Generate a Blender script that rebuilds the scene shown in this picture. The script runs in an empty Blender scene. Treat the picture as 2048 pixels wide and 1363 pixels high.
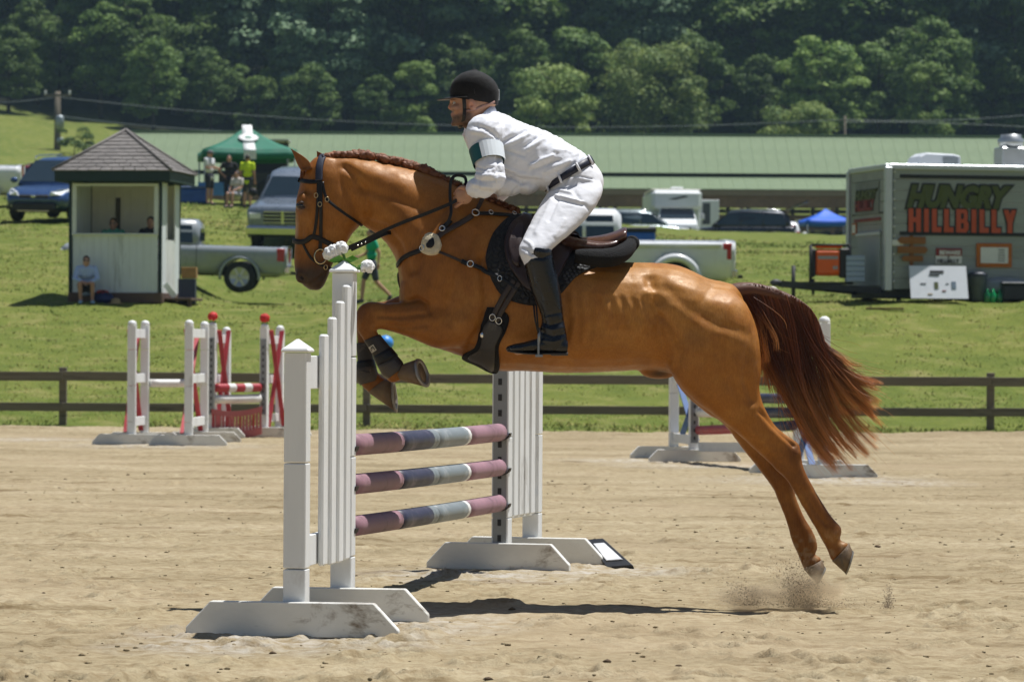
import bpy, bmesh, math, random
import numpy as np
from mathutils import Vector, Matrix
from mathutils.bvhtree import BVHTree

random.seed(11)
rng = np.random.default_rng(11)
sc = bpy.context.scene
R = math.radians
COL = sc.collection

# ------------------------------------------------------------------ camera
F, D0, HC = 7740.0, 18.0, 1.2          # focal length (px of a 2048 wide frame), metres to the horse, lens height
PITCH, ROLL = math.atan(15.5 / F), R(.35)
cam = bpy.data.cameras.new('camera')
cam.sensor_width = 36; cam.lens = F / 2048 * 36
cam.clip_start = .5; cam.clip_end = 3000
CM = Matrix.Rotation(math.pi / 2 + PITCH, 3, 'X') @ Matrix.Rotation(ROLL, 3, 'Z')
co = bpy.data.objects.new('camera', cam); COL.objects.link(co)
co.location = (0, -D0, HC); co.rotation_euler = CM.to_euler()
sc.camera = co
cam.dof.use_dof = True; cam.dof.focus_distance = 17.9; cam.dof.aperture_fstop = 8.5

# ------------------------------------------------------------------ sky, sun, exposure
SUN = Vector((.30, .17, 1.0)).normalized()      # towards the sun
el = math.asin(SUN.z); az = math.atan2(SUN.x, SUN.y)
world = bpy.data.worlds.new('World'); sc.world = world; world.use_nodes = True
wn = world.node_tree
sky = wn.nodes.new('ShaderNodeTexSky'); sky.sky_type = 'NISHITA'; sky.sun_disc = False
sky.sun_elevation = el; sky.sun_rotation = az; sky.air_density = 1.0; sky.dust_density = .6; sky.ozone_density = 1.2
wn.nodes['Background'].inputs[1].default_value = .052
wn.links.new(sky.outputs[0], wn.nodes['Background'].inputs[0])
sl = bpy.data.lights.new('sun', 'SUN'); sl.energy = 5.0; sl.angle = R(.5); sl.color = (1, .985, .955)
so = bpy.data.objects.new('sun', sl); COL.objects.link(so); so.location = (20, 10, 60)
so.rotation_euler = SUN.to_track_quat('Z', 'Y').to_euler()
vs = sc.view_settings
vs.view_transform = 'Standard'; vs.look = 'None'; vs.exposure = 0.2; vs.gamma = 1; vs.use_curve_mapping = False
sc.cycles.use_adaptive_sampling = True; sc.cycles.adaptive_threshold = .015
sc.cycles.max_bounces = 6; sc.cycles.diffuse_bounces = 3; sc.cycles.glossy_bounces = 3
sc.cycles.transmission_bounces = 4; sc.cycles.transparent_max_bounces = 6; sc.cycles.volume_bounces = 2
sc.cycles.use_denoising = True
sc.render.film_transparent = False

# ------------------------------------------------------------------ pixel helpers
def ray(px, py):
    return CM @ Vector((px - 1024, 681.5 - py, -F))
def P(px, py, Y=0.0):
    """the point seen at photo pixel (px, py) on the upright plane at depth Y"""
    d = ray(px, py); t = (Y + D0) / d.y
    return Vector((d.x * t, Y, HC + d.z * t))
def G(px, py, z=0.0):
    """the point of the level z seen at a photo pixel"""
    d = ray(px, py); t = (z - HC) / d.z
    return Vector((d.x * t, -D0 + d.y * t, z))
def pxs(Y): return F / (Y + D0)

# ------------------------------------------------------------------ noise
def _h(ix, iy, s):
    n = (ix * 374761393 + iy * 668265263 + s * 1442695041) & 0xffffffff
    n = ((n ^ (n >> 13)) * 1274126177) & 0xffffffff
    return ((n ^ (n >> 16)) & 0xffff) / 65535.0
def vnoise(x, y, s=0):
    x = np.asarray(x, float); y = np.asarray(y, float)
    ix = np.floor(x).astype(np.int64); iy = np.floor(y).astype(np.int64)
    fx = x - ix; fy = y - iy; fx = fx * fx * (3 - 2 * fx); fy = fy * fy * (3 - 2 * fy)
    a = _h(ix, iy, s); b = _h(ix + 1, iy, s); c = _h(ix, iy + 1, s); d = _h(ix + 1, iy + 1, s)
    return (a + (b - a) * fx) * (1 - fy) + (c + (d - c) * fx) * fy
def fbm(x, y, o=4, s=0, g=.5):
    t = 0; a = 1; n = 0
    for k in range(o):
        t = t + a * vnoise(np.asarray(x) * 2 ** k + 17.3 * k, np.asarray(y) * 2 ** k - 9.1 * k, s + k); n += a; a *= g
    return t / n
def sstep(a, b, x):
    t = np.clip((np.asarray(x, float) - a) / (b - a), 0, 1); return t * t * (3 - 2 * t)

# ------------------------------------------------------------------ materials
def lin(h):
    h = h.lstrip('#'); c = [int(h[i:i + 2], 16) / 255 for i in (0, 2, 4)]
    return tuple(x / 12.92 if x <= .04045 else ((x + .055) / 1.055) ** 2.4 for x in c)
MATS = {}
class NT:
    def __init__(s, name):
        s.m = bpy.data.materials.new(name); s.m.use_nodes = True; s.t = s.m.node_tree
        s.b = s.t.nodes['Principled BSDF']; MATS[name] = s.m
        s.co = s.n('ShaderNodeTexCoord')
    def n(s, t, **kw):
        q = s.t.nodes.new(t)
        for k, v in kw.items():
            if k.startswith('i_'): q.inputs[int(k[2:]) if k[2:].isdigit() else k[2:].replace('_', ' ')].default_value = v
            else: setattr(q, k, v)
        return q
    def l(s, a, b): s.t.links.new(a, b)
    def noise(s, scale, detail=4, rough=.55, vec=None, dist=0):
        q = s.n('ShaderNodeTexNoise'); q.inputs['Scale'].default_value = scale; q.inputs['Detail'].default_value = detail
        q.inputs['Roughness'].default_value = rough; q.inputs['Distortion'].default_value = dist
        s.l(vec if vec is not None else s.co.outputs['Object'], q.inputs['Vector']); return q.outputs['Fac']
    def ramp(s, fac, stops):
        q = s.n('ShaderNodeValToRGB'); e = q.color_ramp.elements
        while len(e) < len(stops): e.new(.5)
        for k, (p, c) in enumerate(stops):
            e[k].position = p; e[k].color = (*c, 1) if not isinstance(c, (int, float)) else (c, c, c, 1)
        s.l(fac, q.inputs[0]); return q.outputs[0]
    def mix(s, fac, a, b, mode='MIX'):
        q = s.n('ShaderNodeMix', data_type='RGBA', blend_type=mode)
        for sock, v in ((q.inputs[0], fac), (q.inputs[6], a), (q.inputs[7], b)):
            if isinstance(v, (int, float)): sock.default_value = v
            elif isinstance(v, tuple): sock.default_value = (*v, 1)
            else: s.l(v, sock)
        return q.outputs[2]
    def math(s, op, a, b=0.0):
        q = s.n('ShaderNodeMath', operation=op)
        for sock, v in ((q.inputs[0], a), (q.inputs[1], b)):
            if isinstance(v, (int, float)): sock.default_value = v
            else: s.l(v, sock)
        return q.outputs[0]
    def bump(s, h, strength=.3, dist=.01):
        q = s.n('ShaderNodeBump'); q.inputs['Strength'].default_value = strength; q.inputs['Distance'].default_value = dist
        s.l(h, q.inputs['Height']); s.l(q.outputs[0], s.b.inputs['Normal'])
    def stretch(s, sx, sy, sz, out='Object'):
        q = s.n('ShaderNodeMapping'); q.inputs['Scale'].default_value = (sx, sy, sz)
        s.l(s.co.outputs[out], q.inputs[0]); return q.outputs[0]
    def set(s, **kw):
        for k, v in kw.items():
            sock = s.b.inputs[k.replace('_', ' ')]
            if hasattr(v, 'is_output') or hasattr(v, 'links'): s.l(v, sock)
            else: sock.default_value = (*v, 1) if isinstance(v, tuple) and len(v) == 3 and sock.type == 'RGBA' else v
        return s

def mat(name, c, rough=.6, var=.25, scale=9., metal=0., bump=0., bscale=60., spec=.5, coat=0., wear=None, wamt=.5, sheen=0., st=(1, 1, 1)):
    """plain procedural material: colour broken up by two noises, optional wear colour, fine relief"""
    if name in MATS: return MATS[name]
    c = lin(c) if isinstance(c, str) else c
    n = NT(name); v = n.stretch(*st)
    a = n.noise(scale, 5, .6, v); b = n.noise(scale * .23, 2, .5, v)
    f = n.math('ADD', n.math('MULTIPLY', a, .6), n.math('MULTIPLY', b, .4))
    lo = tuple(x * (1 - var) for x in c); hi = tuple(min(1, x * (1 + var * .8)) for x in c)
    col = n.ramp(f, [(.3, lo), (.7, hi)])
    if wear:
        w = lin(wear) if isinstance(wear, str) else wear
        k = n.ramp(n.noise(scale * .7, 6, .7, v, .4), [(.5 + .14 * (1 - wamt), 0.), (.62 + .2 * (1 - wamt), 1.)])
        col = n.mix(k, col, w)
    n.set(Base_Color=col, Metallic=metal, Specular_IOR_Level=spec)
    n.l(n.ramp(a, [(.2, max(.02, rough - .1)), (.8, min(1, rough + .1))]), n.b.inputs['Roughness'])
    if coat: n.set(Coat_Weight=coat, Coat_Roughness=.06)
    if sheen: n.set(Sheen_Weight=sheen, Sheen_Roughness=.4)
    if bump: n.bump(n.noise(bscale, 4, .6, v), bump, .01)
    return n.m

# ------------------------------------------------------------------ mesh builder
class MB:
    def __init__(s): s.v = []; s.f = []; s.s = []; s.m = []
    def add(s, vs, fs, smooth=False, mi=0):
        o = len(s.v); s.v += [tuple(p) for p in vs]
        s.f += [tuple(i + o for i in f) for f in fs]; s.s += [smooth] * len(fs); s.m += [mi] * len(fs); return s
    def box(s, c, d, rz=0, mi=0, ax=None):
        c = Vector(c); h = [x / 2 for x in d]; m = Matrix.Rotation(rz, 3, 'Z') if ax is None else ax
        vs = [c + m @ Vector((x * h[0], y * h[1], z * h[2])) for x in (-1, 1) for y in (-1, 1) for z in (-1, 1)]
        return s.add(vs, [(0, 1, 3, 2), (4, 6, 7, 5), (0, 4, 5, 1), (2, 3, 7, 6), (0, 2, 6, 4), (1, 5, 7, 3)], mi=mi)
    def bar(s, a, b, w, h, up=(0, 0, 1), mi=0):
        a = Vector(a); b = Vector(b); x = (b - a); L = x.length; x.normalize(); up = Vector(up)
        y = up.cross(x)
        if y.length < 1e-5: y = Vector((0, 1, 0))
        y.normalize(); z = x.cross(y)
        return s.box((a + b) / 2, (L, w, h), ax=Matrix((x, y, z)).transposed(), mi=mi)
    def prism(s, pts, vec, mi=0, smooth=False):
        n = len(pts); pts = [Vector(p) for p in pts]; vec = Vector(vec)
        fs = [tuple(range(n))[::-1], tuple(range(n, 2 * n))] + [(i, (i + 1) % n, n + (i + 1) % n, n + i) for i in range(n)]
        return s.add(pts + [p + vec for p in pts], fs, smooth, mi)
    def rings(s, rs, closed=True, caps=True, smooth=True, mi=0, flip=False):
        n = len(rs[0]); vs = [p for r in rs for p in r]; fs = []
        for k in range(len(rs) - 1):
            for i in range(n if closed else n - 1):
                a = k * n + i; b = k * n + (i + 1) % n
                fs.append((a, b, b + n, a + n) if not flip else (a, a + n, b + n, b))
        if caps and closed:
            t = tuple(range(n)); e = tuple(range(len(vs) - n, len(vs)))
            fs += [t[::-1], e] if not flip else [t, e[::-1]]
        return s.add(vs, fs, smooth, mi)
    def tube(s, pts, r, n=8, caps=True, smooth=True, mi=0, flat=1.0):
        pts = [Vector(p) for p in pts]; N = len(pts)
        rr = r if hasattr(r, '__len__') else [r] * N
        rs = []; prev = None
        for k in range(N):
            t = (pts[min(k + 1, N - 1)] - pts[max(k - 1, 0)])
            if t.length < 1e-9: t = Vector((0, 0, 1))
            t.normalize()
            if prev is None:
                u = t.cross(Vector((0, 1, 0)))
                if u.length < .05: u = t.cross(Vector((1, 0, 0)))
            else: u = prev - t * prev.dot(t)
            u.normalize(); prev = u; w = t.cross(u)
            rs.append([pts[k] + (u * math.cos(6.28319 * i / n) + w * (flat * math.sin(6.28319 * i / n))) * rr[k] for i in range(n)])
        return s.rings(rs, True, caps, smooth, mi)
    def lathe(s, prof, c=(0, 0, 0), axis='Z', n=20, smooth=True, mi=0, caps=True):
        c = Vector(c); rs = []
        for r, h in prof:
            q = []
            for i in range(n):
                a = 6.28319 * i / n; x, y = r * math.cos(a), r * math.sin(a)
                q.append(c + Vector({'Z': (x, y, h), 'Y': (x, h, y), 'X': (h, x, y)}[axis]))
            rs.append(q)
        return s.rings(rs, True, caps, smooth, mi, flip=(axis == 'Y'))
    def ball(s, c, r, nu=10, nv=7, mi=0, m=None, jit=0):
        c = Vector(c); r = Vector(r) if hasattr(r, '__len__') else Vector((r, r, r)); m = m or Matrix.Identity(3)
        rs = []
        for k in range(nv + 1):
            a = math.pi * (k + (.02 if k == 0 else -.02 if k == nv else 0)) / nv
            q = []
            for i in range(nu):
                b = 6.28319 * i / nu; j = 1 + jit * (random.random() - .5)
                q.append(c + m @ Vector((r.x * math.sin(a) * math.cos(b) * j, r.y * math.sin(a) * math.sin(b) * j, -r.z * math.cos(a) * j)))
            rs.append(q)
        return s.rings(rs, True, True, True, mi)
    def mesh(s, name, mats):
        me = bpy.data.meshes.new(name); me.from_pydata(s.v, [], s.f)
        for m in (mats if isinstance(mats, (list, tuple)) else [mats]): me.materials.append(m)
        me.polygons.foreach_set('use_smooth', s.s); me.polygons.foreach_set('material_index', s.m)
        me.update(); return me
    def build(s, name, mats, parent=None, off=None, bevel=0., loc=None, kind=None):
        if off is not None:
            o = Vector(off); s.v = [tuple(Vector(p) - o) for p in s.v]
        me = s.mesh(name, mats)
        if bevel: bevel_mesh(me, bevel)
        return link(name, me, parent, loc, kind)
def bevel_mesh(me, w, seg=1):
    b = bmesh.new(); b.from_mesh(me); bmesh.ops.recalc_face_normals(b, faces=b.faces)
    es = [e for e in b.edges if len(e.link_faces) == 2 and e.calc_face_angle(0) > .5]
    bmesh.ops.bevel(b, geom=es, offset=w, segments=seg, affect='EDGES', clamp_overlap=True)
    b.to_mesh(me); b.free()
def link(name, me, parent=None, loc=None, kind=None):
    o = bpy.data.objects.new(name, me); COL.objects.link(o)
    if parent is not None: o.parent = parent
    if loc is not None: o.location = loc
    if kind: o['kind'] = kind
    return o
def tag(o, label, cat, group=None):
    o['label'] = label; o['category'] = cat
    if group: o['group'] = group
    return o
def thing(name, label, cat, loc=(0, 0, 0), rz=0, group=None):
    o = bpy.data.objects.new(name, None); COL.objects.link(o); o.empty_display_size = .1
    o.location = loc; o.rotation_euler = (0, 0, rz); return tag(o, label, cat, group)
def copy_tree(o, parent=None):
    c = o.copy(); COL.objects.link(c); c.parent = parent
    for ch in [x for x in o.children]: copy_tree(ch, c)
    return c
def fast_mesh(name, V, Fc, mats, smooth=False):
    """V (n,3) float, Fc (m,k) int arrays"""
    V = np.asarray(V, np.float32); Fc = np.asarray(Fc, np.int32); k = Fc.shape[1]
    me = bpy.data.meshes.new(name); me.vertices.add(len(V)); me.vertices.foreach_set('co', V.ravel())
    me.loops.add(Fc.size); me.loops.foreach_set('vertex_index', Fc.ravel())
    me.polygons.add(len(Fc)); me.polygons.foreach_set('loop_start', np.arange(0, Fc.size, k, dtype=np.int32))
    me.polygons.foreach_set('use_smooth', np.full(len(Fc), smooth))
    for m in (mats if isinstance(mats, (list, tuple)) else [mats]): me.materials.append(m)
    me.update(calc_edges=True); me.validate(); return me
def grid_faces(nr, nc):
    i = np.arange(nr * nc).reshape(nr, nc)
    return np.stack([i[:-1, :-1], i[:-1, 1:], i[1:, 1:], i[1:, :-1]], -1).reshape(-1, 4)
def catmull(pts, n=6):
    pts = [np.array(p, float) for p in pts]; out = []
    for k in range(len(pts) - 1):
        a = pts[max(k - 1, 0)]; b = pts[k]; c = pts[k + 1]; d = pts[min(k + 2, len(pts) - 1)]
        for i in range(n):
            t = i / n
            out.append(.5 * ((2 * b) + (c - a) * t + (2 * a - 5 * b + 4 * c - d) * t * t + (3 * b - a - 3 * c + d) * t ** 3))
    out.append(pts[-1]); return out
def remesh(me, voxel, smooth=0, lam=.5):
    """one continuous surface out of overlapping closed shapes"""
    o = bpy.data.objects.new('tmp', me); COL.objects.link(o)
    m = o.modifiers.new('r', 'REMESH'); m.mode = 'VOXEL'; m.voxel_size = voxel; m.use_smooth_shade = True
    if smooth:
        k = o.modifiers.new('s', 'SMOOTH'); k.factor = lam; k.iterations = smooth
    dg = bpy.context.evaluated_depsgraph_get()
    out = bpy.data.meshes.new_from_object(o.evaluated_get(dg), depsgraph=dg)
    bpy.data.objects.remove(o); return out
def verts_of(me):
    a = np.empty(len(me.vertices) * 3, np.float32); me.vertices.foreach_get('co', a); return a.reshape(-1, 3).astype(float)
def normals_of(me):
    a = np.empty(len(me.vertices) * 3, np.float32); me.vertices.foreach_get('normal', a); return a.reshape(-1, 3).astype(float)
def set_verts(me, V):
    me.vertices.foreach_set('co', V.astype(np.float32).ravel()); me.update()
def add_attr(me, name, col):
    a = me.color_attributes.new(name, 'FLOAT_COLOR', 'POINT'); c = np.ones((len(me.vertices), 4), np.float32); c[:, :3] = col
    a.data.foreach_set('color', c.ravel())
def text_mesh(s, size, name, m, bold=0., shear=0., sx=1., depth=.004, align='LEFT'):
    c = bpy.data.curves.new(name, 'FONT'); c.body = s; c.size = size; c.offset = bold; c.shear = shear
    c.extrude = depth; c.align_x = align; c.resolution_u = 3
    o = bpy.data.objects.new(name, c); COL.objects.link(o)
    dg = bpy.context.evaluated_depsgraph_get()
    me = bpy.data.meshes.new_from_object(o.evaluated_get(dg), depsgraph=dg)
    bpy.data.objects.remove(o); me.materials.clear(); me.materials.append(m)
    me.transform(Matrix.Scale(sx, 4, (1, 0, 0)) ); return me
# ================================================================== THE SETTING
PROF = {  # metres from the camera : level of the ground, for three bearings
    -1.15: [(40, -.3), (54, -.06), (57, .03), (63, .55), (77, 2.1), (90, 3.2), (106, 4.65), (140, 6.9), (200, 8.8), (320, 13), (345, 17), (420, 29), (480, 38), (600, 66), (900, 140)],
    -.82: [(40, -.3), (54, -.06), (57, .03), (63, .55), (77, 2.1), (90, 3.2), (106, 4.65), (140, 6.8), (200, 8.4), (318, 11.4), (345, 16), (420, 27.5), (480, 37), (600, 66), (900, 140)],
    -.5: [(40, -.3), (54, -.06), (57, .03), (63, .55), (77, 2.0), (94, 2.15), (107, 4.2), (138, 6.45), (160, 6.9), (318, 10.6), (326, 11), (345, 14.5), (400, 22), (600, 68), (900, 140)],
    .1: [(40, -.3), (54, -.06), (57, .03), (63, .5), (73, 2.05), (86, 2.42), (110, 4.2), (145, 6.0), (178, 6.1), (250, 7.2), (318, 10.6), (326, 11), (345, 14.5), (400, 22), (600, 68), (900, 140)],
    .5: [(40, -.3), (54, -.06), (57, .03), (63, .5), (73, 2.12), (86, 2.4), (110, 3.9), (150, 5.75), (176, 5.55), (240, 6.4), (318, 10.6), (326, 11), (345, 14.5), (400, 22), (600, 68), (900, 140)],
    1.1: [(40, -.3), (54, -.06), (57, .03), (63, .5), (73, 2.2), (86, 2.5), (110, 3.9), (150, 5.6), (200, 6.8), (318, 10.6), (326, 11), (345, 14.5), (400, 22), (600, 68), (900, 140)]}
_ku = sorted(PROF)
def ground(X, Y):
    """level of the grass slope"""
    X = np.asarray(X, float); Y = np.asarray(Y, float); d = Y + D0
    u = X * F / np.maximum(d, 1) / 1024
    zs = np.stack([np.interp(d, [p[0] for p in PROF[k]], [p[1] for p in PROF[k]]) for k in _ku])
    u = np.clip(u, _ku[0], _ku[-1]); z = np.zeros_like(d) + zs[0]
    for k in range(len(_ku) - 1):
        w = sstep(_ku[k], _ku[k + 1], u); z = np.where(u >= _ku[k], zs[k] * (1 - w) + zs[k + 1] * w, z)
    return z
def gz(x, y): return float(ground(np.array([x]), np.array([y]))[0])
def on(px, Y):
    """ground point below photo column px at depth Y"""
    x = (px - 1024) / pxs(Y); return Vector((x, Y, gz(x, Y)))

# ---- materials of the setting
n = NT('meadow')
a = n.noise(1.4, 5, .65); b = n.noise(.11, 3, .6); c = n.noise(9, 4, .7)
g1 = n.ramp(b, [(.3, (.095, .145, .022)), (.62, (.185, .205, .042))])
g2 = n.ramp(a, [(.33, (.075, .12, .018)), (.52, (.155, .185, .034)), (.68, (.31, .27, .11))])
g3 = n.mix(.55, g1, g2)
g4 = n.mix(n.ramp(c, [(.3, .75), (.75, 0.)]), g3, (.75, .75, .7), 'MULTIPLY')
lit = n.n('ShaderNodeAttribute', attribute_name='litter_shade'); g4 = n.mix(lit.outputs['Fac'], g4, (.028, .03, .014))  # leaf litter, its colour deepened for the shade between the trees
n.set(Base_Color=g4, Roughness=.9, Specular_IOR_Level=.15); n.bump(n.noise(14, 4, .7), .7, .06)
n = NT('sand')
a = n.noise(.9, 5, .6, n.stretch(.35, 1, 1)); b = n.noise(14, 5, .7); c = n.noise(70, 3, .7); e = n.noise(.25, 3, .5)
s1 = n.ramp(a, [(.3, (.285, .23, .138)), (.5, (.385, .318, .20)), (.75, (.475, .402, .272))])
s2 = n.mix(n.ramp(b, [(.36, .75), (.58, 0.)]), s1, (.62, .55, .48), 'MULTIPLY')
s2 = n.mix(n.ramp(n.noise(2.4, 5, .65, n.stretch(.3, 1.3, 1), .6), [(.33, .8), (.45, 0.)]), s2, (.52, .45, .37), 'MULTIPLY')
s3 = n.mix(n.ramp(c, [(.3, .5), (.6, 0.)]), s2, (.7, .66, .6), 'MULTIPLY')
s4 = n.mix(n.ramp(e, [(.5, 0.), (.72, .55)]), s3, (.36, .28, .18))
at = n.n('ShaderNodeAttribute', attribute_name='lime')
s5 = n.mix(n.math('MULTIPLY', at.outputs['Fac'], n.ramp(n.noise(7, 5, .7), [(.4, 0.), (.7, .75)])), s4, (.50, .48, .45))
n.set(Base_Color=s5, Roughness=.95, Specular_IOR_Level=.1)
n.bump(n.math('ADD', n.math('MULTIPLY', b, .6), n.math('MULTIPLY', c, .4)), .6, .025)
n = NT('grass_blade')
oi = n.n('ShaderNodeAttribute', attribute_name='tint')
n.set(Base_Color=oi.outputs['Color'], Roughness=.8, Specular_IOR_Level=.2)

# ---- grass slope: one sheet from the arena to beyond the wood
dd = np.concatenate([np.linspace(50, 62, 90), np.linspace(62.4, 110, 110), np.geomspace(111, 1500, 90)])
uu = np.concatenate([np.linspace(-6, -1.3, 12), np.linspace(-1.2, 1.2, 170), np.linspace(1.3, 6, 12)])
Dg, U = np.meshgrid(dd, uu, indexing='ij')
Xg = U * 1024 / F * Dg; Yg = Dg - D0
Zg = ground(Xg, Yg) + (fbm(Xg * 1.3, Yg * 1.3, 4, 3) - .5) * .16 * sstep(54, 60, Dg) + (fbm(Xg * .09, Yg * .09, 3, 5) - .5) * .2 * sstep(60, 90, Dg) * (1 - sstep(100, 110, Dg) * .7)
Zg = np.where(Dg > 900, 140 + (Dg - 900) * .05, Zg)
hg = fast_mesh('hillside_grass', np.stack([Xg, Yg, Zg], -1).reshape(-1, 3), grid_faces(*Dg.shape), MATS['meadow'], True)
litter_shade = sstep(0, 8, Dg - np.where(U < -.76, 398, 380) - 6 * fbm(Xg * .1, Yg * .1, 2, 4))
fa = hg.attributes.new('litter_shade', 'FLOAT', 'POINT'); fa.data.foreach_set('value', litter_shade.ravel().astype(np.float32))
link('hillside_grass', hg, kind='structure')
_gb = BVHTree.FromPolygons([tuple(p) for p in np.stack([Xg, Yg, Zg], -1).reshape(-1, 3)], [tuple(f) for f in grid_faces(*Dg.shape)])
def gsurf(x, y):
    h = _gb.ray_cast(Vector((x, y, 400)), Vector((0, 0, -1))); return h[0].z if h[0] else gz(x, y)

# ---- riding arena: raked sand with hoof prints
FEET = []      # places where the feet of the jumps stand: pale stone dust around them
def lime_at(x, y, r): FEET.append((x, y, r))
for px, py, r in ((590, 1275, .7), (790, 1245, .6), (430, 1290, .45), (960, 1150, .7), (1200, 1140, .6), (1400, 930, 1.0), (1650, 960, 1.1), (330, 890, 1.3), (60, 878, 1.0), (1260, 920, .8), (1760, 965, .8)):
    q = G(px, py); lime_at(q.x, q.y, r)
dd = np.concatenate([np.linspace(13.2, 25, 430), np.geomspace(25.1, 57.5, 190)])
uu = np.linspace(-1.12, 1.12, 330)
Dg, U = np.meshgrid(dd, uu, indexing='ij'); Xs = U * 1024 / F * Dg; Ys = Dg - D0
Zs = (fbm(Xs * .6, Ys * .6, 3, 21) - .5) * .04 + (fbm(Xs * 4.5, Ys * 3, 4, 31, .6) - .5) * .032 + (fbm(Xs * 16, Ys * 10, 2, 41) - .5) * .012
pr = np.random.default_rng(5)
for k in range(520):                                             # hoof prints: dented, with a thrown rim
    cd = 13.5 + 40 * pr.random() ** 1.7; cx = (pr.random() * 2 - 1) * 1.05 * 1024 / F * cd; cy = cd - D0
    i0, i1 = np.searchsorted(dd, [cd - .35, cd + .35]); j = np.abs(uu - cx * F / cd / 1024) < .35 / (1024 / F * cd)
    if i1 <= i0 or not j.any(): continue
    sub = np.ix_(np.arange(i0, i1), np.where(j)[0]); r2 = ((Xs[sub] - cx) / .075) ** 2 + ((Ys[sub] - cy) / .085) ** 2
    Zs[sub] += 1.25 * (.022 * np.exp(-(np.sqrt(r2) - 1.25) ** 2 * 7) - .03 * np.exp(-r2 * 1.1)) * (.4 + .8 * pr.random())
def band(cy, w, h):                                              # drag ridges pushed up along the arena edge
    return h * np.exp(-((Ys - cy) / w) ** 2)
Zs += band(36.3, .45, .07) * (.4 + fbm(Xs * .8, Ys * 0, 3, 8))
lime = np.zeros_like(Xs)
for x, y, r in FEET: lime = np.maximum(lime, np.clip(1.25 - np.hypot((Xs - x) / r, (Ys - y) / (r * 1.3)), 0, 1))
sand_me = fast_mesh('arena_sand', np.stack([Xs, Ys, Zs], -1).reshape(-1, 3), grid_faces(*Dg.shape), MATS['sand'], True)
fa = sand_me.attributes.new('lime', 'FLOAT', 'POINT'); fa.data.foreach_set('value', lime.ravel().astype(np.float32))
link('arena_sand', sand_me, kind='structure')
MB().add([(-300, -120, -.09), (300, -120, -.09), (300, 37, -.09), (-300, 37, -.09)], [(0, 1, 2, 3)]).build('arena_ground', MATS['sand'], kind='structure')
_sb = BVHTree.FromPolygons([tuple(p) for p in np.stack([Xs, Ys, Zs], -1).reshape(-1, 3)], [tuple(f) for f in grid_faces(*Dg.shape)])
def sz(x, y):
    h = _sb.ray_cast(Vector((x, y, 5)), Vector((0, 0, -1))); return h[0].z if h[0] else 0.0

# ---- loose clods of sand and dung thrown about the arena: nobody could count them
def clods(name, N, rmin, rmax, m, seed, dmax=38, p=1.4):
    q = np.random.default_rng(seed); V = []; Fc = []
    oct_ = np.array([(1, 0, 0), (0, 1, 0), (-1, 0, 0), (0, -1, 0), (0, 0, 1), (0, 0, -1), (.6, .6, .5), (-.6, .6, .5), (-.6, -.6, .5), (.6, -.6, .5)], float)
    fc = np.array([(0, 6, 9), (0, 1, 6), (1, 7, 6), (1, 2, 7), (2, 8, 7), (2, 3, 8), (3, 9, 8), (3, 0, 9), (4, 6, 7), (4, 7, 8), (4, 8, 9), (4, 9, 6), (5, 1, 0), (5, 2, 1), (5, 3, 2), (5, 0, 3)])
    for k in range(N):
        cd = 13.4 + (dmax - 13.4) * q.random() ** p; x = (q.random() * 2 - 1) * 1.08 * 1024 / F * cd; y = cd - D0
        r = rmin + (rmax - rmin) * q.random() ** 3
        v = oct_ * (.7 + .6 * q.random((10, 1))) * np.array([1, 1, .6]) * r
        V.append(v + (x, y, sz(x, y) + r * .15)); Fc.append(fc + 10 * k)
    o = link(name, fast_mesh(name, np.concatenate(V), np.concatenate(Fc), m, True), kind='stuff')
    return o
tag(clods('sand_crumbs', 1500, .004, .015, MATS['sand'], 3), 'pale crumbs of loose sand strewn over the arena', 'sand')
tag(clods('dirt_clods', 55, .006, .022, mat('dark_dirt', (.13, .085, .045), .95, .4, 30, bump=.5), 4), 'dark clods of damp dirt kicked up over the arena', 'dirt')

# ---- grass blades on the slope behind the fence
q = np.random.default_rng(9); N = 110000
d_ = 55.2 + 75 * q.random(N) ** 1.35; x_ = (q.random(N) * 2 - 1) * 1.1 * 1024 / F * d_; y_ = d_ - D0
zg = ground(x_, y_) + (fbm(x_ * 1.3, y_ * 1.3, 4, 3) - .5) * .16 * sstep(54, 60, d_) + (fbm(x_ * .09, y_ * .09, 3, 5) - .5) * .2 * sstep(60, 90, d_)
dens = fbm(x_ * .5, y_ * .5, 3, 77); keep = (dens > .36) & (zg > -.0)
x_, y_, zg, dens, d_ = x_[keep], y_[keep], zg[keep], dens[keep], d_[keep]; N = len(x_)
hh = (.012 + .026 * q.random(N) ** 2) * (1 + 1.4 * (d_ < 57.6)) * (d_ / 65); wd = (.012 + .016 * q.random(N)) * (d_ / 60); an = q.random(N) * 6.28; ln = (q.random(N) - .5) * 2.6
V = np.stack([np.stack([x_ - np.cos(an) * wd, y_ - np.sin(an) * wd, zg - .02], -1), np.stack([x_ + np.cos(an) * wd, y_ + np.sin(an) * wd, zg - .02], -1),
              np.stack([x_ + ln * hh, y_ + (q.random(N) * 2 - .4) * hh, zg + hh], -1)], 1)
me = fast_mesh('grass_blades', V.reshape(-1, 3), np.arange(3 * N).reshape(-1, 3), MATS['grass_blade'])
dry = sstep(.42, .62, fbm(x_ * .35, y_ * .35, 3, 60)) * .75 + .25 * q.random(N)
cl = (1 - dry)[:, None] * np.array([.125, .19, .03]) + dry[:, None] * np.array([.33, .30, .10]); cl *= (.7 + .6 * q.random(N))[:, None]
add_attr(me, 'tint', np.repeat(cl, 3, 0)); tag(link('grass_blades', me, kind='stuff'), 'short mown grass on the slope behind the board fence', 'grass')

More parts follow.
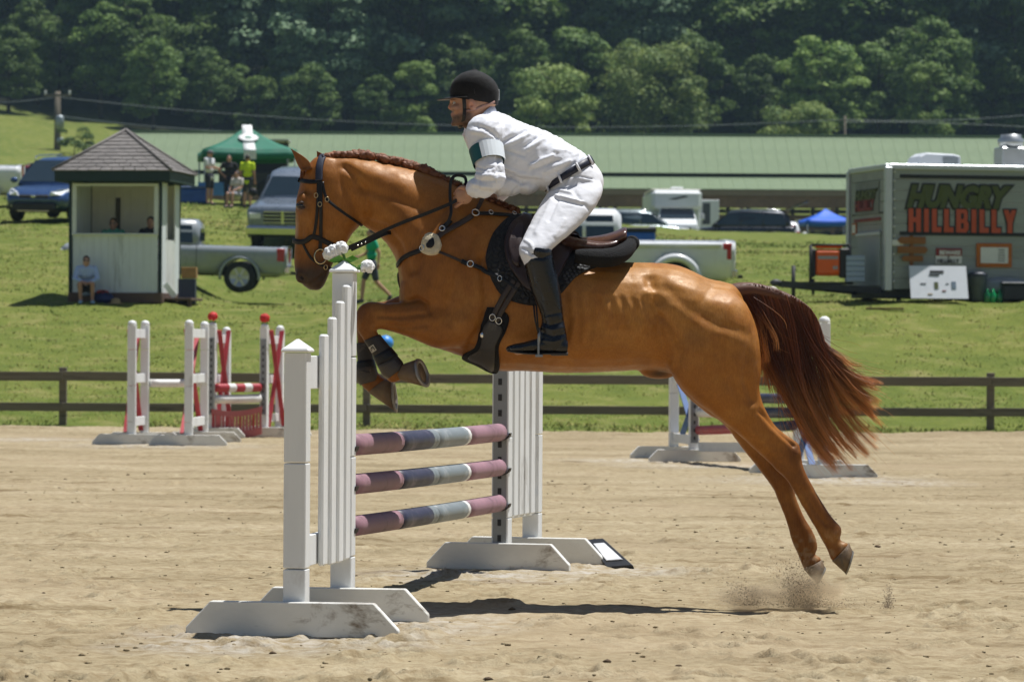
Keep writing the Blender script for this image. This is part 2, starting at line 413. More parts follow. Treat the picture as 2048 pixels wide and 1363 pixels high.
# ---- board fence
wood = mat('weathered_board', '#766d5e', .85, .35, 5, bump=.4, bscale=30, wear='#48423a', wamt=.6, st=(.25, 3, 3))
FY = 39.0
fz = lambda py: P(1024, py, FY).z
ft = thing('board_fence', 'weathered brown two rail board fence along the far arena edge', 'fence', (0, FY, 0))
for k, px in enumerate((-500, 125, 733, 1347, 1982, 2600)):
    x = P(px, 800, FY).x
    MB().box((x, .06, (fz(746) - .1) / 2 + .02), (.11, .11, fz(746) + .16)).build('post', wood, ft, bevel=.008)
xs = [P(px, 800, FY).x for px in (-500, 125, 733, 1347, 1982, 2600)]
for k in range(5):
    for t, b_ in ((748.5, 767), (810, 827)):
        z1, z0 = fz(t), fz(b_); dz = (random.random() - .5) * .02
        MB().bar((xs[k] + .004, -.025 - .03 * (k % 2), (z0 + z1) / 2 + dz), (xs[k + 1] - .004, -.025 - .03 * (k % 2), (z0 + z1) / 2 - dz), .03, z1 - z0).build('rail', wood, ft, bevel=.004)

# ---- stable barn: long green metal roof over an open board sided aisle
BY = 292.0; bx0, bx1 = (215 - 1024) / pxs(BY), 62.0
n = NT('green_roof'); n.set(Base_Color=n.ramp(n.noise(.6, 4, .6), [(.3, lin('#6e7d62')), (.7, lin('#79886b'))]), Roughness=.75, Specular_IOR_Level=.15)
bw = mat('barn_board', '#806553', .9, .3, 3, wear='#2e231c', wamt=.5)
barn = thing('stable_barn', 'long open sided stable barn with pale green metal roof', 'barn', (0, BY, 10.6))
zr, zb, ze = [P(1024, p, BY + o).z - 10.6 for p, o in ((268.5, 10), (350, 2), (375.5, -3))]
def roof_panel(x0, w, y0, z0, y1, z1, name):
    m = MB(); t = Vector((0, y1 - y0, z1 - z0)).normalized(); nn = Vector((0, -t.z, t.y)); 
    if nn.z < 0: nn = -nn
    prof = [(0, 0), (.03, .018), (.06, .018), (.09, 0), (w - .004, 0)]
    a = [Vector((x, y0, z0)) + nn * h for x, h in prof]; b_ = [Vector((x, y1, z1)) + nn * h for x, h in prof]
    c_ = [p - nn * .05 for p in (a[0], a[-1], b_[-1], b_[0])]
    m.add(a + b_, [(k, k + 1, k + 6, k + 5) for k in range(4)]); m.add(c_, [(0, 3, 2, 1)])
    return m.mesh(name, MATS['green_roof'])
pw = .98; upm = roof_panel(0, pw, 2, zb + .25, 10, zr, 'roof_panel'); dnm = roof_panel(0, pw, -3, ze, 2.6, zb + .05, 'roof_panel'); bkm = roof_panel(0, pw, 18, zb - .4, 10, zr, 'roof_panel')
for k in range(int((bx1 - bx0) / pw)):
    for m in (upm, dnm, bkm): link('roof_panel', m, barn, (bx0 + k * pw, 0, 0))
MB().box(((bx0 + bx1) / 2, 10, zr + .05), (bx1 - bx0, .5, .16)).build('ridge_cap', MATS['green_roof'], barn)
MB().box(((bx0 + bx1) / 2, -2.85, ze - .28), (bx1 - bx0, .12, .42)).build('fascia', mat('barn_trim', '#8d7b6c', .8, .2, 1), barn)
MB().box(((bx0 + bx1) / 2, -2.6, ze - .95), (bx1 - bx0, .1, .9)).build('header_board', bw, barn)
pm = MB().box((0, 0, 1.5), (.3, .3, 3.4)).mesh('post', bw)
k = 0; x = bx0 + .2
while x < bx1:
    link('post', pm, barn, (x, -2.6, 0))
    link('post', pm, barn, (x + .9, 4.0, 0)); link('post', pm, barn, (x, 17.6, .8)); x += 3.6
bl = 7.2; bm_ = MB().box((bl / 2, 0, 0), (bl - .02, .06, .34)).mesh('wall_board', bw)
x = bx0
while x < bx1:
    for zz in (.1, .55, 1.0, 1.45, 1.9, 2.35, 2.8): link('wall_board', bm_, barn, (x, 17.7, zz + .9))
    for zz in (.3, .75, 1.2): link('wall_board', bm_, barn, (x, -1.2, zz))
    x += bl
MB().prism([(bx0 + .05, 2, zb), (bx0 + .05, 10, zr - .2), (bx0 + .05, 18, zb - .6), (bx0 + .05, 18, 0), (bx0 + .05, -2.5, 0), (bx0 + .05, -2.5, ze - .2)], (.1, 0, 0)).build('end_wall', bw, barn)

# ---- trees
def leaf_mat(name, a, b):
    n = NT(name); oi = n.n('ShaderNodeObjectInfo'); at = n.n('ShaderNodeAttribute', attribute_name='tint')
    c = n.mix(at.outputs['Fac'], lin(a), lin(b)); 
    k = n.ramp(oi.outputs['Random'], [(0., .75), (1., 1.2)])
    n.set(Base_Color=n.mix(1., c, k, 'MULTIPLY'), Roughness=.65, Specular_IOR_Level=.25)
    tr = n.n('ShaderNodeBsdfTranslucent'); n.l(c, tr.inputs[0]); mx = n.n('ShaderNodeMixShader'); mx.inputs[0].default_value = .22
    n.l(n.b.outputs[0], mx.inputs[1]); n.l(tr.outputs[0], mx.inputs[2]); n.l(mx.outputs[0], n.t.nodes['Material Output'].inputs[0]); return n.m
LM = [leaf_mat('leaf_deep', '#355429', '#7c9444'), leaf_mat('leaf_mid', '#466832', '#98ae56'), leaf_mat('leaf_light', '#56743a', '#9eac5c'), leaf_mat('leaf_grey', '#4a6a4c', '#92aa82')]
bark = mat('bark', '#3b3129', .95, .35, 3, bump=.6, bscale=8)
def crown_mesh(seed, rx, rz, nclump, nleaf, size, m, cr=.34):
    """leaf clumps spread over an uneven crown; each clump is a cloud of small leaf faces"""
    q = np.random.default_rng(seed); V = []; T = []
    for k in range(nclump):
        a = q.random() * 6.283; t = q.random() ** .8; zz = -.75 + 1.7 * q.random(); rad = math.sqrt(max(0., 1 - min(1, abs(zz)) ** 2.2)) * (.45 + .6 * t) + .06
        c = np.array([math.cos(a) * rad * rx, math.sin(a) * rad * rx, zz * rz])
        r = cr * rx * (.4 + 1.0 * q.random())
        n_ = nleaf
        d = q.normal(size=(n_, 3)); d /= np.linalg.norm(d, axis=1)[:, None]; d[:, 2] = np.where(d[:, 2] < -.25, -d[:, 2], d[:, 2])
        rr = r * (.62 + .5 * q.random((n_, 1))) * np.array([1.1, 1.1, .75]); ctr = c + d * rr
        nrm = d + q.normal(size=(n_, 3)) * .55 + np.array([0, 0, .5]); nrm /= np.linalg.norm(nrm, axis=1)[:, None]
        u = np.cross(nrm, q.normal(size=(n_, 3))); u /= np.linalg.norm(u, axis=1)[:, None]; w = np.cross(nrm, u)
        s = size * (.55 + .9 * q.random((n_, 1)))
        V.append(np.stack([ctr - u * s, ctr + w * s * .55, ctr + u * s, ctr - w * s * .55], 1))
        T.append(np.repeat(np.clip(.35 * q.random() + .65 * q.random(n_), 0, 1), 4))
    V = np.concatenate(V).reshape(-1, 3); me = fast_mesh('crown', V, np.arange(len(V)).reshape(-1, 4), m)
    t = np.concatenate(T); fa = me.attributes.new('tint', 'FLOAT', 'POINT'); fa.data.foreach_set('value', t.astype(np.float32)); return me
def trunk_mesh(seed, h, r, rx):
    q = random.Random(seed); m = MB(); pts = []; x = y = 0.
    for k in range(7):
        t = k / 6; pts.append((x, y, h * t * .86)); x += (q.random() - .5) * .35; y += (q.random() - .5) * .35
    m.tube(pts, [r * (1.35 if k == 0 else 1 - .13 * k) for k in range(7)], 8)
    for k in range(9):
        i = 2 + k % 5; a = k * 2.4; L = rx * (.5 + .4 * q.random()); p = Vector(pts[i])
        e = p + Vector((math.cos(a) * L, math.sin(a) * L, L * .55))
        m.tube([p, (p + e) / 2 + Vector((0, 0, -.1 * L)), e], [r * .4, r * .26, r * .1], 5)
    return m.mesh('trunk', bark)
KIND = []
for k, (h, rx, rz, nc, nl, s, mi) in enumerate([(21, 5.2, 9.6, 64, 210, .34, 0), (24, 6.0, 11, 72, 210, .36, 0), (19, 4.8, 8.8, 58, 210, .33, 1), (23, 5.4, 10.6, 66, 210, .35, 3), (10.5, 4.3, 4.9, 46, 230, .24, 2), (13, 6.2, 6.1, 60, 230, .27, 2), (17, 4.6, 7.9, 54, 210, .3, 1)]):
    KIND.append((h, rx, rz, crown_mesh(100 + k, rx, rz, nc, nl, s, LM[mi], .36), trunk_mesh(k, h, .02 * h, rx)))
NT_ = 0
def tree(x, y, k, label, sc_=1., group=None, z=None, rz=None):
    h, rx, rzz, cm, tm = KIND[k]
    t = thing('broadleaf_tree', label, 'tree', (x, y, (gz(x, y) if z is None else z) - .3), random.random() * 6.28 if rz is None else rz, group); t.scale = (sc_ * random.uniform(.82, 1.2), sc_ * random.uniform(.82, 1.2), sc_)
    link('trunk', tm, t); link('crown', cm, t, (0, 0, h - rzz)); return t
def tree_px(px, top, Y, k, label, group=None, rz=None):
    """a tree in photo column px whose crown top stands at photo row top"""
    x = (px - 1024) / pxs(Y); z0 = gz(x, Y); z1 = P(px, top, Y).z
    h, rx, rzz = KIND[k][:3]; return tree(x, Y, k, label, (z1 - z0) / h, group, rz=rz)
tree_px(1105, 132, 366, 4, 'small round pale green tree above the barn roof right of the rider')
tree_px(1300, 92, 372, 5, 'wide olive green tree standing before the wood above the barn roof')
tree_px(1600, 205, 362, 4, 'low bushy tree just over the barn ridge beside the power pole')
tree_px(1850, 122, 368, 6, 'bright green tree before the wood above the food trailer')
tree_px(830, 120, 376, 6, 'tall pale grey green tree just left of the rider helmet')
tree_px(515, 150, 380, 6, 'yellow green tree at the wood edge above the green tent')
tree_px(1640, 70, 376, 2, 'tall leafy tree behind the low bush over the barn ridge')
tree_px(650, -60, 385, 3, 'tall grey green tree at the wood edge between tent and rider')
tree_px(280, -40, 440, 2, 'tall tree at the wood edge behind the meadow corner')
GRP = 'trees of the dark wooded hillside'
for row, (Y, step) in enumerate(((381, 5.6), (387, 5.8), (393, 6.2), (402, 6.6), (412, 6.8), (428, 7.4), (450, 8.2), (480, 9.4))):
    half = 1.12 * 1024 / F * (Y + D0); x = -half + (row % 2) * step * .5
    while x < half:
        u = x * F / (Y + D0) / 1024; yy = Y + (random.random() - .5) * 9
        if u < -.76: yy += 16 if row > 1 else 6
        k = random.choice((0, 0, 1, 1, 2, 3, 3, 6)); xx = x + (random.random() - .5) * step * .6
        tree(xx, yy, k, 'tall dark broadleaf tree in the dense wood on the hillside', .8 + .45 * random.random(), GRP) if row > 1 else tree(xx, yy, random.choice((0, 1, 0)), 'low dark young tree filling the foot of the wood', .36 + .22 * random.random(), 'young trees at the foot of the wood')
        x += step
# ---- power poles and lines
pole_m = mat('pole_wood', '#6d6456', .9, .3, 4, st=(3, 3, .3)); grey = mat('grey_metal', '#9aa3a6', .45, .12, 8, metal=.5); glassw = mat('insulator', '#d9dbd6', .3, .1)
PY = 352.
pz = lambda py: P(115, py, PY).z
px_ = P(115, 250, PY).x
up = thing('power_pole', 'wooden power pole with transformer can on the left meadow', 'power pole', (px_, PY, gz(px_, PY)))
b0 = gz(px_, PY)
MB().tube([(0, 0, -.5), (0, 0, pz(183) - b0)], [.34, .26], 10).build('pole', pole_m, up)
MB().box((0, -.2, pz(191) - b0), (2.6, .16, .2)).build('crossarm', pole_m, up)
for dx in (-1.15, 1.15): MB().lathe([(.05, 0), (.12, .05), (.12, .16), (.06, .22), (.13, .3), (.05, .4)], (dx, -.2, pz(191) - b0 + .07), n=8).build('insulator', glassw, up)
tz = pz(258) - b0
MB().lathe([(.3, 0), (.4, .06), (.4, 1.1), (.33, 1.2), (.15, 1.3)], (.3, -.6, tz), n=14).build('transformer', grey, up)
MB().lathe([(.25, 0), (.33, .05), (.33, .45), (.2, .54)], (.35, -.6, tz - 1.4), n=12).build('junction_can', grey, up)
p2x = P(1690, 250, 340).x; pp = thing('power_pole', 'top of a power pole peeking over the barn roof', 'power pole', (p2x, 340, gz(p2x, 340)))
b2 = gz(p2x, 340)
MB().tube([(0, 0, -.5), (0, 0, P(1690, 232, 340).z - b2)], [.14, .10], 8).build('pole', pole_m, pp)
MB().box((0, -.2, P(1690, 241, 340).z - b2), (1.1, .1, .1)).build('crossarm', pole_m, pp)
cable = mat('cable', '#8d9494', .5, .1)
def wire(label, a, b_, sag, r=.022):
    a = Vector(a); b_ = Vector(b_)
    pts = [a.lerp(b_, t / 24) - Vector((0, 0, sag * 4 * (t / 24) * (1 - t / 24))) for t in range(25)]
    tag(MB().tube(pts, r, 5, caps=False).build('power_line', cable), label, 'power line', 'power lines')
wire('power line running left from the pole with the transformer', P(-60, 204, 352), P(106, 195, 352), .2)
wire('long power line from the transformer pole across to the barn roof', P(124, 195, 352), P(1690, 239, 340), 1.6)
wire('power line rising right from the pole over the barn roof', P(1690, 239, 340), P(2110, 224, 340), .4)
wire('lower service cable from the transformer pole towards the barn', P(120, 232, 352), P(560, 266, 330), .3, .025)
wire('slack cable dropping right behind the barn roof', P(1690, 244, 340), P(2110, 258, 345), -.2, .02)
# ---- shrub at the foot of the pole
for px, py, Y, r in ((148, 300, 348, 1.6),):
    x = P(px, py, Y).x; t = thing('roadside_shrub', 'dark shrub growing at the foot of the power pole', 'shrub', (x, Y, gz(x, Y)))
    link('foliage', crown_mesh(300, r, r * .8, 14, 120, .12, LM[0], .4), t, (0, 0, r * .8)); MB().tube([(0, 0, -.2), (.1, 0, r)], [.06, .02], 6).build('stem', bark, t)
# ================================================================== THE JUMPS
white = mat('white_paint', (.80, .81, .80), .55, .08, 5, bump=.15, bscale=40, wear=(.42, .40, .36), wamt=.42, st=(1, 1, .3))
white_d = mat('white_paint_scuffed', (.74, .73, .68), .65, .12, 5, bump=.25, bscale=30, wear=(.20, .15, .10), wamt=.55, st=(1, 1, 1.6))
seam = mat('dark_seam', (.03, .03, .03), .8)
mauve = mat('mauve_paint', '#97727c', .6, .25, 6, wear='#6c5058', wamt=.85); navy = mat('navy_paint', '#33344a', .55, .25, 6, wear='#6a6070', wamt=.8)
greyp = mat('grey_paint', '#7d8588', .5, .15, 6, wear='#a5a9aa', wamt=.8); whitep = mat('pole_white', (.76, .75, .72), .5, .1, 6, wear=(.5, .48, .45), wamt=.4)
redp = mat('red_paint', '#a8323a', .5, .15, 6, wear='#c05a5a', wamt=.4); bluep = mat('blue_paint', '#1d4a80', .5, .15, 6)
steel = mat('track_steel', '#8c8f92', .4, .15, 12, metal=.6); cupm = mat('pole_cup', '#2b2726', .6, .3, 12); pinkp = mat('faded_red_paint', '#b06060', .6, .15, 5)

def jump_wing(label, a, b, ha, hb, w=.1, pickets=(), rails=(), feet=(.9, .9), foot_h=.17, brace=None, rot=0., cap='pyramid', track=None, seams=True, side=-1):
    """a: ground point of the inner post (that carries the poles), b: of the outer post; the feet stand square to the wing"""
    a = Vector(a); b = Vector(b); c = Vector((a.x, a.y, 0)); r = thing('jump_wing', label, 'jump wing', c)
    ax = (b - a); L = ax.length; ax.normalize(); sd = Vector((-ax.y, ax.x, 0)); ang = math.atan2(ax.y, ax.x)
    for p, h in ((Vector((0, 0, 0)), ha), (ax * L, hb)):
        m = MB(); z = 0; cuts = [.28, .72, 1.16, 1.6] if seams else []
        for q in [x for x in cuts if x < h - .1] + [h]:
            m.box(p + Vector((0, 0, (z + q) / 2)), (w, w, q - z - .004), ang); z = q
        k = w / 2 + .012
        if cap == 'pyramid':
            cs = [p + ax * (k * i) + sd * (k * j) for i, j in ((-1, -1), (1, -1), (1, 1), (-1, 1))]
            m.add([q + Vector((0, 0, h)) for q in cs] + [q + Vector((0, 0, h + .012)) for q in cs] + [p + Vector((0, 0, h + .012 + w * .5))], [(0, 3, 2, 1), (0, 1, 5, 4), (1, 2, 6, 5), (2, 3, 7, 6), (3, 0, 4, 7), (4, 5, 8), (5, 6, 8), (6, 7, 8), (7, 4, 8)])
        else:
            m.lathe([(w * .56, h), (w * .56, h + .02), (w * .45, h + .045), (w * .15, h + .06)], p, n=8)
        m.build('post', white, r, bevel=.004)
    for p, fl, s_ in ((Vector((0, 0, 0)), feet[0], -1), (ax * L, feet[1], 1)):
        for e in ((1,) if ax.y < 0 else (-1,)):
            q = p + ax * (e * (w / 2 + .024)); hl = fl / 2; cut = foot_h * .72
            prof = [(-hl, .0), (hl, .0), (hl, .035), (hl - cut, foot_h), (-hl + cut, foot_h), (-hl, .035)]
            MB().prism([q + sd * x + Vector((0, 0, z)) - ax * .022 for x, z in prof], ax * .044).build('foot', white_d, r, bevel=.004)
    for z, hh in rails:
        MB().bar(ax * (w / 2 + .003) + Vector((0, 0, z)), ax * (L - w / 2 - .003) + Vector((0, 0, z)), .03, hh).build('cross_rail', white, r, bevel=.003)
    for t, z0, z1, pw_ in pickets:
        p = ax * (t * L) + sd * (side * .03)
        m = MB().box(p + Vector((0, 0, (z0 + z1) / 2)), (pw_, .024, z1 - z0), ang)
        m.build('picket', white, r, bevel=.008)
    if brace:
        z0, z1, bm, bw_ = brace
        for e in (-1, 1):
            p0 = ax * (w * .4) + Vector((0, 0, z0 if e < 0 else z1)) - sd * (.06 + .02 * e); p1 = ax * (L - w * .4) + Vector((0, 0, z1 if e < 0 else z0)) - sd * (.06 + .02 * e)
            MB().bar(p0, p1, .018, bw_, up=sd).build('cross_brace', bm, r)
    if track:
        z0, z1 = track; p = -ax * (w / 2 + .004)
        MB().box(p + Vector((0, 0, (z0 + z1) / 2)), (.006, w * .8, z1 - z0), ang).build('keyhole_track', steel, r)
        m = MB(); z = z0 + .05
        while z < z1 - .03: m.box(p + Vector((0, 0, z)) - ax * .0045, (.004, .02, .035), ang); z += .085
        m.build('track_holes', seam, r, kind='stuff')
    return r
def jump_pole(label, a, b, rad, bands, group=None, cups=True):
    """bands: (share of the length, material)"""
    a = Vector(a); b = Vector(b); r = thing('jump_pole', label, 'jump pole', a, 0, group); t = 0; d = b - a
    for fr, m in bands:
        n_ = 6; pts = [d * (t + fr * k / n_ + (.0004 if k == 0 else 0)) for k in range(n_ + 1)]
        sag = [Vector((0, 0, -.004 * 4 * (t + fr * k / n_) * (1 - t - fr * k / n_))) for k in range(n_ + 1)]
        MB().tube([p + s_ for p, s_ in zip(pts, sag)], rad, 14).build('painted_section', m, r); t += fr
    return r
def cup(p, label, ax, rad=.05):
    """a steel pole cup hooked on a post"""
    m = MB(); p = Vector(p); ax = Vector(ax); sd = Vector((-ax.y, ax.x, 0)); rs = []
    for k in range(9):
        a = math.pi * (1 + k / 8); rs.append((math.cos(a) * (rad + .006), math.sin(a) * (rad + .006) * .75))
    m.prism([p + sd * x + Vector((0, 0, z)) for x, z in rs] + [p + sd * x * .88 + Vector((0, 0, z * .86)) for x, z in rs[::-1]], ax * .06)
    m.box(p + ax * .062 + Vector((0, 0, .0)), (.012, .07, .1), math.atan2(ax.y, ax.x))
    return tag(m.build('pole_cup', cupm), label, 'pole cup')

# ---- the near jump under the horse
nb_out = G(592, 1270); nb_in = G(685, 1238); nf_in = G(1003, 1137); nf_out = G(1064, 1124)
hz = lambda px, py, q: P(px, py, q.y).z
def jump_flower(label, c, col, n_=9, r=.05, stem=None, group=None):
    """a bunch of petals on a stem"""
    c = Vector(c); t = thing('flower', label, 'flower', c, 0, group); fm = mat('petal_' + col, {'white': (.80, .80, .78), 'red': (.62, .02, .02)}[col], .6, .12, 20)
    for k in range(n_):
        a = k * 2.4; zz = 1 - 1.5 * (k + .5) / n_; q = math.sqrt(max(0, 1 - zz * zz)); v = Vector((math.cos(a) * q, math.sin(a) * q, zz)); u = v.orthogonal().normalized()
        MB().ball(v * (r * .55), (r * .40, r * .40, r * .2), 8, 5, m=Matrix((u, v.cross(u), v)).transposed(), jit=.75).build('petal', fm, t)
    if stem is not None:
        s_ = Vector(stem) - c; MB().tube([(0, 0, 0), s_ * .5 + Vector((0, 0, -.01)), s_], .006, 6).build('stem', mat('stem_green', '#4f7a34', .6), t)
        for e in (-1, 1):
            v = s_ * .6; MB().add([v, v + Vector((.03 * e, -.02, .016)), v + Vector((.06 * e, -.03, .0)), v + Vector((.03 * e, .0, -.008))], [(0, 1, 2, 3)], True).build('leaf', mat('leaf_green', '#5f9a3c', .5), t)
    return t
L_in = (nb_out - nb_in).length
top_out = hz(592, 704, nb_out); top_in = hz(685, 545, nb_in)
ph = []
for px, top, bot in ((634, 668, 1130), (654, 634, 1128), (671, 602, 1124), (689, 570, 1118)):
    t = (685 - px) / (685 - 592) if px < 684 else .04
    t = {634: .60, 654: .42, 671: .25, 689: .10}[px]; q = nb_in.lerp(nb_out, t)
    ph.append((t, hz(px, bot, q), hz(px, top, q), .105))
jump_wing('white picket jump wing standing nearest, left of the striped poles', nb_in, nb_out, top_in, top_out, .094, ph,
          [(hz(640, 745, nb_out), .14), (hz(640, 1105, nb_out), .13)], (.80, .90), .145, track=(.3, top_in - .25), side=1)
tf_out = hz(1064, 640, nf_out); tf_in = hz(1003, 560, nf_in); ph = []
for t, px, top, bot in ((.22, 1036, 590, 1032), (.40, 1048, 620, 1030), (.58, 1060, 650, 1028), (.78, 1074, 680, 1027)):
    q = nf_in.lerp(nf_out, t); ph.append((t, hz(px, bot, q), hz(px, top, q), .10))
jump_wing('white picket jump wing behind the horse belly with perforated steel track', nf_in, nf_out, tf_in, tf_out, .092, ph,
          [(hz(1040, 735, nf_in), .14), (hz(1040, 1015, nf_in), .13)], (.80, .86), .145, track=(.12, tf_in - .1))
pdir = (nf_in - nb_in).normalized()
gap = .075
bandsA = [(.27, mauve), (.19, navy), (.016, greyp), (.02, greyp), (.204, greyp), (.018, whitep), (.27, mauve)]
for k, (yl, yr, lab) in enumerate(((890, 864, 'uppermost of the three mauve and grey jump poles under the horse'), (969, 934, 'middle one of the three mauve and grey jump poles under the horse'), (1053, 1005, 'lowest of the three mauve and grey jump poles under the horse'))):
    a = nb_in + pdir * gap; b = nf_in - pdir * gap
    a.z = P(708, yl, a.y).z; b.z = P(1002, yr, b.y).z
    jump_pole(lab, a, b, .047 if k else .049, bandsA, 'striped poles of the near jump')
    for q, s_, w_ in ((a, -1, 'near'), (b, 1, 'far')):
        cup(q + Vector((0, 0, -.004)) + pdir * s_ * .0, '%s pole cup holding the %s mauve pole' % (w_, ('upper', 'middle', 'lowest')[k]), pdir * s_, .05)
ti = Vector((nb_in.x, nb_in.y, top_in))
for px, py, lab in ((660, 508, 'left bloom of the white flower bunch on the near jump post'), (682, 497, 'middle bloom of the white flower bunch on the near jump post'), (668, 503, 'small front bloom of the white flower bunch on the jump post'), (735, 534, 'single white flower leaning right of the near jump post')):
    jump_flower(lab, P(px, py, nb_in.y), 'white', 20, .042, ti + Vector((.02, 0, .03)), 'white flowers on the near jump')
# number board leaning on the far foot
s0 = G(1218, 1131); t = thing('number_board', 'black framed white board leaning on the far jump foot', 'board', s0)
w0, w1, w2, w3 = [P(x, y, s0.y + o) - s0 for x, y, o in ((1213, 1133, .0), (1266, 1129, -.1), (1206, 1075, .35), (1170, 1078, .42))]
nrm = (w1 - w0).cross(w3 - w0).normalized()
if nrm.z < 0: nrm = -nrm
MB().prism([w0, w1, w2, w3], -nrm * .03).build('frame', mat('black_board', '#2a2b2e', .5, .2, 9), t, bevel=.004)
c = (w0 + w1 + w2 + w3) / 4
MB().prism([c + (q - c) * .62 + nrm * .001 for q in (w0, w1, w2, w3)], nrm * .006).build('panel', mat('board_white', (.75, .76, .78), .5, .08), t, bevel=.003)

# ---- the red and white jumps at the far left
def far_wing(label, pin, pout, top, bot, flower=None, bm=redp, trk=True, xb=True, feet=(.95, .95), rl=(667, 755, 840), tops=None):
    a = G(*pin); b = G(*pout); ha = P(pin[0], (tops or (top, top))[0], a.y).z; hb = P(pout[0], (tops or (top, top))[1], b.y).z
    r = jump_wing(label, a, b, ha - .05, hb - .05, .1, (), [(P(pin[0], y, a.y).z, .11) for y in rl], feet, .13, (P(pin[0], 860, a.y).z, P(pin[0], 660, a.y).z, bm, .06) if xb else None, cap='round', track=(.3, ha - .2) if trk else None)
    if flower: jump_flower(flower, (a.x, a.y, ha + .08), 'red', 26, .085, (a.x, a.y, ha - .04))
    return a, b
far_wing('leftmost white jump wing with red crossed braces', (289, 884), (263, 888), 642, 888, trk=False)
far_wing('second white jump wing from the left with red crossed braces', (408, 883), (377, 890), 642, 888, trk=False, tops=(644, 641))
c1, _ = far_wing('white jump wing with red braces left of the red gate', (424, 874), (452, 872), 655, 874, 'red artificial flower left of the red gate', tops=(645, 655), rl=(677, 757, 835))
c2, _ = far_wing('white jump wing with red braces right of the red gate', (528, 873), (559, 871), 652, 872, 'red artificial flower right of the red gate', tops=(648, 652), rl=(679, 758, 835))
a = G(300, 884); b = G(398, 883); a.z = b.z = P(350, 766, a.y).z; b.z = P(400, 765, b.y).z
jump_pole('plain white pole between the two leftmost jump wings', a, b, .05, [(1, whitep)])
for py0, py1, lab, bd in ((775, 774, 'red and white striped pole above the red gate', [(.25, redp), (.17, whitep), (.2, redp), (.17, whitep), (.21, redp)]), (798, 796, 'white pole just above the red gate', [(1, whitep)])):
    a = Vector(c1) + Vector((.06, -.08, 0)); b = Vector(c2) + Vector((-.06, -.08, 0)); a.z = P(422, py0, a.y).z; b.z = P(528, py1, b.y).z
    jump_pole(lab, a, b, .058, bd)
gx0, gx1 = P(423, 840, c1.y - .06), P(524, 840, c1.y - .06)
gt = thing('jump_gate', 'faded red slatted gate hanging below the white pole', 'jump gate', (gx0.x, gx0.y, 0))
W = gx1.x - gx0.x; zt0, zt1, zb0, zb1 = [P(470, y, c1.y).z for y in (815, 826, 856, 871)]
def bow(t): return -.05 * 4 * t * (1 - t)
for z0, z1, s_ in ((zt1, zt0, 1), (zb1, zb0, 1)):
    N_ = 12; m = MB(); rs = []
    for k in range(N_ + 1):
        t = k / N_; o = Vector((t * W, 0, .04 * (t - .3) + bow(t) * s_)); rs.append([o + Vector((0, y, z)) for y, z in ((-.02, z0), (.02, z0), (.02, z1), (-.02, z1))])
    m.rings(rs, smooth=False).build('rail', pinkp, gt)
for k in range(15):
    t = (k + .5) / 15; z = .04 * (t - .3) + bow(t)
    MB().box((t * W, .0, (zt1 + zb0) / 2 + z), (.035, .016, zt1 - zb0 + .02)).build('slat', pinkp if k % 4 else redp, gt)
# ---- the blue jump at the right
def blue_wing(label, pin, pout, tin, tout, rl):
    a = G(*pin); b = G(*pout); ha = P(pin[0], tin, a.y).z; hb = P(pout[0], tout, b.y).z
    jump_wing(label, a, b, ha, hb, .1, (), [(P(pin[0], y, a.y).z, .1) for y in rl], (1.0, 1.0), .13, (P(pin[0], rl[1], a.y).z, P(pin[0], rl[0], a.y).z, bluep, .06), cap='round', track=(.2, ha - .1))
    return a, b
b1, _ = blue_wing('white jump wing with blue braces seen under the horse flank', (1387, 922), (1347, 915), 735, 690, (760, 880))
b2, _ = blue_wing('white jump wing with blue braces behind the horse tail', (1597, 945), (1647, 955), 700, 645, (775, 935))
fr = [(1383, 792, 1588, 797, [(.32, redp), (.68, navy)], 'red and navy top pole of the blue jump'), (1383, 824, 1588, 825, [(.5, whitep), (.5, navy)], 'white and navy second pole of the blue jump'), (1383, 860, 1588, 850, [(.5, redp), (.5, navy)], 'red and navy third pole of the blue jump')]
for x0, y0, x1, y1, bd, lab in fr:
    a = b1 + Vector((.06, -.08, 0)); b = b2 + Vector((-.06, -.08, 0)); a.z = P(x0, y0, a.y).z; b.z = P(x1, y1, b.y).z
    jump_pole(lab, a, b, .05, bd)
a = b1 + Vector((.06, -.1, 0)); b = b2 + Vector((-.06, -.1, 0)); a.z = P(1383, 893, a.y).z; b.z = P(1588, 875, b.y).z - .1
t = thing('ground_plank', 'pale white plank hung lowest on the blue jump', 'plank', a); MB().bar((0, 0, 0), b - a, .03, .1).build('plank', whitep, t, bevel=.004)
# ================================================================== THE HORSE
def loft_rings(st, sub=4, n=26):
    """stations (ax, ay, bx, by, w, yc[, p, bias]) in photo pixels: the outline runs through a and b, w is the half thickness in metres"""
    st = [tuple(s) + (2.25, 0.)[len(s) - 6:] if len(s) < 8 else s for s in st]
    rs = []
    for s in catmull(st, sub):
        A = P(s[0], s[1], s[5]); B = P(s[2], s[3], s[5]); C = (A + B) / 2; u = (A - B) / 2; r = []
        for i in range(n):
            t = 6.283185 * i / n; c, q = math.cos(t), math.sin(t); e = 2 / s[6]
            cc = math.copysign(abs(c) ** e, c); qq = math.copysign(abs(q) ** e, q)
            r.append(C + u * cc + Vector((0, 1, 0)) * (s[4] * (1 + s[7] * c) * qq))
        rs.append(r)
    return rs
def fix_normals(me):
    b = bmesh.new(); b.from_mesh(me); bmesh.ops.recalc_face_normals(b, faces=b.faces); b.to_mesh(me); b.free()
def px_of(V):
    """photo pixels of world points"""
    Mi = np.array(CM.inverted()); q = (np.asarray(V) - np.array([0, -D0, HC])) @ Mi.T
    return 1024 + F * q[:, 0] / -q[:, 2], 681.5 - F * q[:, 1] / -q[:, 2]
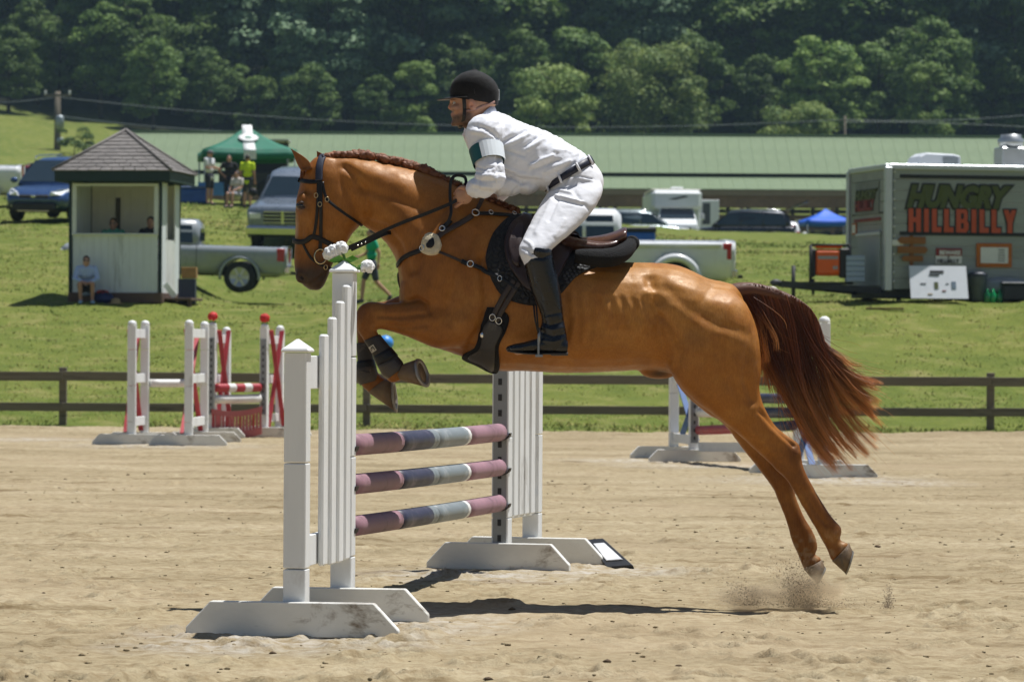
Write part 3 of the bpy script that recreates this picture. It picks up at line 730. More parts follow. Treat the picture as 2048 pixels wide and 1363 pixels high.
def sculpt(me, strokes, both=True, gate=.15):
    """press grooves and raise ridges along pixel polylines seen from the side"""
    V = verts_of(me); N = normals_of(me); x, y = px_of(V * np.array([1, 0, 1]) if both else V)
    if not both: pass
    tot = np.zeros(len(V))
    for pts, w, d in strokes:
        best = np.full(len(V), 1e9)
        if len(pts) == 1: best = np.hypot(x - pts[0][0], y - pts[0][1])
        for (x0, y0), (x1, y1) in zip(pts[:-1], pts[1:]):
            dx, dy = x1 - x0, y1 - y0; t = np.clip(((x - x0) * dx + (y - y0) * dy) / (dx * dx + dy * dy), 0, 1)
            best = np.minimum(best, np.hypot(x - x0 - t * dx, y - y0 - t * dy))
        tot += d * np.exp(-(best / w) ** 2)
    f = np.clip((np.abs(N[:, 1]) if both else -N[:, 1]) - gate, 0, 1) / (1 - gate)
    set_verts(me, V + N * (tot * np.sqrt(f))[:, None])

TR = [(1480, 585, 1500, 650, .06, 0), (1462, 568, 1476, 690, .15, 0), (1417, 558, 1428, 725, .225, 0), (1382, 541, 1385, 742, .262, 0), (1345, 529, 1340, 746, .272, 0),
      (1300, 526, 1292, 739, .268, 0), (1235, 524, 1235, 741, .285, 0), (1175, 514, 1175, 744, .298, 0), (1110, 478, 1110, 744, .298, 0, 2.2, -.08), (1062, 442, 1050, 741, .28, 0, 2.2, -.14),
      (1012, 417, 985, 738, .26, 0, 2.2, -.2), (962, 396, 920, 710, .25, 0, 2.2, -.22), (915, 372, 868, 690, .245, 0, 2.2, -.24), (880, 356, 826, 648, .225, 0, 2.2, -.25),
      (846, 345, 804, 590, .185, 0, 2.2, -.22), (808, 335, 795, 525, .145, 0, 2.2, -.15), (768, 326, 772, 484, .118, 0, 2.2, -.1), (735, 319, 745, 461, .102, 0), (700, 315, 727, 450, .092, 0), (668, 315, 716, 430, .08, 0), (650, 320, 690, 395, .07, 0)]
HD = [(632, 314, 676, 318, .045, 0), (617, 330, 704, 352, .078, 0), (606, 352, 716, 388, .094, 0), (598, 380, 722, 425, .102, 0, 2.2, .02), (593, 406, 720, 449, .104, 0, 2.2, .05), (591.5, 436, 706, 464, .09, 0, 2.3, .1),
      (591.5, 465, 692, 487, .076, 0, 2.4, .12), (590, 495, 677, 509, .064, 0, 2.4, .12), (589, 520, 664, 529, .056, 0, 2.4, .05), (590.5, 540, 657, 547, .057, 0, 2.4), (596, 556, 652, 561, .056, 0), (607, 569, 645, 573, .045, 0), (618, 578, 636, 580, .02, 0)]
def legs(kind, s):
    if kind == 'fore_near': return [(930, 585, 945, 690, .07, -.15), (895, 590, 905, 695, .092, -.155), (850, 596, 868, 694, .088, -.16), (806, 604, 822, 675, .074, -.165), (772, 607, 788, 663, .06, -.165), (742, 604, 762, 657, .053, -.165),
            (722, 611, 752, 659, .05, -.165), (711, 634, 748, 664, .046, -.165), (716, 660, 753, 664, .038, -.165), (729, 682, 760, 672, .03, -.165), (746, 710, 777, 694, .028, -.165), (760, 735, 794, 716, .033, -.165), (771, 755, 806, 731, .037, -.165),
            (785, 765, 809, 731, .033, -.165), (799, 760, 813, 726, .036, -.165), (806, 760, 818, 725, .036, -.165)]
    if kind == 'fore_far': return [(930, 575, 940, 690, .07, .15), (880, 578, 893, 690, .085, .15), (840, 580, 858, 688, .085, .15), (804, 590, 815, 668, .072, .15), (770, 603, 782, 658, .058, .15), (740, 606, 755, 654, .05, .15),
            (722, 614, 750, 655, .047, .15), (713, 640, 746, 660, .043, .15), (714, 664, 746, 668, .036, .15), (716, 690, 743, 690, .029, .15), (718, 720, 745, 717, .028, .15), (715, 748, 755, 744, .036, .15), (722, 768, 762, 752, .033, .15), (737, 783, 770, 757, .036, .15), (744, 790, 777, 760, .036, .15)]
    if kind == 'hind_near': return [(1330, 570, 1462, 580, .06, -.10), (1318, 610, 1490, 605, .095, -.145), (1320, 660, 1510, 648, .108, -.165), (1330, 718, 1519, 695, .108, -.168), (1352, 760, 1521, 740, .10, -.165), (1386, 797, 1518, 780, .088, -.16), (1426, 827, 1528, 814, .073, -.155),
            (1464, 857, 1549, 850, .06, -.15), (1500, 888, 1576, 873, .05, -.145), (1532, 918, 1597, 888, .044, -.14), (1554, 940, 1601, 906, .042, -.14), (1571, 955, 1605, 930, .037, -.14), (1585, 976, 1616, 955, .029, -.14), (1605, 1011, 1637, 993, .026, -.14),
            (1628, 1050, 1662, 1032, .027, -.14), (1642, 1074, 1683, 1057, .034, -.14), (1654, 1096, 1679, 1079, .030, -.14), (1662, 1116, 1694, 1085, .037, -.14), (1667, 1122, 1698, 1088, .037, -.14)]
    return [(1330, 570, 1462, 580, .06, .10), (1318, 610, 1488, 605, .095, .145), (1325, 700, 1512, 690, .105, .16), (1360, 775, 1508, 762, .092, .155), (1410, 822, 1505, 805, .075, .15), (1446, 845, 1515, 836, .062, .145), (1482, 891, 1540, 876, .05, .14), (1513, 930, 1563, 914, .044, .135),
            (1539, 965, 1581, 945, .042, .13), (1550, 983, 1586, 965, .037, .13), (1557, 1000, 1590, 990, .029, .13), (1572, 1038, 1606, 1030, .026, .13), (1584, 1078, 1628, 1068, .033, .13), (1594, 1102, 1634, 1095, .033, .13), (1600, 1116, 1629, 1108, .030, .13), (1606, 1131, 1640, 1114, .036, .13), (1608, 1138, 1644, 1120, .036, .13)]
m = MB()
m.rings(loft_rings(TR)); m.rings(loft_rings(HD)); 
for k in ('fore_near', 'fore_far', 'hind_near', 'hind_far'): m.rings(loft_rings(legs(k, 0)))
for s in (-1, 1):                                              # masses of shoulder, brisket and cheek
    c = P(905, 560, 0); m.ball(c + Vector((0, s * .155, 0)), (.17, .10, .27), 18, 12, m=Matrix.Rotation(R(-22), 3, 'Y'))
    c = P(935, 640, 0); m.ball(c + Vector((0, s * .17, 0)), (.15, .085, .12), 16, 10)
    c = P(830, 590, 0); m.ball(c + Vector((0, s * .10, 0)), (.07, .10, .13), 14, 10)
    c = P(612, 403, 0); m.ball(c + Vector((0, s * .082, 0)), (.042, .022, .042), 12, 8)
    c = P(604, 552, 0); m.ball(c + Vector((0, s * .038, 0)), (.03, .024, .035), 12, 8)
c = P(1318, 742, 0); m.ball(c, (.09, .05, .035), 12, 8)
me = m.mesh('body', mat('tmp', (.5, .5, .5))); fix_normals(me)
body = remesh(me, .008, 11, .5)
V = verts_of(body)
N = normals_of(body); set_verts(body, V + N * .0025)
S = [([(724, 452), (738, 425), (735, 390), (712, 352), (690, 335)], 8, -.013), ([(620, 425), (628, 455), (634, 480)], 6, .006), ([(618, 384)], 9, -.009), ([(603, 553), (608, 560)], 5, -.014), ([(612, 573), (632, 562), (650, 549)], 3, -.007),
     ([(690, 470), (700, 440), (690, 400)], 18, .008), ([(650, 470), (640, 505)], 8, -.006), ([(606, 440), (603, 500)], 7, -.004),
     ([(735, 445), (770, 455), (800, 490), (822, 545)], 9, -.012), ([(740, 400), (800, 430), (850, 480)], 22, .008), ([(720, 345), (790, 365), (850, 390)], 20, .007), ([(720, 375), (790, 398), (850, 425)], 9, -.006),
     ([(918, 395), (880, 430), (850, 480), (835, 540)], 11, -.014), ([(925, 430), (890, 520), (858, 590)], 18, .010), ([(950, 470), (915, 560), (895, 615)], 8, -.008), ([(965, 520), (975, 600), (962, 660), (935, 695)], 11, -.017), ([(930, 640), (905, 665)], 26, .012),
     ([(815, 604), (838, 598), (856, 608), (862, 625)], 5, -.014), ([(850, 628), (800, 634), (758, 632)], 5, -.007), ([(860, 650), (815, 655), (780, 650)], 5, -.005), ([(738, 620), (730, 650)], 7, .006), ([(870, 640), (835, 665)], 10, .006),
     ([(1296, 560), (1306, 610), (1312, 660), (1330, 720)], 13, -.020), ([(1298, 588)], 13, .024), ([(1300, 600), (1312, 615), (1318, 628)], 5, .010), ([(1325, 575), (1370, 620), (1430, 650), (1490, 668)], 13, -.006), ([(1335, 562), (1390, 590), (1450, 612)], 16, .005),
     ([(1345, 612), (1400, 655), (1470, 680)], 18, .005), ([(1508, 640), (1490, 700), (1484, 760), (1500, 800)], 10, -.012), ([(1345, 740), (1356, 700), (1340, 655), (1318, 630)], 8, -.010), ([(1400, 700), (1430, 780)], 34, .014), ([(1450, 760), (1480, 800)], 14, -.008),
     ([(1515, 820), (1550, 858), (1582, 888)], 5, -.011), ([(1500, 860), (1545, 905)], 9, .007), ([(1560, 925), (1580, 945)], 7, -.006), ([(1592, 905)], 8, .008), ([(1596, 970), (1620, 1010), (1645, 1045)], 3.5, -.006), ([(1660, 1062)], 9, .006),
     ([(1140, 720), (1240, 722), (1310, 712)], 12, -.004), ([(1000, 690), (1100, 715), (1200, 716)], 20, .004)]
S = [(a_, w_ * .9, d_ * 1.12) for a_, w_, d_ in S]
for vp in ([(1150, 702), (1220, 692), (1295, 704)], [(1440, 735), (1468, 785), (1502, 832)], [(862, 636), (812, 646), (765, 640)], [(640, 440), (654, 470), (660, 500)], [(900, 600), (880, 640), (850, 668)], [(700, 380), (722, 400), (728, 430)]): S.append((vp, 2.6, .003))
for k in range(9): S.append(([(1118 + 22 * k, 585 + 2 * k), (1124 + 23 * k, 640), (1118 + 23 * k, 690 - 4 * k)], 5.5, .0045))
for k in range(9): S.append(([(1129 + 22 * k, 590 + 2 * k), (1135 + 23 * k, 640), (1129 + 23 * k, 690 - 4 * k)], 5.5, -.0032))
sculpt(body, S)
V = verts_of(body); x, y = px_of(V); N = normals_of(body)
set_verts(body, V + N * ((fbm(x / 16, y / 16, 3, 12) - .5) * .0032)[:, None])
HB = BVHTree.FromPolygons([tuple(v) for v in verts_of(body)], [tuple(p.vertices) for p in body.polygons])
def hit(px, py, Y0=None):
    """first horse surface behind a photo pixel"""
    d = ray(px, py).normalized(); h = HB.ray_cast(Vector((0, -D0, HC)), d)
    return (h[0], h[1]) if h[0] is not None else (None, None)
# coat colours: chestnut, darker points, grey brown muzzle, plus shade painted over the shoulder
x, y = px_of(V); base = np.array([.365, .138, .025]); dark = np.array([.14, .044, .011]); muz = np.array([.045, .034, .030]); gold = np.array([.50, .232, .056]); col = np.tile(base, (len(V), 1))
def blend(c, k): 
    global col
    k = np.clip(k, 0, 1)[:, None]; col = col * (1 - k) + c * k
nz = fbm(x / 40, y / 40, 4, 51); nz2 = fbm(x / 9, y / 9, 3, 52)
blend(gold, sstep(1050, 1250, x) * sstep(.3, .7, nz) * .9 * sstep(760, 620, y))
blend(dark, sstep(860, 700, x) * sstep(580, 600, y) * .75 * (nz > -1)); blend(dark, sstep(760, 850, x) * sstep(1010, 920, x) * sstep(380, 470, y) * .3)  # dark forelegs; then lower neck and shoulder browned to stand for shade
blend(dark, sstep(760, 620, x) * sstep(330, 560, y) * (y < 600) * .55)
blend(muz, sstep(505, 548, y + (x - 620) * .15) * (x < 690) * (y < 590) * .95)
blend(dark, sstep(860, 960, y) * .55); blend(dark * .9, np.exp(-((x - 1590) / 16) ** 2 - ((y - 905) / 26) ** 2) * .8)
blend(np.array([.30, .22, .13]), sstep(1040, 1100, y) * sstep(.45, .65, nz2) * .6)
blend(muz * 1.1, np.exp(-((x - 606) / 11) ** 2 - ((y - 412) / 13) ** 2) * .8)
blend(muz, np.exp(-((x - 1318) / 22) ** 2 - ((y - 747) / 8) ** 2) * .9)
blend(np.array([.55, .45, .36]), np.exp(-((x - 593) / 3.2) ** 2 - ((y - 455) / 22) ** 2) * (N[:, 1] < .8) * .5)
blend(dark, sstep(.55, .75, nz) * .22); blend(gold, sstep(.55, .75, 1 - nz) * .25)
col *= (.9 + .2 * nz2)[:, None]
add_attr(body, 'coat', col)
n = NT('chestnut_coat'); at = n.n('ShaderNodeAttribute', attribute_name='coat')
hairn = n.noise(150, 4, .75, n.stretch(1, 1, .22)); h2 = n.noise(26, 6, .7)
cc = n.mix(n.ramp(hairn, [(.3, .8), (.65, 0.)]), at.outputs['Color'], (.62, .55, .46), 'MULTIPLY')
n.set(Base_Color=cc, Specular_IOR_Level=.4, Specular_Tint=(1., .82, .6))
n.l(n.ramp(h2, [(.3, .32), (.7, .6)]), n.b.inputs['Roughness'])
n.bump(n.math('ADD', n.math('MULTIPLY', hairn, .5), n.math('MULTIPLY', h2, .5)), .36, .005)
coat = MATS['chestnut_coat']; body.materials.clear(); body.materials.append(coat)
# ears: thin curled leaves of skin, kept in the body mesh
def ear(front, back, tip, yc, w):
    """front/back: where the ear leaves the head, tip: its point"""
    A, B, T = P(*front, yc), P(*back, yc), P(*tip, yc - .01); rs = []
    for k in range(11):
        t = k / 10; wid = (1 - t ** 1.7) * (1 + .45 * math.sin(math.pi * t)) * .98 + .03; C = ((A + B) / 2).lerp(T, t) + Vector((.010 * math.sin(t * 3.1), 0, 0)); u = (A - B) / 2 * wid; r = []
        for i in range(16):
            a = 6.2832 * i / 16; c, q = math.cos(a), math.sin(a); d = w * wid * q
            if q < 0 and 0 < k < 10: d *= -.05 + .5 * (1 - math.exp(-(c / .75) ** 4))      # the open, hollow side
            r.append(C + u * c + Vector((0, 1, 0)) * d)
        rs.append(r)
    return MB().rings(rs)
bm = bmesh.new(); bm.from_mesh(body)
for e in (ear((604, 343), (624, 338), (581, 297), -.06, .026), ear((634, 326), (652, 322), (633, 302), .06, .022)):
    em = e.mesh('ear', coat); add_attr(em, 'coat', np.tile(np.array([.25, .095, .028]), (len(em.vertices), 1))); bm.from_mesh(em)
bm.to_mesh(body); bm.free()
HO = G(1180, 1215); HO.z = 0
horse = thing('horse', 'chestnut horse in mid leap over the striped poles', 'horse', HO)
body.transform(Matrix.Translation(-HO)); link('body', body, horse)
for p in body.polygons: p.use_smooth = True
# eyes, nostrils
eye_m = mat('horse_eye', (.012, .008, .006), .08, .1, spec=.8); ec, en = hit(603, 411)
MB().ball(ec + Vector((-.004, .012, 0)), (.022, .018, .019), 14, 10).build('eye', eye_m, horse, HO)
lid = mat('eyelid', (.07, .04, .028), .6)
for s_, rz in ((.006, .5), (-.016, -.4)):
    pts = []
    for k in range(7):
        t = k / 6 - .5; q = P(603 + t * 17, 411 - (6.5 - 18 * t * t) * (1 if rz > 0 else -.8), ec.y); pts.append(Vector((q.x, ec.y - .004 + .05 * t * t, q.z)))
    MB().tube(pts, [.002, .005, .006, .006, .006, .005, .002], 6).build('eyelid', lid, horse, HO)
nc, nn = hit(604, 555)
MB().ball(nc + Vector((.0, .003, 0)), (.011, .008, .019), 12, 8, m=Matrix.Rotation(R(25), 3, 'Y')).build('nostril', mat('nostril', (.012, .008, .007), .8), horse, HO)
# hooves
horn = mat('hoof_horn', (.155, .10, .052), .6, .5, 12, bump=.5, bscale=40, wear=(.07, .058, .045), wamt=.7, st=(1, 1, .5)); solem = mat('hoof_sole', (.055, .04, .03), .9, .4, 20); shoe = mat('iron_shoe', (.30, .28, .25), .5, .25, 20, metal=.6)
def hoof(cf, cb, sf, sb, yc, tilt=0., wt=.046, ws=.06):
    """cf/cb: front and back of the coronet, sf/sb: toe and heel of the sole"""
    r = []
    for t in (0, .06, .5, 1.0):
        A = P(*[a + (b - a) * t for a, b in zip(cf, sf)], yc); B = P(*[a + (b - a) * t for a, b in zip(cb, sb)], yc); w = wt + (ws - wt) * t + (.003 if t == .06 else 0); C = (A + B) / 2; u = (A - B) / 2; q = []
        for i in range(22):
            a = 6.2832 * i / 22; c, s_ = math.cos(a), math.sin(a); q.append(C + u * c * (1. if c > 0 else .95) + Vector((0, 1, 0)) * (w * s_ * (1 if c > 0 else .92)) + Vector((0, 0, 0)))
        r.append(q)
    piv = sum(r[0], Vector()) / 22; rm = Matrix.Rotation(tilt, 3, 'Z')
    r = [[piv + rm @ (p - piv) for p in q] for q in r]
    h = MB().rings(r).build('hoof', horn, horse, HO)
    C = sum(r[-1], Vector()) / 22; ax = (C - sum(r[0], Vector()) / 22).normalized()
    e1 = [C + (p - C) * 1.03 for p in r[-1]]; e2 = [p + ax * .009 for p in e1]; e3 = [C + (p - C) * .74 + ax * .009 for p in r[-1]]; e4 = [C + (p - C) * .72 - ax * .006 for p in r[-1]]
    MB().rings([e1, e2, e3, e4], caps=False).build('shoe', shoe, h, HO)
    MB().add([C + (p - C) * .74 - ax * .004 for p in r[-1]], [tuple(range(22))]).build('sole', solem, h, HO)
    return h
hoof((799, 760), (813, 725), (856, 773), (838, 716), -.165, R(-26))
hoof((737, 785), (773, 757), (791, 822), (784, 756), .15, R(-8))
hoof((1664, 1121), (1699, 1084), (1690, 1145), (1705, 1099), -.14, 0)
hoof((1607, 1137), (1645, 1118), (1632, 1165), (1650, 1132), .13, 0)
# mane: a plaited roll along the crest
hair_m = mat('mane_hair', (.21, .072, .026), .55, .4, 40, bump=.5, bscale=120, st=(1, 1, 1))
mane = []
crest = catmull([(652, 318), (668, 313), (700, 313), (740, 314), (780, 322), (820, 332), (856, 344), (885, 358), (915, 371), (960, 395), (1000, 410), (1035, 425)], 14)
rq = random.Random(4); mm = MB()
for k, (cx, cy) in enumerate(crest):
    big = 1.0 if cx < 870 else .62
    c = P(cx, cy - 1.5 * big, -.008 + .012 * math.sin(k * 1.3)); r = .015 * big * (.5 + .9 * rq.random()); c = c + Vector((.006 * (rq.random() - .5), .012 * (rq.random() - .5), .010 * (rq.random() - .35)))
    mm.ball(c, (r * 1.5, r * .85, r * .95), 8, 6, jit=.5, m=Matrix.Rotation(rq.random() * 1.6 - .8, 3, 'Y'))
for k in range(1500):
    cx, cy = crest[int(rq.random() * (len(crest) - 1))]; q = P(cx + rq.random() * 3, cy, 0); s_ = -1 if rq.random() < .75 else 1
    L = .006 + .034 * rq.random(); dx = .034 * (rq.random() - .4)
    mm.tube([q + Vector((0, s_ * .002, .008)), q + Vector((dx * .5, s_ * .014, .010 + .014 * rq.random())), q + Vector((dx, s_ * .02, .008 - L * .7))], [.0014, .0013, .0004], 3)
mm.build('mane', hair_m, horse, HO)
mm = MB()
for k in range(70):
    q = P(607 + rq.random() * 12, 336 + rq.random() * 6, (rq.random() - .5) * .05)
    mm.tube([q, q + Vector((-.012, -.02 * rq.random(), -.012)), q + Vector((-.018 + .012 * rq.random(), -.02, -.03 - .025 * rq.random()))], [.003, .003, .001], 4)
mm.build('forelock', hair_m, horse, HO)
# tail: a fall of single hairs off the lifted dock
tail_m = NT('tail_hair'); at = tail_m.n('ShaderNodeAttribute', attribute_name='coat'); tail_m.set(Base_Color=at.outputs['Color'], Roughness=.42, Specular_IOR_Level=.5)
dock = catmull([(1460, 572), (1480, 567), (1510, 567), (1550, 577), (1590, 594), (1622, 618), (1640, 650), (1652, 690)], 8)
m = MB().tube([P(a, b + 10 * (1 - k / len(dock)) + 6, 0) for k, (a, b) in enumerate(dock[:40])], [.045 - .0007 * k for k in range(40)], 10)
m.build('tail_dock', mat('dock', (.10, .034, .014), .6, .3, 60), horse, HO)
tq = np.random.default_rng(21); Vt = []; Ft = []; Ct = []; nv = 0
def bez(p0, p1, p2, p3, t): 
    t = t[:, None]; return (1 - t) ** 3 * p0 + 3 * (1 - t) ** 2 * t * p1 + 3 * (1 - t) * t * t * p2 + t ** 3 * p3
locks = []
ends = np.array([(1628, 842), (1650, 880), (1668, 915), (1682, 948), (1700, 930), (1722, 922), (1745, 905), (1762, 880), (1766, 850), (1756, 815), (1740, 790)], float)
for k in range(84):
    r = tq.random()
    if r < .12:  e = np.array([1517 + 40 * tq.random(), 690 + 95 * tq.random()]); s_ = .02 + .2 * tq.random()
    elif r < .90:
        i = tq.random() * 9.99; e = ends[int(i)] * (1 - i % 1) + ends[int(i) + 1] * (i % 1); e = e * 1.0 + tq.normal(size=2) * 9; e -= np.array([.42, .72]) * (110 * tq.random() ** 1.6); s_ = np.clip((i / 10) * .75 + .3 * tq.random(), .03, .98)
    else: e = np.array([1700 + 75 * tq.random(), 760 + 25 * tq.random()]); s_ = .75 + .24 * tq.random()
    locks.append((s_, e, (tq.random() - .5) * .12, tq.random()))
tt = np.linspace(0, 1, 15)
for k in range(3600):
    s_, e, yy, sh = locks[int(tq.random() * len(locks))]
    s_ = float(np.clip(s_ + tq.normal() * .05, 0.0, .99)); e = e + tq.normal(size=2) * (3.2 if tq.random() < .78 else 9 if tq.random() < .75 else 26)
    di = s_ * (len(dock) - 2); i = int(di); d0 = np.array(dock[i]) * (1 - di % 1) + np.array(dock[i + 1]) * (di % 1); tg = np.array(dock[i + 1]) - np.array(dock[i]); tg /= np.linalg.norm(tg)
    d0 = d0 + np.array([-tg[1], tg[0]]) * (10 * tq.random() * (1 - s_ * .5)); Ln = np.linalg.norm(e - d0)
    short = e[0] < 1570
    p1 = d0 + tg * Ln * (.10 if short else .13) + np.array([0, Ln * (.2 if short else .30)]); p2 = e - (np.array([.05, 1.]) if short else np.array([.66, .62]) if e[1] > 800 else np.array([.9, .25])) * Ln * .36
    c = bez(d0, p1, p2, e, tt); c[:, 0] += np.sin(tt * (5 + 5 * sh) + sh * 9) * 5.5 * tt; c[:, 1] += np.cos(tt * (6 + 3 * sh) + sh * 5) * 2.5 * tt; y0 = (tq.random() - .5) * .05; yv = y0 + (yy + (tq.random() - .5) * .05 - y0) * tt ** .8
    pts = np.array([P(a, b, q) for (a, b), q in zip(c, yv)]); r0 = .0013 + .0012 * tq.random(); rr = r0 * (1 - .8 * tt ** 1.5)
    a0 = tq.random() * 6.28; ring = []
    for j in range(3):
        a = a0 + 2.0944 * j; ring.append(pts + rr[:, None] * np.array([math.cos(a), math.sin(a), .3 * math.cos(a + 1)]))
    ring = np.stack(ring, 1); Vt.append(ring.reshape(-1, 3)); g = nv + np.arange(45).reshape(15, 3); nv += 45
    for j in range(3): Ft.append(np.stack([g[:-1, j], g[:-1, (j + 1) % 3], g[1:, (j + 1) % 3], g[1:, j]], -1))
    b_ = np.array([.15, .041, .015]) * (.55 + .9 * sh); tipc = np.array([.80, .34, .10]) * (.7 + .6 * tq.random()); w_ = np.clip((tt - .45) * 1.7, 0, 1)[:, None]
    Ct.append(np.repeat(b_ * (1 - w_) + tipc * w_, 3, 0))
tme = fast_mesh('tail', np.concatenate(Vt) - np.array(HO), np.concatenate(Ft), MATS['tail_hair'], True); add_attr(tme, 'coat', np.concatenate(Ct)); link('tail', tme, horse)

# ---- straps and pads that lie on the horse
def surf(px, py, lift, Y=0.):
    p, n_ = hit(px, py)
    if p is None:
        for r in (2, 4, 7, 11, 16):
            for a in range(12):
                p, n_ = hit(px + r * math.cos(a * .5236), py + r * math.sin(a * .5236))
                if p is not None: break
            if p is not None: break
        else: return P(px, py, Y), Vector((0, -1, 0))
        p = P(px, py, p.y); n_ = (n_ + Vector((0, -.3, 0))).normalized()
    return p + n_ * lift, n_
def strap(name, pts, w, m, parent, off, th=.005, lift=.002, mirror=False, sub=6):
    pp = catmull(pts, sub); q = [surf(a, b, lift) for a, b in pp]
    P3 = [a for a, _ in q]; N3 = [b for _, b in q]
    for _ in range(3):
        P3 = [P3[0]] + [(P3[k - 1] + P3[k] * 2 + P3[k + 1]) / 4 for k in range(1, len(P3) - 1)] + [P3[-1]]
        N3 = [N3[0]] + [(N3[k - 1] + N3[k] * 2 + N3[k + 1]).normalized() for k in range(1, len(N3) - 1)] + [N3[-1]]
    mb = MB()
    for s_ in ((1, -1) if mirror else (1,)):
        rs = []
        for k in range(len(P3)):
            t = (P3[min(k + 1, len(P3) - 1)] - P3[max(k - 1, 0)]).normalized(); b_ = t.cross(N3[k]).normalized() * (w / 2); n_ = N3[k]
            sec = [P3[k] - b_, P3[k] + b_, P3[k] + b_ * .94 + n_ * th * .8, P3[k] + b_ * .6 + n_ * th, P3[k] - b_ * .6 + n_ * th, P3[k] - b_ * .94 + n_ * th * .8]
            rs.append([Vector((p.x, p.y * s_, p.z)) for p in sec])
        mb.rings(rs, flip=(s_ < 0))
    return mb.build(name, m, parent, off)
def strap3(name, pts, w, m, parent, off, th=.004, sub=6, up=(0, -1, 0)):
    """a free hanging strap through 3-D points"""
    P3 = [Vector(p) for p in catmull([tuple(p) for p in pts], sub)]; rs = []; up = Vector(up)
    for k in range(len(P3)):
        t = (P3[min(k + 1, len(P3) - 1)] - P3[max(k - 1, 0)]).normalized(); b_ = t.cross(up).normalized() * (w / 2); n_ = b_.cross(t).normalized() * th
        rs.append([P3[k] - b_ - n_ / 2, P3[k] + b_ - n_ / 2, P3[k] + b_ + n_ / 2, P3[k] - b_ + n_ / 2])
    return MB().rings(rs, smooth=False).build(name, m, parent, off)
def patch(name, poly, m, parent, off, th=.012, lift=.001, K=7, edge=.35, dense=7., centre=None):
    """a padded sheet lying on the horse inside a pixel outline"""
    pp = catmull(list(poly) + [poly[0]], 5)[:-1]; cx, cy = centre or (sum(p[0] for p in pp) / len(pp), sum(p[1] for p in pp) / len(pp)); rs = []
    def ringat(s, lf): return [surf(cx + (a - cx) * s, cy + (b - cy) * s, lf)[0] for a, b in pp]
    rs.append(ringat(1., lift - .004)); rs.append(ringat(1., lift + th * edge)); rs.append(ringat(.985, lift + th * .85))
    for k in range(K): rs.append(ringat(.96 * (1 - (k + .0) / K) ** 1.0 if k else .96, lift + th))
    mb = MB().rings(rs, caps=False); c = surf(cx, cy, lift + th)[0]; n_ = len(pp); mb.add(rs[-1] + [c], [(i, (i + 1) % n_, n_) for i in range(n_)], True)
    o = mb.build(name, m, parent, off); fix_normals(o.data); return o
def ring3(name, c, n_, r, m, parent, off, t=.004, sx=1.):
    n_ = Vector(n_).normalized(); u = n_.cross(Vector((0, 0, 1))).normalized(); v = n_.cross(u); c = Vector(c)
    pts = [c + (u * math.cos(a) * sx + v * math.sin(a)) * r for a in [6.2832 * k / 20 for k in range(21)]]
    return MB().tube(pts, t, 6, caps=False).build(name, m, parent, off)
lea = mat('black_leather', (.008, .008, .009), .45, .3, 30, bump=.2, bscale=90, spec=.35); brl = mat('brown_leather', (.040, .024, .015), .45, .3, 25, bump=.2, bscale=90); silver = mat('silver_fitting', (.75, .74, .70), .25, .1, metal=1.); brass = mat('brass_fitting', (.62, .48, .26), .3, .1, metal=1.)
# bridle
br = thing('bridle', 'black leather bridle with padded crown on the horse head', 'bridle', HO)
strap('crown_piece', [(646, 313), (642, 322), (639, 338), (638, 362)], .034, mat('navy_padding', (.02, .026, .05), .6, .2, 40), br, HO, .009, .002, True)
strap('browband', [(599, 360), (612, 363), (628, 364), (641, 363)], .02, lea, br, HO, .006, .002, True)
strap('cheek_strap', [(637, 362), (636, 400), (633, 440), (628, 470)], .014, lea, br, HO, .005, .002, True)
strap('cheek_strap', [(641, 362), (642, 400), (642, 440), (641, 480), (640, 502)], .016, lea, br, HO, .005, .003, True)
strap('throat_latch', [(645, 364), (650, 390), (660, 405), (685, 424), (705, 438), (723, 450)], .013, lea, br, HO, .004, .002, True)
strap('noseband', [(588, 481), (598, 484), (612, 482), (625, 473), (645, 480), (665, 490), (686, 497)], .024, lea, br, HO, .007, .002, True)
strap('flash_strap', [(607, 488), (614, 503), (624, 518), (644, 531), (660, 536)], .012, lea, br, HO, .004, .002, True)
for px, py in ((633, 391), (640, 409), (654, 399), (650, 534)):
    c, n_ = surf(px, py, .008); ring3('buckle', c, n_, .011, brass, br, HO, .002, .8)
c, n_ = surf(641, 513, .012); ring3('bit_ring', c + Vector((0, -.004, 0)), (0.15, -1, .1), .034, brass, br, HO, .0045, .8); bitp = c
# reins
rn = thing('reins', 'black leather reins running from bit ring to rider hand', 'reins', HO)
def npt(px, py, l=.012): return surf(px, py, l)[0]
hand_p = P(932, 388, -.20)
a = bitp + Vector((.02, -.012, 0))
strap3('rein', [a, P(665, 505, -.13), P(700, 493, -.15), P(730, 480, -.16), P(762, 464, -.17), P(800, 447, -.18), P(860, 424, -.205), P(905, 405, -.21), hand_p], .016, lea, rn, HO, .004)
strap3('rein_grip', [P(702, 499, -.14), P(730, 486, -.15), P(768, 468, -.145), npt(785, 463)], .018, lea, rn, HO, .006)
for px, py in ((716, 488.5), (723, 485.5), (731, 482)): MB().ball(P(px, py + 2, -.166), .0045, 8, 6).build('stud', silver, rn, HO)
strap3('rein_loop', [hand_p + Vector((0, -.01, .03)), P(930, 355, -.19), P(912, 351, -.19), P(902, 362, -.195), P(900, 390, -.2), P(902, 425, -.22), P(893, 450, -.225), P(884, 461, -.23)], .014, lea, rn, HO, .004)
a2 = Vector((a.x, -a.y, a.z)); strap3('far_rein', [a2, Vector((P(730, 480, 0).x, .15, P(730, 480, 0).z)), Vector((P(860, 424, 0).x, .2, P(860, 424, 0).z)), P(975, 392, .13)], .016, lea, rn, HO, .004)
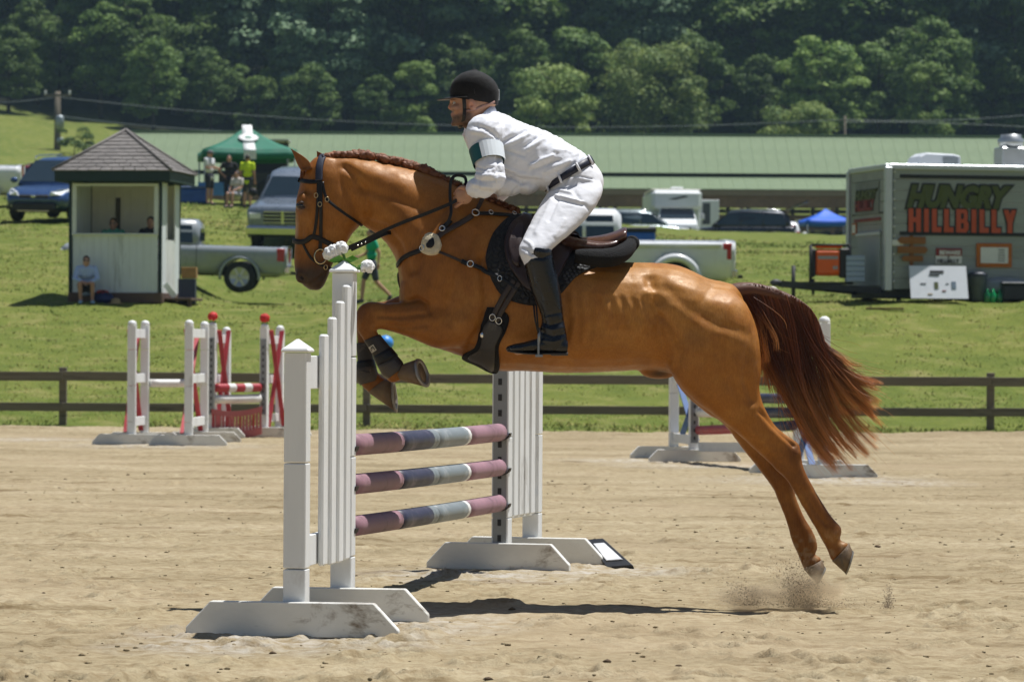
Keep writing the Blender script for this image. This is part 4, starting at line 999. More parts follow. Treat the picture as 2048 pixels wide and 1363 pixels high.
# breastplate
bp = thing('breastplate', 'brown leather breastplate with fleece pad across the horse shoulder', 'breastplate', HO)
patch('fleece_pad', [(863 + 21 * math.cos(t * .785), 490 + (21 + 2 * (t % 2)) * math.sin(t * .785)) for t in range(8)], mat('cream_fleece', (.74, .64, .44), .95, .25, 60, bump=1., bscale=160), bp, HO, .02, .0, 4)
strap('chest_strap', [(797, 531), (806, 518), (822, 508), (846, 499), (862, 490)], .022, lea, bp, HO, .006, .006)
patch('pad_tab', [(862, 482), (868, 480), (870, 490), (867, 496), (860, 497), (858, 490)], lea, bp, HO, .008, .022, 3)
strap('shoulder_strap', [(866, 486), (885, 469), (912, 453), (942, 434)], .026, brl, bp, HO, .007, .012)
strap('wither_strap', [(954, 429), (985, 430), (1010, 432), (1040, 434), (1058, 436)], .02, lea, bp, HO, .006, .008)
strap('neck_strap', [(951, 426), (958, 412), (964, 400)], .018, brl, bp, HO, .005, .008)
strap('girth_strap', [(876, 503), (900, 513), (923, 523), (938, 528)], .012, brl, bp, HO, .004, .006)
strap('girth_tab', [(921, 522), (938, 529)], .022, lea, bp, HO, .007, .007)
strap('lower_strap', [(943, 530), (962, 539), (985, 549), (1010, 562), (1038, 580)], .02, lea, bp, HO, .006, .012)
strap('loop_tab', [(884, 459), (893, 452), (902, 444)], .022, lea, bp, HO, .007, .012)
for px, py, r in ((850, 497, .013), (949, 430, .017), (941, 529, .014), (885, 460, .012)):
    c, n_ = surf(px, py, .022); ring3('ring', c, n_, r, silver, bp, HO, .003)
for px, py in ((1027, 433), (980, 430), (1000, 558)):
    c, n_ = surf(px, py, .020); ring3('buckle', c, n_, .013, silver, bp, HO, .0022, .7)
MB().prism([P(796, 543, -.03), P(800, 552, -.03), P(803, 566, -.03), P(799, 577, -.03), P(795, 562, -.03), P(794, 549, -.03)], (0, .012, 0)).build('hanging_tab', brl, bp, HO)
# boots on the forelegs
bootm = mat('boot_neoprene', (.022, .018, .016), .6, .3, 25, bump=.25, bscale=120, wear=(.11, .085, .06), wamt=.4); cuff = mat('boot_shell', (.065, .052, .04), .55, .35, 15, wear=(.24, .2, .15), wamt=.5)
def leg_boot(label, st, strapm, front):
    t = thing('horse_boot', label, 'horse boot', HO)
    MB().rings(loft_rings([tuple(s) for s in st], 4, 20)).build('shell', bootm, t, HO)
    k = st[len(st) // 2 - 1]; k2 = st[len(st) // 2]
    g = lambda s, e: tuple([s[0] + (s[0] - s[2]) * e, s[1] + (s[1] - s[3]) * e, s[2] - (s[0] - s[2]) * e, s[3] - (s[1] - s[3]) * e, s[4] + .003, s[5]])
    MB().rings(loft_rings([g(k, .04), g(k2, .04)], 3, 20)).build('velcro_strap', lea, t, HO)
    return t
bt = leg_boot('brown boot with square patch on the folded near foreleg', [(728, 681, 760, 668, .039, -.165), (737, 696, 770, 681, .041, -.165), (747, 713, 781, 694, .04, -.165), (756, 731, 795, 711, .043, -.165), (766, 751, 806, 724, .047, -.165), (774, 757, 806, 733, .044, -.165)], lea, True)
MB().rings(loft_rings([(755, 732, 794, 713, .046, -.165), (766, 752, 806, 726, .05, -.165), (775, 758, 806, 735, .046, -.165)], 3, 20)).build('fetlock_cup', cuff, bt, HO)
pc = P(745, 697, -.212); rx = Matrix.Rotation(R(58), 3, 'Y')
MB().box(pc, (.03, .006, .026), ax=rx).build('patch', mat('boot_patch', (.62, .56, .42), .7, .2, 60), bt, HO)
for dx, dz, w, h in ((0, .006, .02, .004), (-.004, -.002, .012, .004), (.003, -.008, .016, .003), (-.006, .002, .004, .01)): MB().box(pc + rx @ Vector((dx, -.0042, dz)), (w, .002, h), ax=rx).build('patch_mark', lea, bt, HO)
bt = leg_boot('brown boot with muddy cup on the far foreleg', [(712, 686, 746, 684, .039, .15), (714, 705, 745, 702, .04, .15), (715, 722, 747, 718, .04, .15), (713, 738, 752, 735, .044, .15), (713, 755, 756, 750, .046, .15), (719, 768, 756, 758, .042, .15)], lea, True)
MB().rings(loft_rings([(712, 735, 752, 732, .047, .15), (712, 756, 757, 750, .05, .15), (720, 770, 757, 759, .045, .15)], 3, 20)).build('fetlock_cup', cuff, bt, HO)
for k in range(4): MB().box(P(726 + 4 * k, 741 + 1 * k, .098), (.016, .004, .004)).build('vent_slot', seam, bt, HO)

# ---- saddle, pad and girth
padm = NT('quilted_pad'); v = padm.stretch(1, 0, 1); 
wv = padm.n('ShaderNodeTexVoronoi', feature='DISTANCE_TO_EDGE'); wv.inputs['Scale'].default_value = 42; padm.l(v, wv.inputs['Vector'])
padm.set(Base_Color=padm.ramp(wv.outputs['Distance'], [(0., (.003, .0035, .005)), (.3, (.012, .013, .016))]), Roughness=.75); padm.bump(wv.outputs['Distance'], .8, .02)
sp = thing('saddle_pad', 'black quilted saddle pad with fleece roll under the saddle', 'saddle pad', HO)
patch('quilted_panel', [(1030, 430), (1012, 438), (986, 467), (973, 504), (974, 530), (984, 560), (999, 586), (1023, 602), (1065, 611), (1100, 604), (1126, 583), (1150, 556), (1176, 541), (1205, 531), (1236, 526), (1215, 520), (1170, 512), (1112, 482), (1066, 446)], MATS['quilted_pad'], sp, HO, .014, .001, 9, centre=(1085, 515))
flm = mat('black_fleece', (.005, .005, .006), .95, .3, 60, bump=1., bscale=170)
pts = [P(a, b, -y) for a, b, y in ((1150, 512, .27), (1175, 514, .27), (1205, 516, .25), (1232, 512, .22), (1252, 500, .17), (1262, 486, .10))]
MB().tube(catmull([tuple(p) for p in pts], 5), [.03 + .014 * math.sin(math.pi * k / 25) for k in range(26)], 14).build('fleece_roll', flm, sp, HO)
pts = [P(a, b, y) for a, b, y in ((1262, 488, -.12), (1264, 486, 0), (1262, 488, .12), (1245, 505, .2), (1200, 515, .26))]
MB().tube(catmull([tuple(p) for p in pts], 5), .036, 14).build('fleece_roll', flm, sp, HO)
# small quilt cells on the rear corner
qm = mat('quilt_cell', (.035, .037, .042), .55, .3, 30)
for i in range(9):
    for j in range(3):
        px = 1128 + i * 5.6 + j * 3.4; py = 566 - i * 5.0 + j * 6 - 12
        c, n_ = surf(px, py, .0145); u = n_.cross(Vector((0, 0, 1))).normalized(); 
        MB().ball(c, (.0085, .0085, .004), 8, 5, m=Matrix((u, u.cross(n_), n_)).transposed()).build('quilt_cell', qm, sp, HO)
sd = thing('saddle', 'brown leather jumping saddle under the rider', 'saddle', HO)
sad = mat('saddle_leather', (.085, .036, .022), .30, .25, 14, bump=.12, bscale=120, coat=.2); sad2 = mat('saddle_flap_leather', (.032, .015, .012), .42, .25, 18, bump=.15, bscale=120)
rs = []
for (x, yt, w, dr, e) in catmull([(1040, 437, .05, .05, .0), (1046, 424, .075, .08, 0), (1062, 431, .085, .09, 0), (1090, 449, .085, .08, 0), (1125, 464, .10, .07, 0), (1160, 473, .125, .06, 0), (1195, 471, .155, .055, 0), (1225, 464, .17, .05, 0), (1246, 455, .165, .045, 0), (1252, 455, .15, .04, 0)], 4):
    r = []
    for i in range(15):
        a = -math.pi / 2 + math.pi * i / 14; r.append(P(x, yt, 0) + Vector((0, math.sin(a) * w, -(1 - math.cos(a) ** .75) * dr)))
    for i in range(15):
        a = math.pi / 2 - math.pi * i / 14; r.append(P(x, yt, 0) + Vector((0, math.sin(a) * w * .96, -(1 - math.cos(a) ** .75) * dr - .022)))
    rs.append(r)
o = MB().rings(rs).build('seat', sad, sd, HO); fix_normals(o.data)
for s_ in (-1, 1):
    rs = []
    for x, yc, hz_, y_, w in catmull([(1110, 478, 12, .10, .05), (1140, 488, 14, .12, .055), (1170, 494, 13, .135, .06), (1200, 496, 12, .14, .06), (1228, 490, 10, .13, .055), (1244, 478, 7, .10, .04)], 4):
        c = P(x, yc, 0); r = []
        for i in range(14):
            a = 6.2832 * i / 14; r.append(c + Vector((0, s_ * y_ + math.cos(a) * w, math.sin(a) * hz_ / 430)))
        rs.append(r)
    o = MB().rings(rs).build('panel', sad, sd, HO); fix_normals(o.data)
patch('flap', [(1044, 436), (1030, 444), (1018, 457), (1008, 488), (1011, 512), (1018, 532), (1031, 552), (1055, 578), (1085, 590), (1108, 570), (1122, 545), (1140, 510), (1156, 486), (1155, 464), (1110, 446), (1075, 436)], sad2, sd, HO, .012, .016, 7, centre=(1080, 505))
patch('knee_roll', [(1034, 452), (1022, 468), (1016, 492), (1020, 514), (1029, 532), (1040, 536), (1042, 510), (1044, 480), (1045, 458)], sad2, sd, HO, .028, .02, 5)
patch('skirt', [(1100, 452), (1120, 466), (1150, 470), (1162, 486), (1150, 500), (1125, 500), (1105, 480)], sad, sd, HO, .008, .03, 4)
strap('billet', [(1030, 560), (1012, 585), (993, 620), (981, 645)], .026, brl, sd, HO, .006, .012); strap('billet', [(1040, 566), (1022, 592), (1003, 624), (990, 652)], .024, brl, sd, HO, .006, .012)
gi = thing('girth', 'dark leather stud guard girth edged with black fleece', 'girth', HO)
patch('fleece_edge', [(978, 614), (1000, 617), (1018, 634), (1012, 662), (998, 692), (999, 735), (985, 742), (955, 727), (925, 711), (952, 692), (963, 648)], flm, gi, HO, .016, .001, 6, centre=(980, 680))
patch('guard', [(980, 640), (1000, 648), (1006, 660), (992, 690), (988, 734), (965, 722), (940, 710), (962, 692), (972, 655)], mat('girth_leather', (.032, .028, .024), .5, .3, 15, wear=(.12, .1, .085), wamt=.4), gi, HO, .012, .012, 5, centre=(977, 690))
for px, py in ((987, 634), (999, 640)):
    c, n_ = surf(px, py, .026); ring3('buckle', c, n_, .015, silver, gi, HO, .0022, .9)
MB().ball(surf(970, 668, .024)[0], (.01, .008, .014), 10, 7).build('stud', silver, gi, HO)
# ================================================================== THE RIDER
RY = -.365
rider = thing('person', 'rider in white shirt, white breeches and black velvet helmet leaning over the horse', 'person', HO)
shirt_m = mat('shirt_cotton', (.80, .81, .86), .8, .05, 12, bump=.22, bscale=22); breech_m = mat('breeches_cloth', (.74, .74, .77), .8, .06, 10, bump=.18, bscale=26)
sk = (.45, .245, .155)
def bone(m, pts, n=16):
    """tapered limb through (point, radius) joints"""
    q = catmull([(*p, r) for p, r in pts], 5); m.tube([Vector(a[:3]) for a in q], [a[3] for a in q], n); m.ball(q[0][:3], q[0][3], 14, 9); m.ball(q[-1][:3], q[-1][3], 14, 9)
def clean(me):
    fix_normals(me); return me
SH = P(966, 272, -.17); EL = P(984, 356, -.27); WR = P(944, 380, -.225); SHf = P(962, 270, .17); ELf = P(1000, 372, .24); WRf = P(985, 388, .16)
# -- body: one surface, head to foot
m = MB()
HEADP = [(903, 178, 994, 180, .062, 0), (901.5, 190, 995, 193, .072, 0), (902, 199, 994, 204, .0745, 0, 2.3), (903.5, 206, 991, 211, .0745, 0, 2.3, -.1), (903.5, 214, 985, 219, .073, 0, 2.3, -.16), (904.5, 221, 976, 226, .070, 0, 2.3, -.2), (903.5, 228, 966, 234, .066, 0, 2.3, -.22), (904, 236, 955, 243, .06, 0, 2.3, -.22), (905.5, 244, 945, 250, .052, 0, 2.2, -.2), (909, 250, 936, 253, .038, 0), (915, 253, 928, 255, .018, 0)]
m.rings(loft_rings(HEADP, 4, 28))
m.rings(loft_rings([(930, 225, 992, 208, .055, 0), (932, 250, 985, 222, .06, 0), (932, 268, 985, 236, .066, 0), (935, 285, 995, 250, .09, 0), (950, 305, 1010, 262, .13, 0)], 4, 22))
m.rings(loft_rings([(1185, 340, 1110, 385, .13, 0), (1150, 306, 1068, 370, .14, 0), (1100, 277, 1035, 365, .145, 0), (1045, 256, 985, 335, .155, 0), (1005, 240, 950, 300, .15, 0), (985, 238, 940, 275, .09, 0)], 4, 22))
nose = []
for t, (fx, fy, w) in enumerate(((901.5, 200, .009), (899, 206, .0095), (896.6, 211, .011), (894.8, 215.5, .0145), (897.5, 219, .0155), (902.5, 221, .011))):
    c = P(fx + 5, fy, 0); nose.append([c + Vector((math.cos(a) * 5 / 430, math.sin(a) * w, 0)) for a in [6.283 * k / 12 for k in range(12)]])
m.rings(nose)
for yy, fx, w in ((227.5, 903, .021), (232, 903.4, .02)): m.ball(P(fx + 2.2, yy, 0), (.010, w, .0055), 12, 7)
m.ball(P(908, 247, 0), (.016, .024, .014), 12, 8)
m.ball(P(904, 201.5, 0), (.012, .045, .008), 12, 7)                 # brow
for s in (-1, 1): m.ball(P(912, 217, 0) + Vector((0, s * .048, 0)), (.024, .016, .020), 12, 8)
for s in (-1, 1):
    m.ball(P(943, 211, 0) + Vector((.003, s * .080, 0)), (.018, .009, .029), 14, 10, m=Matrix.Rotation(R(-12), 3, 'Y'))
for a, b, c in ((SH, EL, WR), (SHf, ELf, WRf)):
    bone(m, [(a, .05), (a.lerp(b, .5), .044), (b, .036)]); bone(m, [(b, .036), (b.lerp(c, .4), .036), (c, .027)]); m.ball(a, .06, 12, 8)
    m.ball(c + (c - b).normalized() * .045 + Vector((0, 0, -.004)), (.042, .021, .042), 14, 9)
for s in (-1, 1):
    hp, kn, ak = P(1152, 378, s * .07), P(1070, 506, s * .355), P(1106, 668, s * .367)
    bone(m, [(hp, .06), (P(1124, 432, s * .205), .055), (kn, .036)]); bone(m, [(kn, .036), (P(1090, 575, s * .367), .036), (ak, .028)]); bone(m, [(ak, .034), (P(1080, 690, s * .365), .03), (P(1035, 700, s * .365), .022)])
me = clean(m.mesh('body', mat('tmp', (.5,) * 3))); body_r = remesh(me, .0062, 3, .5)
sculpt(body_r, [([(909, 208), (914, 207)], 4.5, -.008), ([(903, 223.5)], 3, -.004), ([(904.5, 229.6), (910, 230)], 1.7, -.004), ([(918, 226), (910, 234), (911, 240)], 3.5, -.003), ([(942, 213)], 3.2, -.012), ([(947, 205), (949, 213)], 2, -.003), ([(915, 217)], 6, .003), ([(925, 232), (940, 240)], 6, .003), ([(935, 225), (955, 235)], 5, -.004)])
V = verts_of(body_r); x, y = px_of(V * np.array([1, 0, 1])); nz = fbm(x / 4, y / 4, 3, 5)
col = np.tile(np.array(sk), (len(V), 1)) * (.88 + .24 * nz)[:, None]
hd = (x < 1000) & (y < 262)
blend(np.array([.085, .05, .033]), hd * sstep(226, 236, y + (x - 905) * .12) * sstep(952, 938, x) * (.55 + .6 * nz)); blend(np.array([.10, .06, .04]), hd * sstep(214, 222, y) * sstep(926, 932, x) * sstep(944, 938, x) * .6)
blend(np.array([.16, .09, .06]), hd * sstep(219, 222, y) * sstep(228, 225, y) * sstep(912, 906, x) * .8)
blend(np.array([.42, .16, .12]), hd * np.exp(-((x - 904) / 3.5) ** 2 - ((y - 229.7) / 2.6) ** 2) * .8)
blend(np.array([.55, .22, .15]), hd * (np.exp(-((x - 942) / 9) ** 2 - ((y - 212) / 12) ** 2) + np.exp(-((x - 898) / 3.5) ** 2 - ((y - 215) / 4) ** 2)) * .5)
blend(np.array([.06, .035, .02]), hd * np.exp(-((x - 908) / 5.5) ** 2 - ((y - 200.5) / 1.7) ** 2) * .85)
blend(np.array([.10, .055, .035]), hd * sstep(200, 204, y) * sstep(214, 207, y) * sstep(936, 942, x + 0) * sstep(.3, .6, nz) * .0)
add_attr(body_r, 'coat', col); n = NT('skin'); at = n.n('ShaderNodeAttribute', attribute_name='coat'); n.set(Base_Color=at.outputs['Color'], Roughness=.5, Specular_IOR_Level=.4, Subsurface_Weight=.12); n.b.inputs['Subsurface Radius'].default_value = (.01, .004, .002)
n.bump(n.noise(300, 3, .6), .15, .002); body_r.materials.clear(); body_r.materials.append(n.m)
# fingers: closed round the reins, thumb on top
def fingers(c, fwd, s):
    """c: middle of the fist, fwd: towards the knuckles"""
    m = MB(); fwd = Vector(fwd).normalized(); out = Vector((0, s, 0)); dn = Vector((0, 0, -1))
    for k, (L, r) in enumerate(((.030, .0098), (.034, .0102), (.032, .0098), (.026, .0086))):
        b = c + dn * (-.028 + .0195 * k) + out * .008
        p1 = b + fwd * (.036 + L * .15); p2 = p1 + fwd * (L * .35) - out * (L * .75); p3 = p2 - fwd * (L * .95) - out * .006
        m.tube(catmull([tuple(b), tuple(p1), tuple(p2), tuple(p3)], 4), [r * .95] * 4 + [r] * 4 + [r * .95] * 4 + [r * .7], 9)
    b = c + dn * -.022 - fwd * .012 + out * .012
    m.tube(catmull([tuple(b), tuple(b + fwd * .03 + Vector((0, 0, .018))), tuple(b + fwd * .058 + Vector((0, 0, .012)) - out * .012)], 4), [.012] * 4 + [.0105] * 4 + [.008], 9)
    return m
bm = bmesh.new(); bm.from_mesh(body_r)
for c, b, s in ((WR, EL, -1), (WRf, ELf, 1)):
    fm = fingers(c + (c - b).normalized() * .045, (c - b), s).mesh('fingers', n.m); add_attr(fm, 'coat', np.tile(np.array(sk) * np.array([1., .95, .92]), (len(fm.vertices), 1))); bm.from_mesh(fm)
bm.to_mesh(body_r); bm.free()
for p in body_r.polygons: p.use_smooth = True
body_r.transform(Matrix.Translation(-HO)); link('body', body_r, rider)
ew = mat('eye_white', (.6, .57, .54), .2, .05); er = mat('eye_iris', (.05, .035, .025), .1, .05)
for s in (-1, 1):
    c = P(909.5, 207.5, 0) + Vector((0, s * .031, 0)); e = MB().ball(c, (.0105, .010, .0105), 12, 8).build('eye', ew, rider, HO)
    MB().ball(c + Vector((-.0075, s * .001, 0)), (.0042, .005, .005), 10, 6).build('iris', er, e, HO)
# -- shirt
m = MB()
m.rings(loft_rings([(1186, 330, 1098, 388, .135, 0), (1180, 318, 1088, 381, .15, 0), (1166, 305, 1072, 379, .162, 0), (1145, 291, 1056, 378, .168, 0), (1113, 272, 1030, 378, .17, 0), (1084, 259, 1002, 368, .172, 0), (1046, 246, 968, 344, .182, 0), (1010, 229, 943, 310, .186, 0, 2.4), (992, 223, 934, 286, .15, 0), (984, 224, 932, 272, .085, 0)], 4, 30))
for a, b, c in ((SH, EL, WR), (SHf, ELf, WRf)):
    bone(m, [(a, .083), (a.lerp(b, .35), .073), (a.lerp(b, .62), .066), (b, .064)]); bone(m, [(b, .064), (b.lerp(c, .45) + Vector((0, 0, -.008)), .060), (b.lerp(c, .82), .046)]); m.ball(a + Vector((.01, 0, .01)), .092, 14, 10)
m.ball(P(1012, 372, -.08), (.085, .07, .05), 14, 9); m.ball(P(1052, 374, -.04), (.06, .10, .035), 14, 9)
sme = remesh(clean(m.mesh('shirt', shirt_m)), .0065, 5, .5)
fold = lambda pts, w, d: (pts, w * .85, d * 1.25)
sculpt(sme, [fold([(1003, 285), (1030, 272), (1052, 262)], 4, -.008), fold([(1006, 292), (1036, 280), (1058, 268)], 4, .007), fold([(1050, 292), (1068, 280), (1082, 270)], 3.5, -.008), fold([(1056, 298), (1076, 285), (1090, 276)], 4, .007),
             fold([(1010, 300), (1030, 306), (1048, 312)], 3.5, -.006), fold([(1060, 332), (1082, 320), (1106, 312)], 4, .009), fold([(1064, 340), (1090, 330), (1118, 320)], 4, -.009), fold([(1000, 330), (1040, 348), (1080, 352)], 5, .008), fold([(1000, 342), (1045, 360), (1082, 362)], 4.5, -.009), fold([(1005, 355), (1040, 372)], 5, .008),
             fold([(1110, 300), (1135, 300), (1155, 308)], 5, .006), fold([(1090, 345), (1110, 334), (1140, 322)], 4, .007), fold([(1095, 352), (1120, 340), (1150, 326)], 3.5, -.007), fold([(1020, 395), (1030, 380), (1042, 368)], 4, -.007), fold([(954, 248), (976, 258), (991, 280), (995, 302)], 1.8, -.004), fold([(985, 226), (975, 240), (956, 258)], 1.8, -.003),
             fold([(950, 252), (968, 256), (985, 264), (994, 276)], 3.5, -.008), fold([(945, 262), (965, 266), (985, 276), (995, 292)], 5, .008), fold([(996, 296), (998, 330), (990, 350)], 5, -.012), fold([(940, 300), (948, 285), (962, 278)], 4, -.006), fold([(985, 290), (992, 312)], 4, .006),
             fold([(945, 345), (965, 352), (992, 350)], 4, .009), fold([(942, 356), (965, 362), (990, 362)], 3, -.009), fold([(945, 368), (965, 372), (985, 374)], 4, .008), fold([(950, 378), (966, 383), (982, 384)], 3, -.008), fold([(950, 334), (970, 338), (985, 334)], 3, -.008), fold([(955, 392), (970, 392)], 4, .007), fold([(958, 345), (955, 375)], 4, -.006)], both=False, gate=.0)
V = verts_of(sme); x, y = px_of(V); N = normals_of(sme); rg = 1 - np.abs(2 * fbm((x + y) / 16, (y - x) / 34, 3, 14) - 1); rg2 = 1 - np.abs(2 * fbm((x - y * .4) / 9, (y + x * .5) / 16, 2, 15) - 1); arm = (x < 1000) * (y > 330); set_verts(sme, V + N * ((rg - .7) * .007 + (rg2 - .7) * (.0008 + .006 * arm))[:, None])
so_ = bpy.data.objects.new('shirt', sme); COL.objects.link(so_); so_.parent = rider; sme.transform(Matrix.Translation(-HO))
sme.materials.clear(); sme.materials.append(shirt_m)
rs = []
for px, py, w, t in ((931, 273, .062, 0), (937, 262, .068, 0), (946, 247, .072, 0), (958, 235, .072, 0), (972, 226, .066, 0), (985, 219, .05, 0)):
    pass
cl = []                                                    # collar band: a ring round the neck
for k in range(25):
    a = 6.2832 * k / 24; cx, cy = 959 - 29 * math.cos(a), 245 + 29 * math.cos(a) * .95; q = P(cx, cy, 0) + Vector((0, .080 * math.sin(a), 0)); u = Vector((-.5, 0, .85)).normalized(); o = (q - P(959, 247, 0)).normalized()
    cl.append([q - u * .016 + o * .006, q + u * .016 + o * .010, q + u * .017 + o * .004, q - u * .016])
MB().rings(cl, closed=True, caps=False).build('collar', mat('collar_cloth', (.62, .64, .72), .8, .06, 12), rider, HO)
# -- armband with number card, belt
tl = mat('teal_band', (.006, .085, .095), .6, .15, 12); q0 = SH.lerp(EL, .30); q1 = SH.lerp(EL, .66)
o = MB().tube([q0, q0.lerp(q1, .5), q1], [.079, .076, .073], 20, caps=False).build('arm_band', tl, rider, HO)
rs = []
for k in range(9):
    a = R(-128 + 13 * k); d = (q1 - q0).normalized(); e1 = Vector((0, -1, 0)); e1 = (e1 - d * e1.dot(d)).normalized(); e2 = d.cross(e1)
    if e2.x < 0: e2 = -e2
    v = e1 * math.cos(a + R(110)) + e2 * math.sin(a + R(110)); rs.append([q0.lerp(q1, .0) + v * .084, q0.lerp(q1, 1.0) + v * .079, q0.lerp(q1, 1.) + v * .077, q0 + v * .082])
o = MB().rings(rs, smooth=False).build('number_card', mat('card_white', (.72, .77, .80), .4, .06), rider, HO); fix_normals(o.data)
bl_ = mat('belt_navy', (.012, .014, .03), .5, .2, 20)
def beltring(dy0, dy1, e, ww):
    rs = []
    for k in range(33):
        a = 6.2832 * k / 32; c = math.cos(a); s_ = math.sin(a); cc = math.copysign(abs(c) ** .9, c); ss = math.copysign(abs(s_) ** .9, s_); r = []
        for d, ee in ((dy0, e), (dy1, e), (dy1, e - .006), (dy0, e - .006)):
            ax = 1181 + d * .55, 316 + d; bx = 1090 + d * .25, 375 + d * .75; A = P(*ax, 0); B = P(*bx, 0); C = (A + B) / 2; u = (A - B) / 2
            r.append(C + u * cc * (1 + ee / .12) + Vector((0, ss * (ww + ee), 0)))
        rs.append(r)
    return MB().rings(rs, caps=False)
o = beltring(-3, 11, .008, .158).build('belt', bl_, rider, HO); fix_normals(o.data)
for a in (R(215), R(250), R(290), R(325)):
    r = []
    c = math.cos(a); s_ = math.sin(a); pts = []
    for d in (-6, 4, 14):
        A = P(1181 + d * .55, 316 + d, 0); B = P(1090 + d * .25, 375 + d * .75, 0); pts.append((A + B) / 2 + (A - B) / 2 * c * 1.14 + Vector((0, s_ * .175, 0)))
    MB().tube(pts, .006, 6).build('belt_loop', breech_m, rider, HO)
# -- breeches
m = MB()
m.rings(loft_rings([(1182, 320, 1090, 378, .148, 0), (1192, 330, 1094, 388, .16, 0), (1204, 348, 1098, 396, .17, 0), (1207, 364, 1110, 402, .172, 0), (1204, 384, 1125, 408, .16, 0), (1196, 400, 1140, 414, .12, 0)], 4, 30))
for s in (-1, 1):
    m.rings(loft_rings([(1096, 384, 1200, 362, .085, s * .09), (1088, 396, 1206, 380, .098, s * .12), (1076, 416, 1196, 406, .10, s * .165), (1062, 443, 1170, 440, .096, s * .225), (1049, 470, 1138, 470, .085, s * .29), (1039, 490, 1112, 492, .074, s * .34), (1037.5, 504, 1102, 502, .068, s * .358), (1046, 524, 1104, 518, .062, s * .365), (1056, 545, 1110, 540, .056, s * .365)], 4, 26))
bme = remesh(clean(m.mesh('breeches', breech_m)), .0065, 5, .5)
sculpt(bme, [fold([(1142, 386), (1116, 380), (1106, 386)], 3, .009), fold([(1112, 390), (1140, 398), (1166, 404)], 2.6, .008), fold([(1110, 396), (1138, 404), (1164, 410)], 3, -.008), fold([(1118, 392), (1108, 415), (1098, 440)], 4, -.007), fold([(1102, 400), (1090, 430), (1072, 465)], 6, .007),
             fold([(1115, 350), (1150, 352), (1185, 358)], 2.2, -.006), fold([(1150, 352), (1184, 362)], 3, .005), fold([(1050, 480), (1062, 488), (1066, 500)], 3, .006), fold([(1044, 496), (1056, 500), (1064, 510)], 2.6, -.006), fold([(1052, 508), (1066, 514)], 3, .006), fold([(1180, 420), (1160, 400), (1150, 385)], 4, -.005), fold([(1128, 440), (1110, 470)], 5, .005), fold([(1140, 340), (1130, 365)], 4, -.005)], both=False, gate=0.)
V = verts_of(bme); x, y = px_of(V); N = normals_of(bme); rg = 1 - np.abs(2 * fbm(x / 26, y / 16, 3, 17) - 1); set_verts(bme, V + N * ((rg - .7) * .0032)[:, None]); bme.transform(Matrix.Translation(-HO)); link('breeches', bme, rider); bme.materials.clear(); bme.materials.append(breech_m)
# -- boots
bootl = mat('boot_leather', (.005, .0055, .007), .28, .3, 14, bump=.25, bscale=14, coat=.3, spec=.35, wear=(.014, .013, .012), wamt=.3); soleb = mat('boot_sole', (.05, .042, .036), .8, .3, 20)
for s in (-1, 1):
    Yb = s * .367; m = MB()
    m.rings(loft_rings([(1060, 494, 1103, 498, .064, Yb), (1054, 506, 1106, 511, .067, Yb), (1048, 526, 1110, 532, .066, Yb), (1056, 560, 1117, 560, .062, Yb), (1065, 590, 1122, 588, .057, Yb), (1076, 615, 1125, 613, .05, Yb), (1083, 636, 1127, 634, .043, Yb), (1081, 655, 1131, 655, .041, Yb), (1078, 672, 1135, 678, .042, Yb), (1082, 700, 1134, 702, .036, Yb)], 4, 22))
    m.rings(loft_rings([(1136, 682, 1135, 706, .032, Yb), (1120, 676, 1120, 707, .036, Yb), (1096, 672, 1098, 706, .036, Yb), (1075, 676, 1072, 706, .038, Yb), (1050, 683, 1048, 706, .040, Yb), (1030, 687, 1029, 705, .036, Yb), (1017, 691, 1017, 703, .027, Yb), (1012, 695, 1012, 701, .012, Yb)], 4, 20))
    bo = remesh(clean(m.mesh('boot', bootl)), .0065, 2, .5)
    sculpt(bo, [fold([(1060, 512), (1085, 516), (1100, 510)], 3, -.005), fold([(1062, 500), (1090, 505)], 3, .004), fold([(1078, 642), (1100, 650), (1125, 644)], 3, -.006), fold([(1080, 652), (1105, 660), (1128, 654)], 3, .006), fold([(1082, 664), (1105, 672), (1130, 668)], 2.6, -.006), fold([(1090, 630), (1120, 625)], 3, -.004), fold([(1070, 570), (1085, 600)], 4, -.003), fold([(1085, 680), (1105, 684), (1120, 680)], 2.5, .005), fold([(1060, 690), (1040, 696)], 4, .003)], both=False, gate=0.) if s < 0 else None
    bo.materials.clear(); bo.materials.append(bootl); bo.transform(Matrix.Translation(-HO)); o = link('boot', bo, rider)
    MB().rings(loft_rings([(1136, 704, 1136, 711, .030, Yb), (1104, 704, 1104, 711, .034, Yb), (1100, 705, 1100, 709, .034, Yb), (1060, 705, 1060, 709, .038, Yb), (1030, 702, 1030, 706, .033, Yb), (1015, 699.5, 1015, 703, .018, Yb)], 3, 16)).build('sole', soleb, o, HO)
    MB().tube([P(1127, 500 + 25 * k, Yb - s * .0) if 0 else P(1104 + (0, 6, 12, 17, 20, 22)[k], (515, 540, 570, 600, 625, 650)[k], Yb) for k in range(6)], .004, 5).build('back_seam', seam, o, HO)
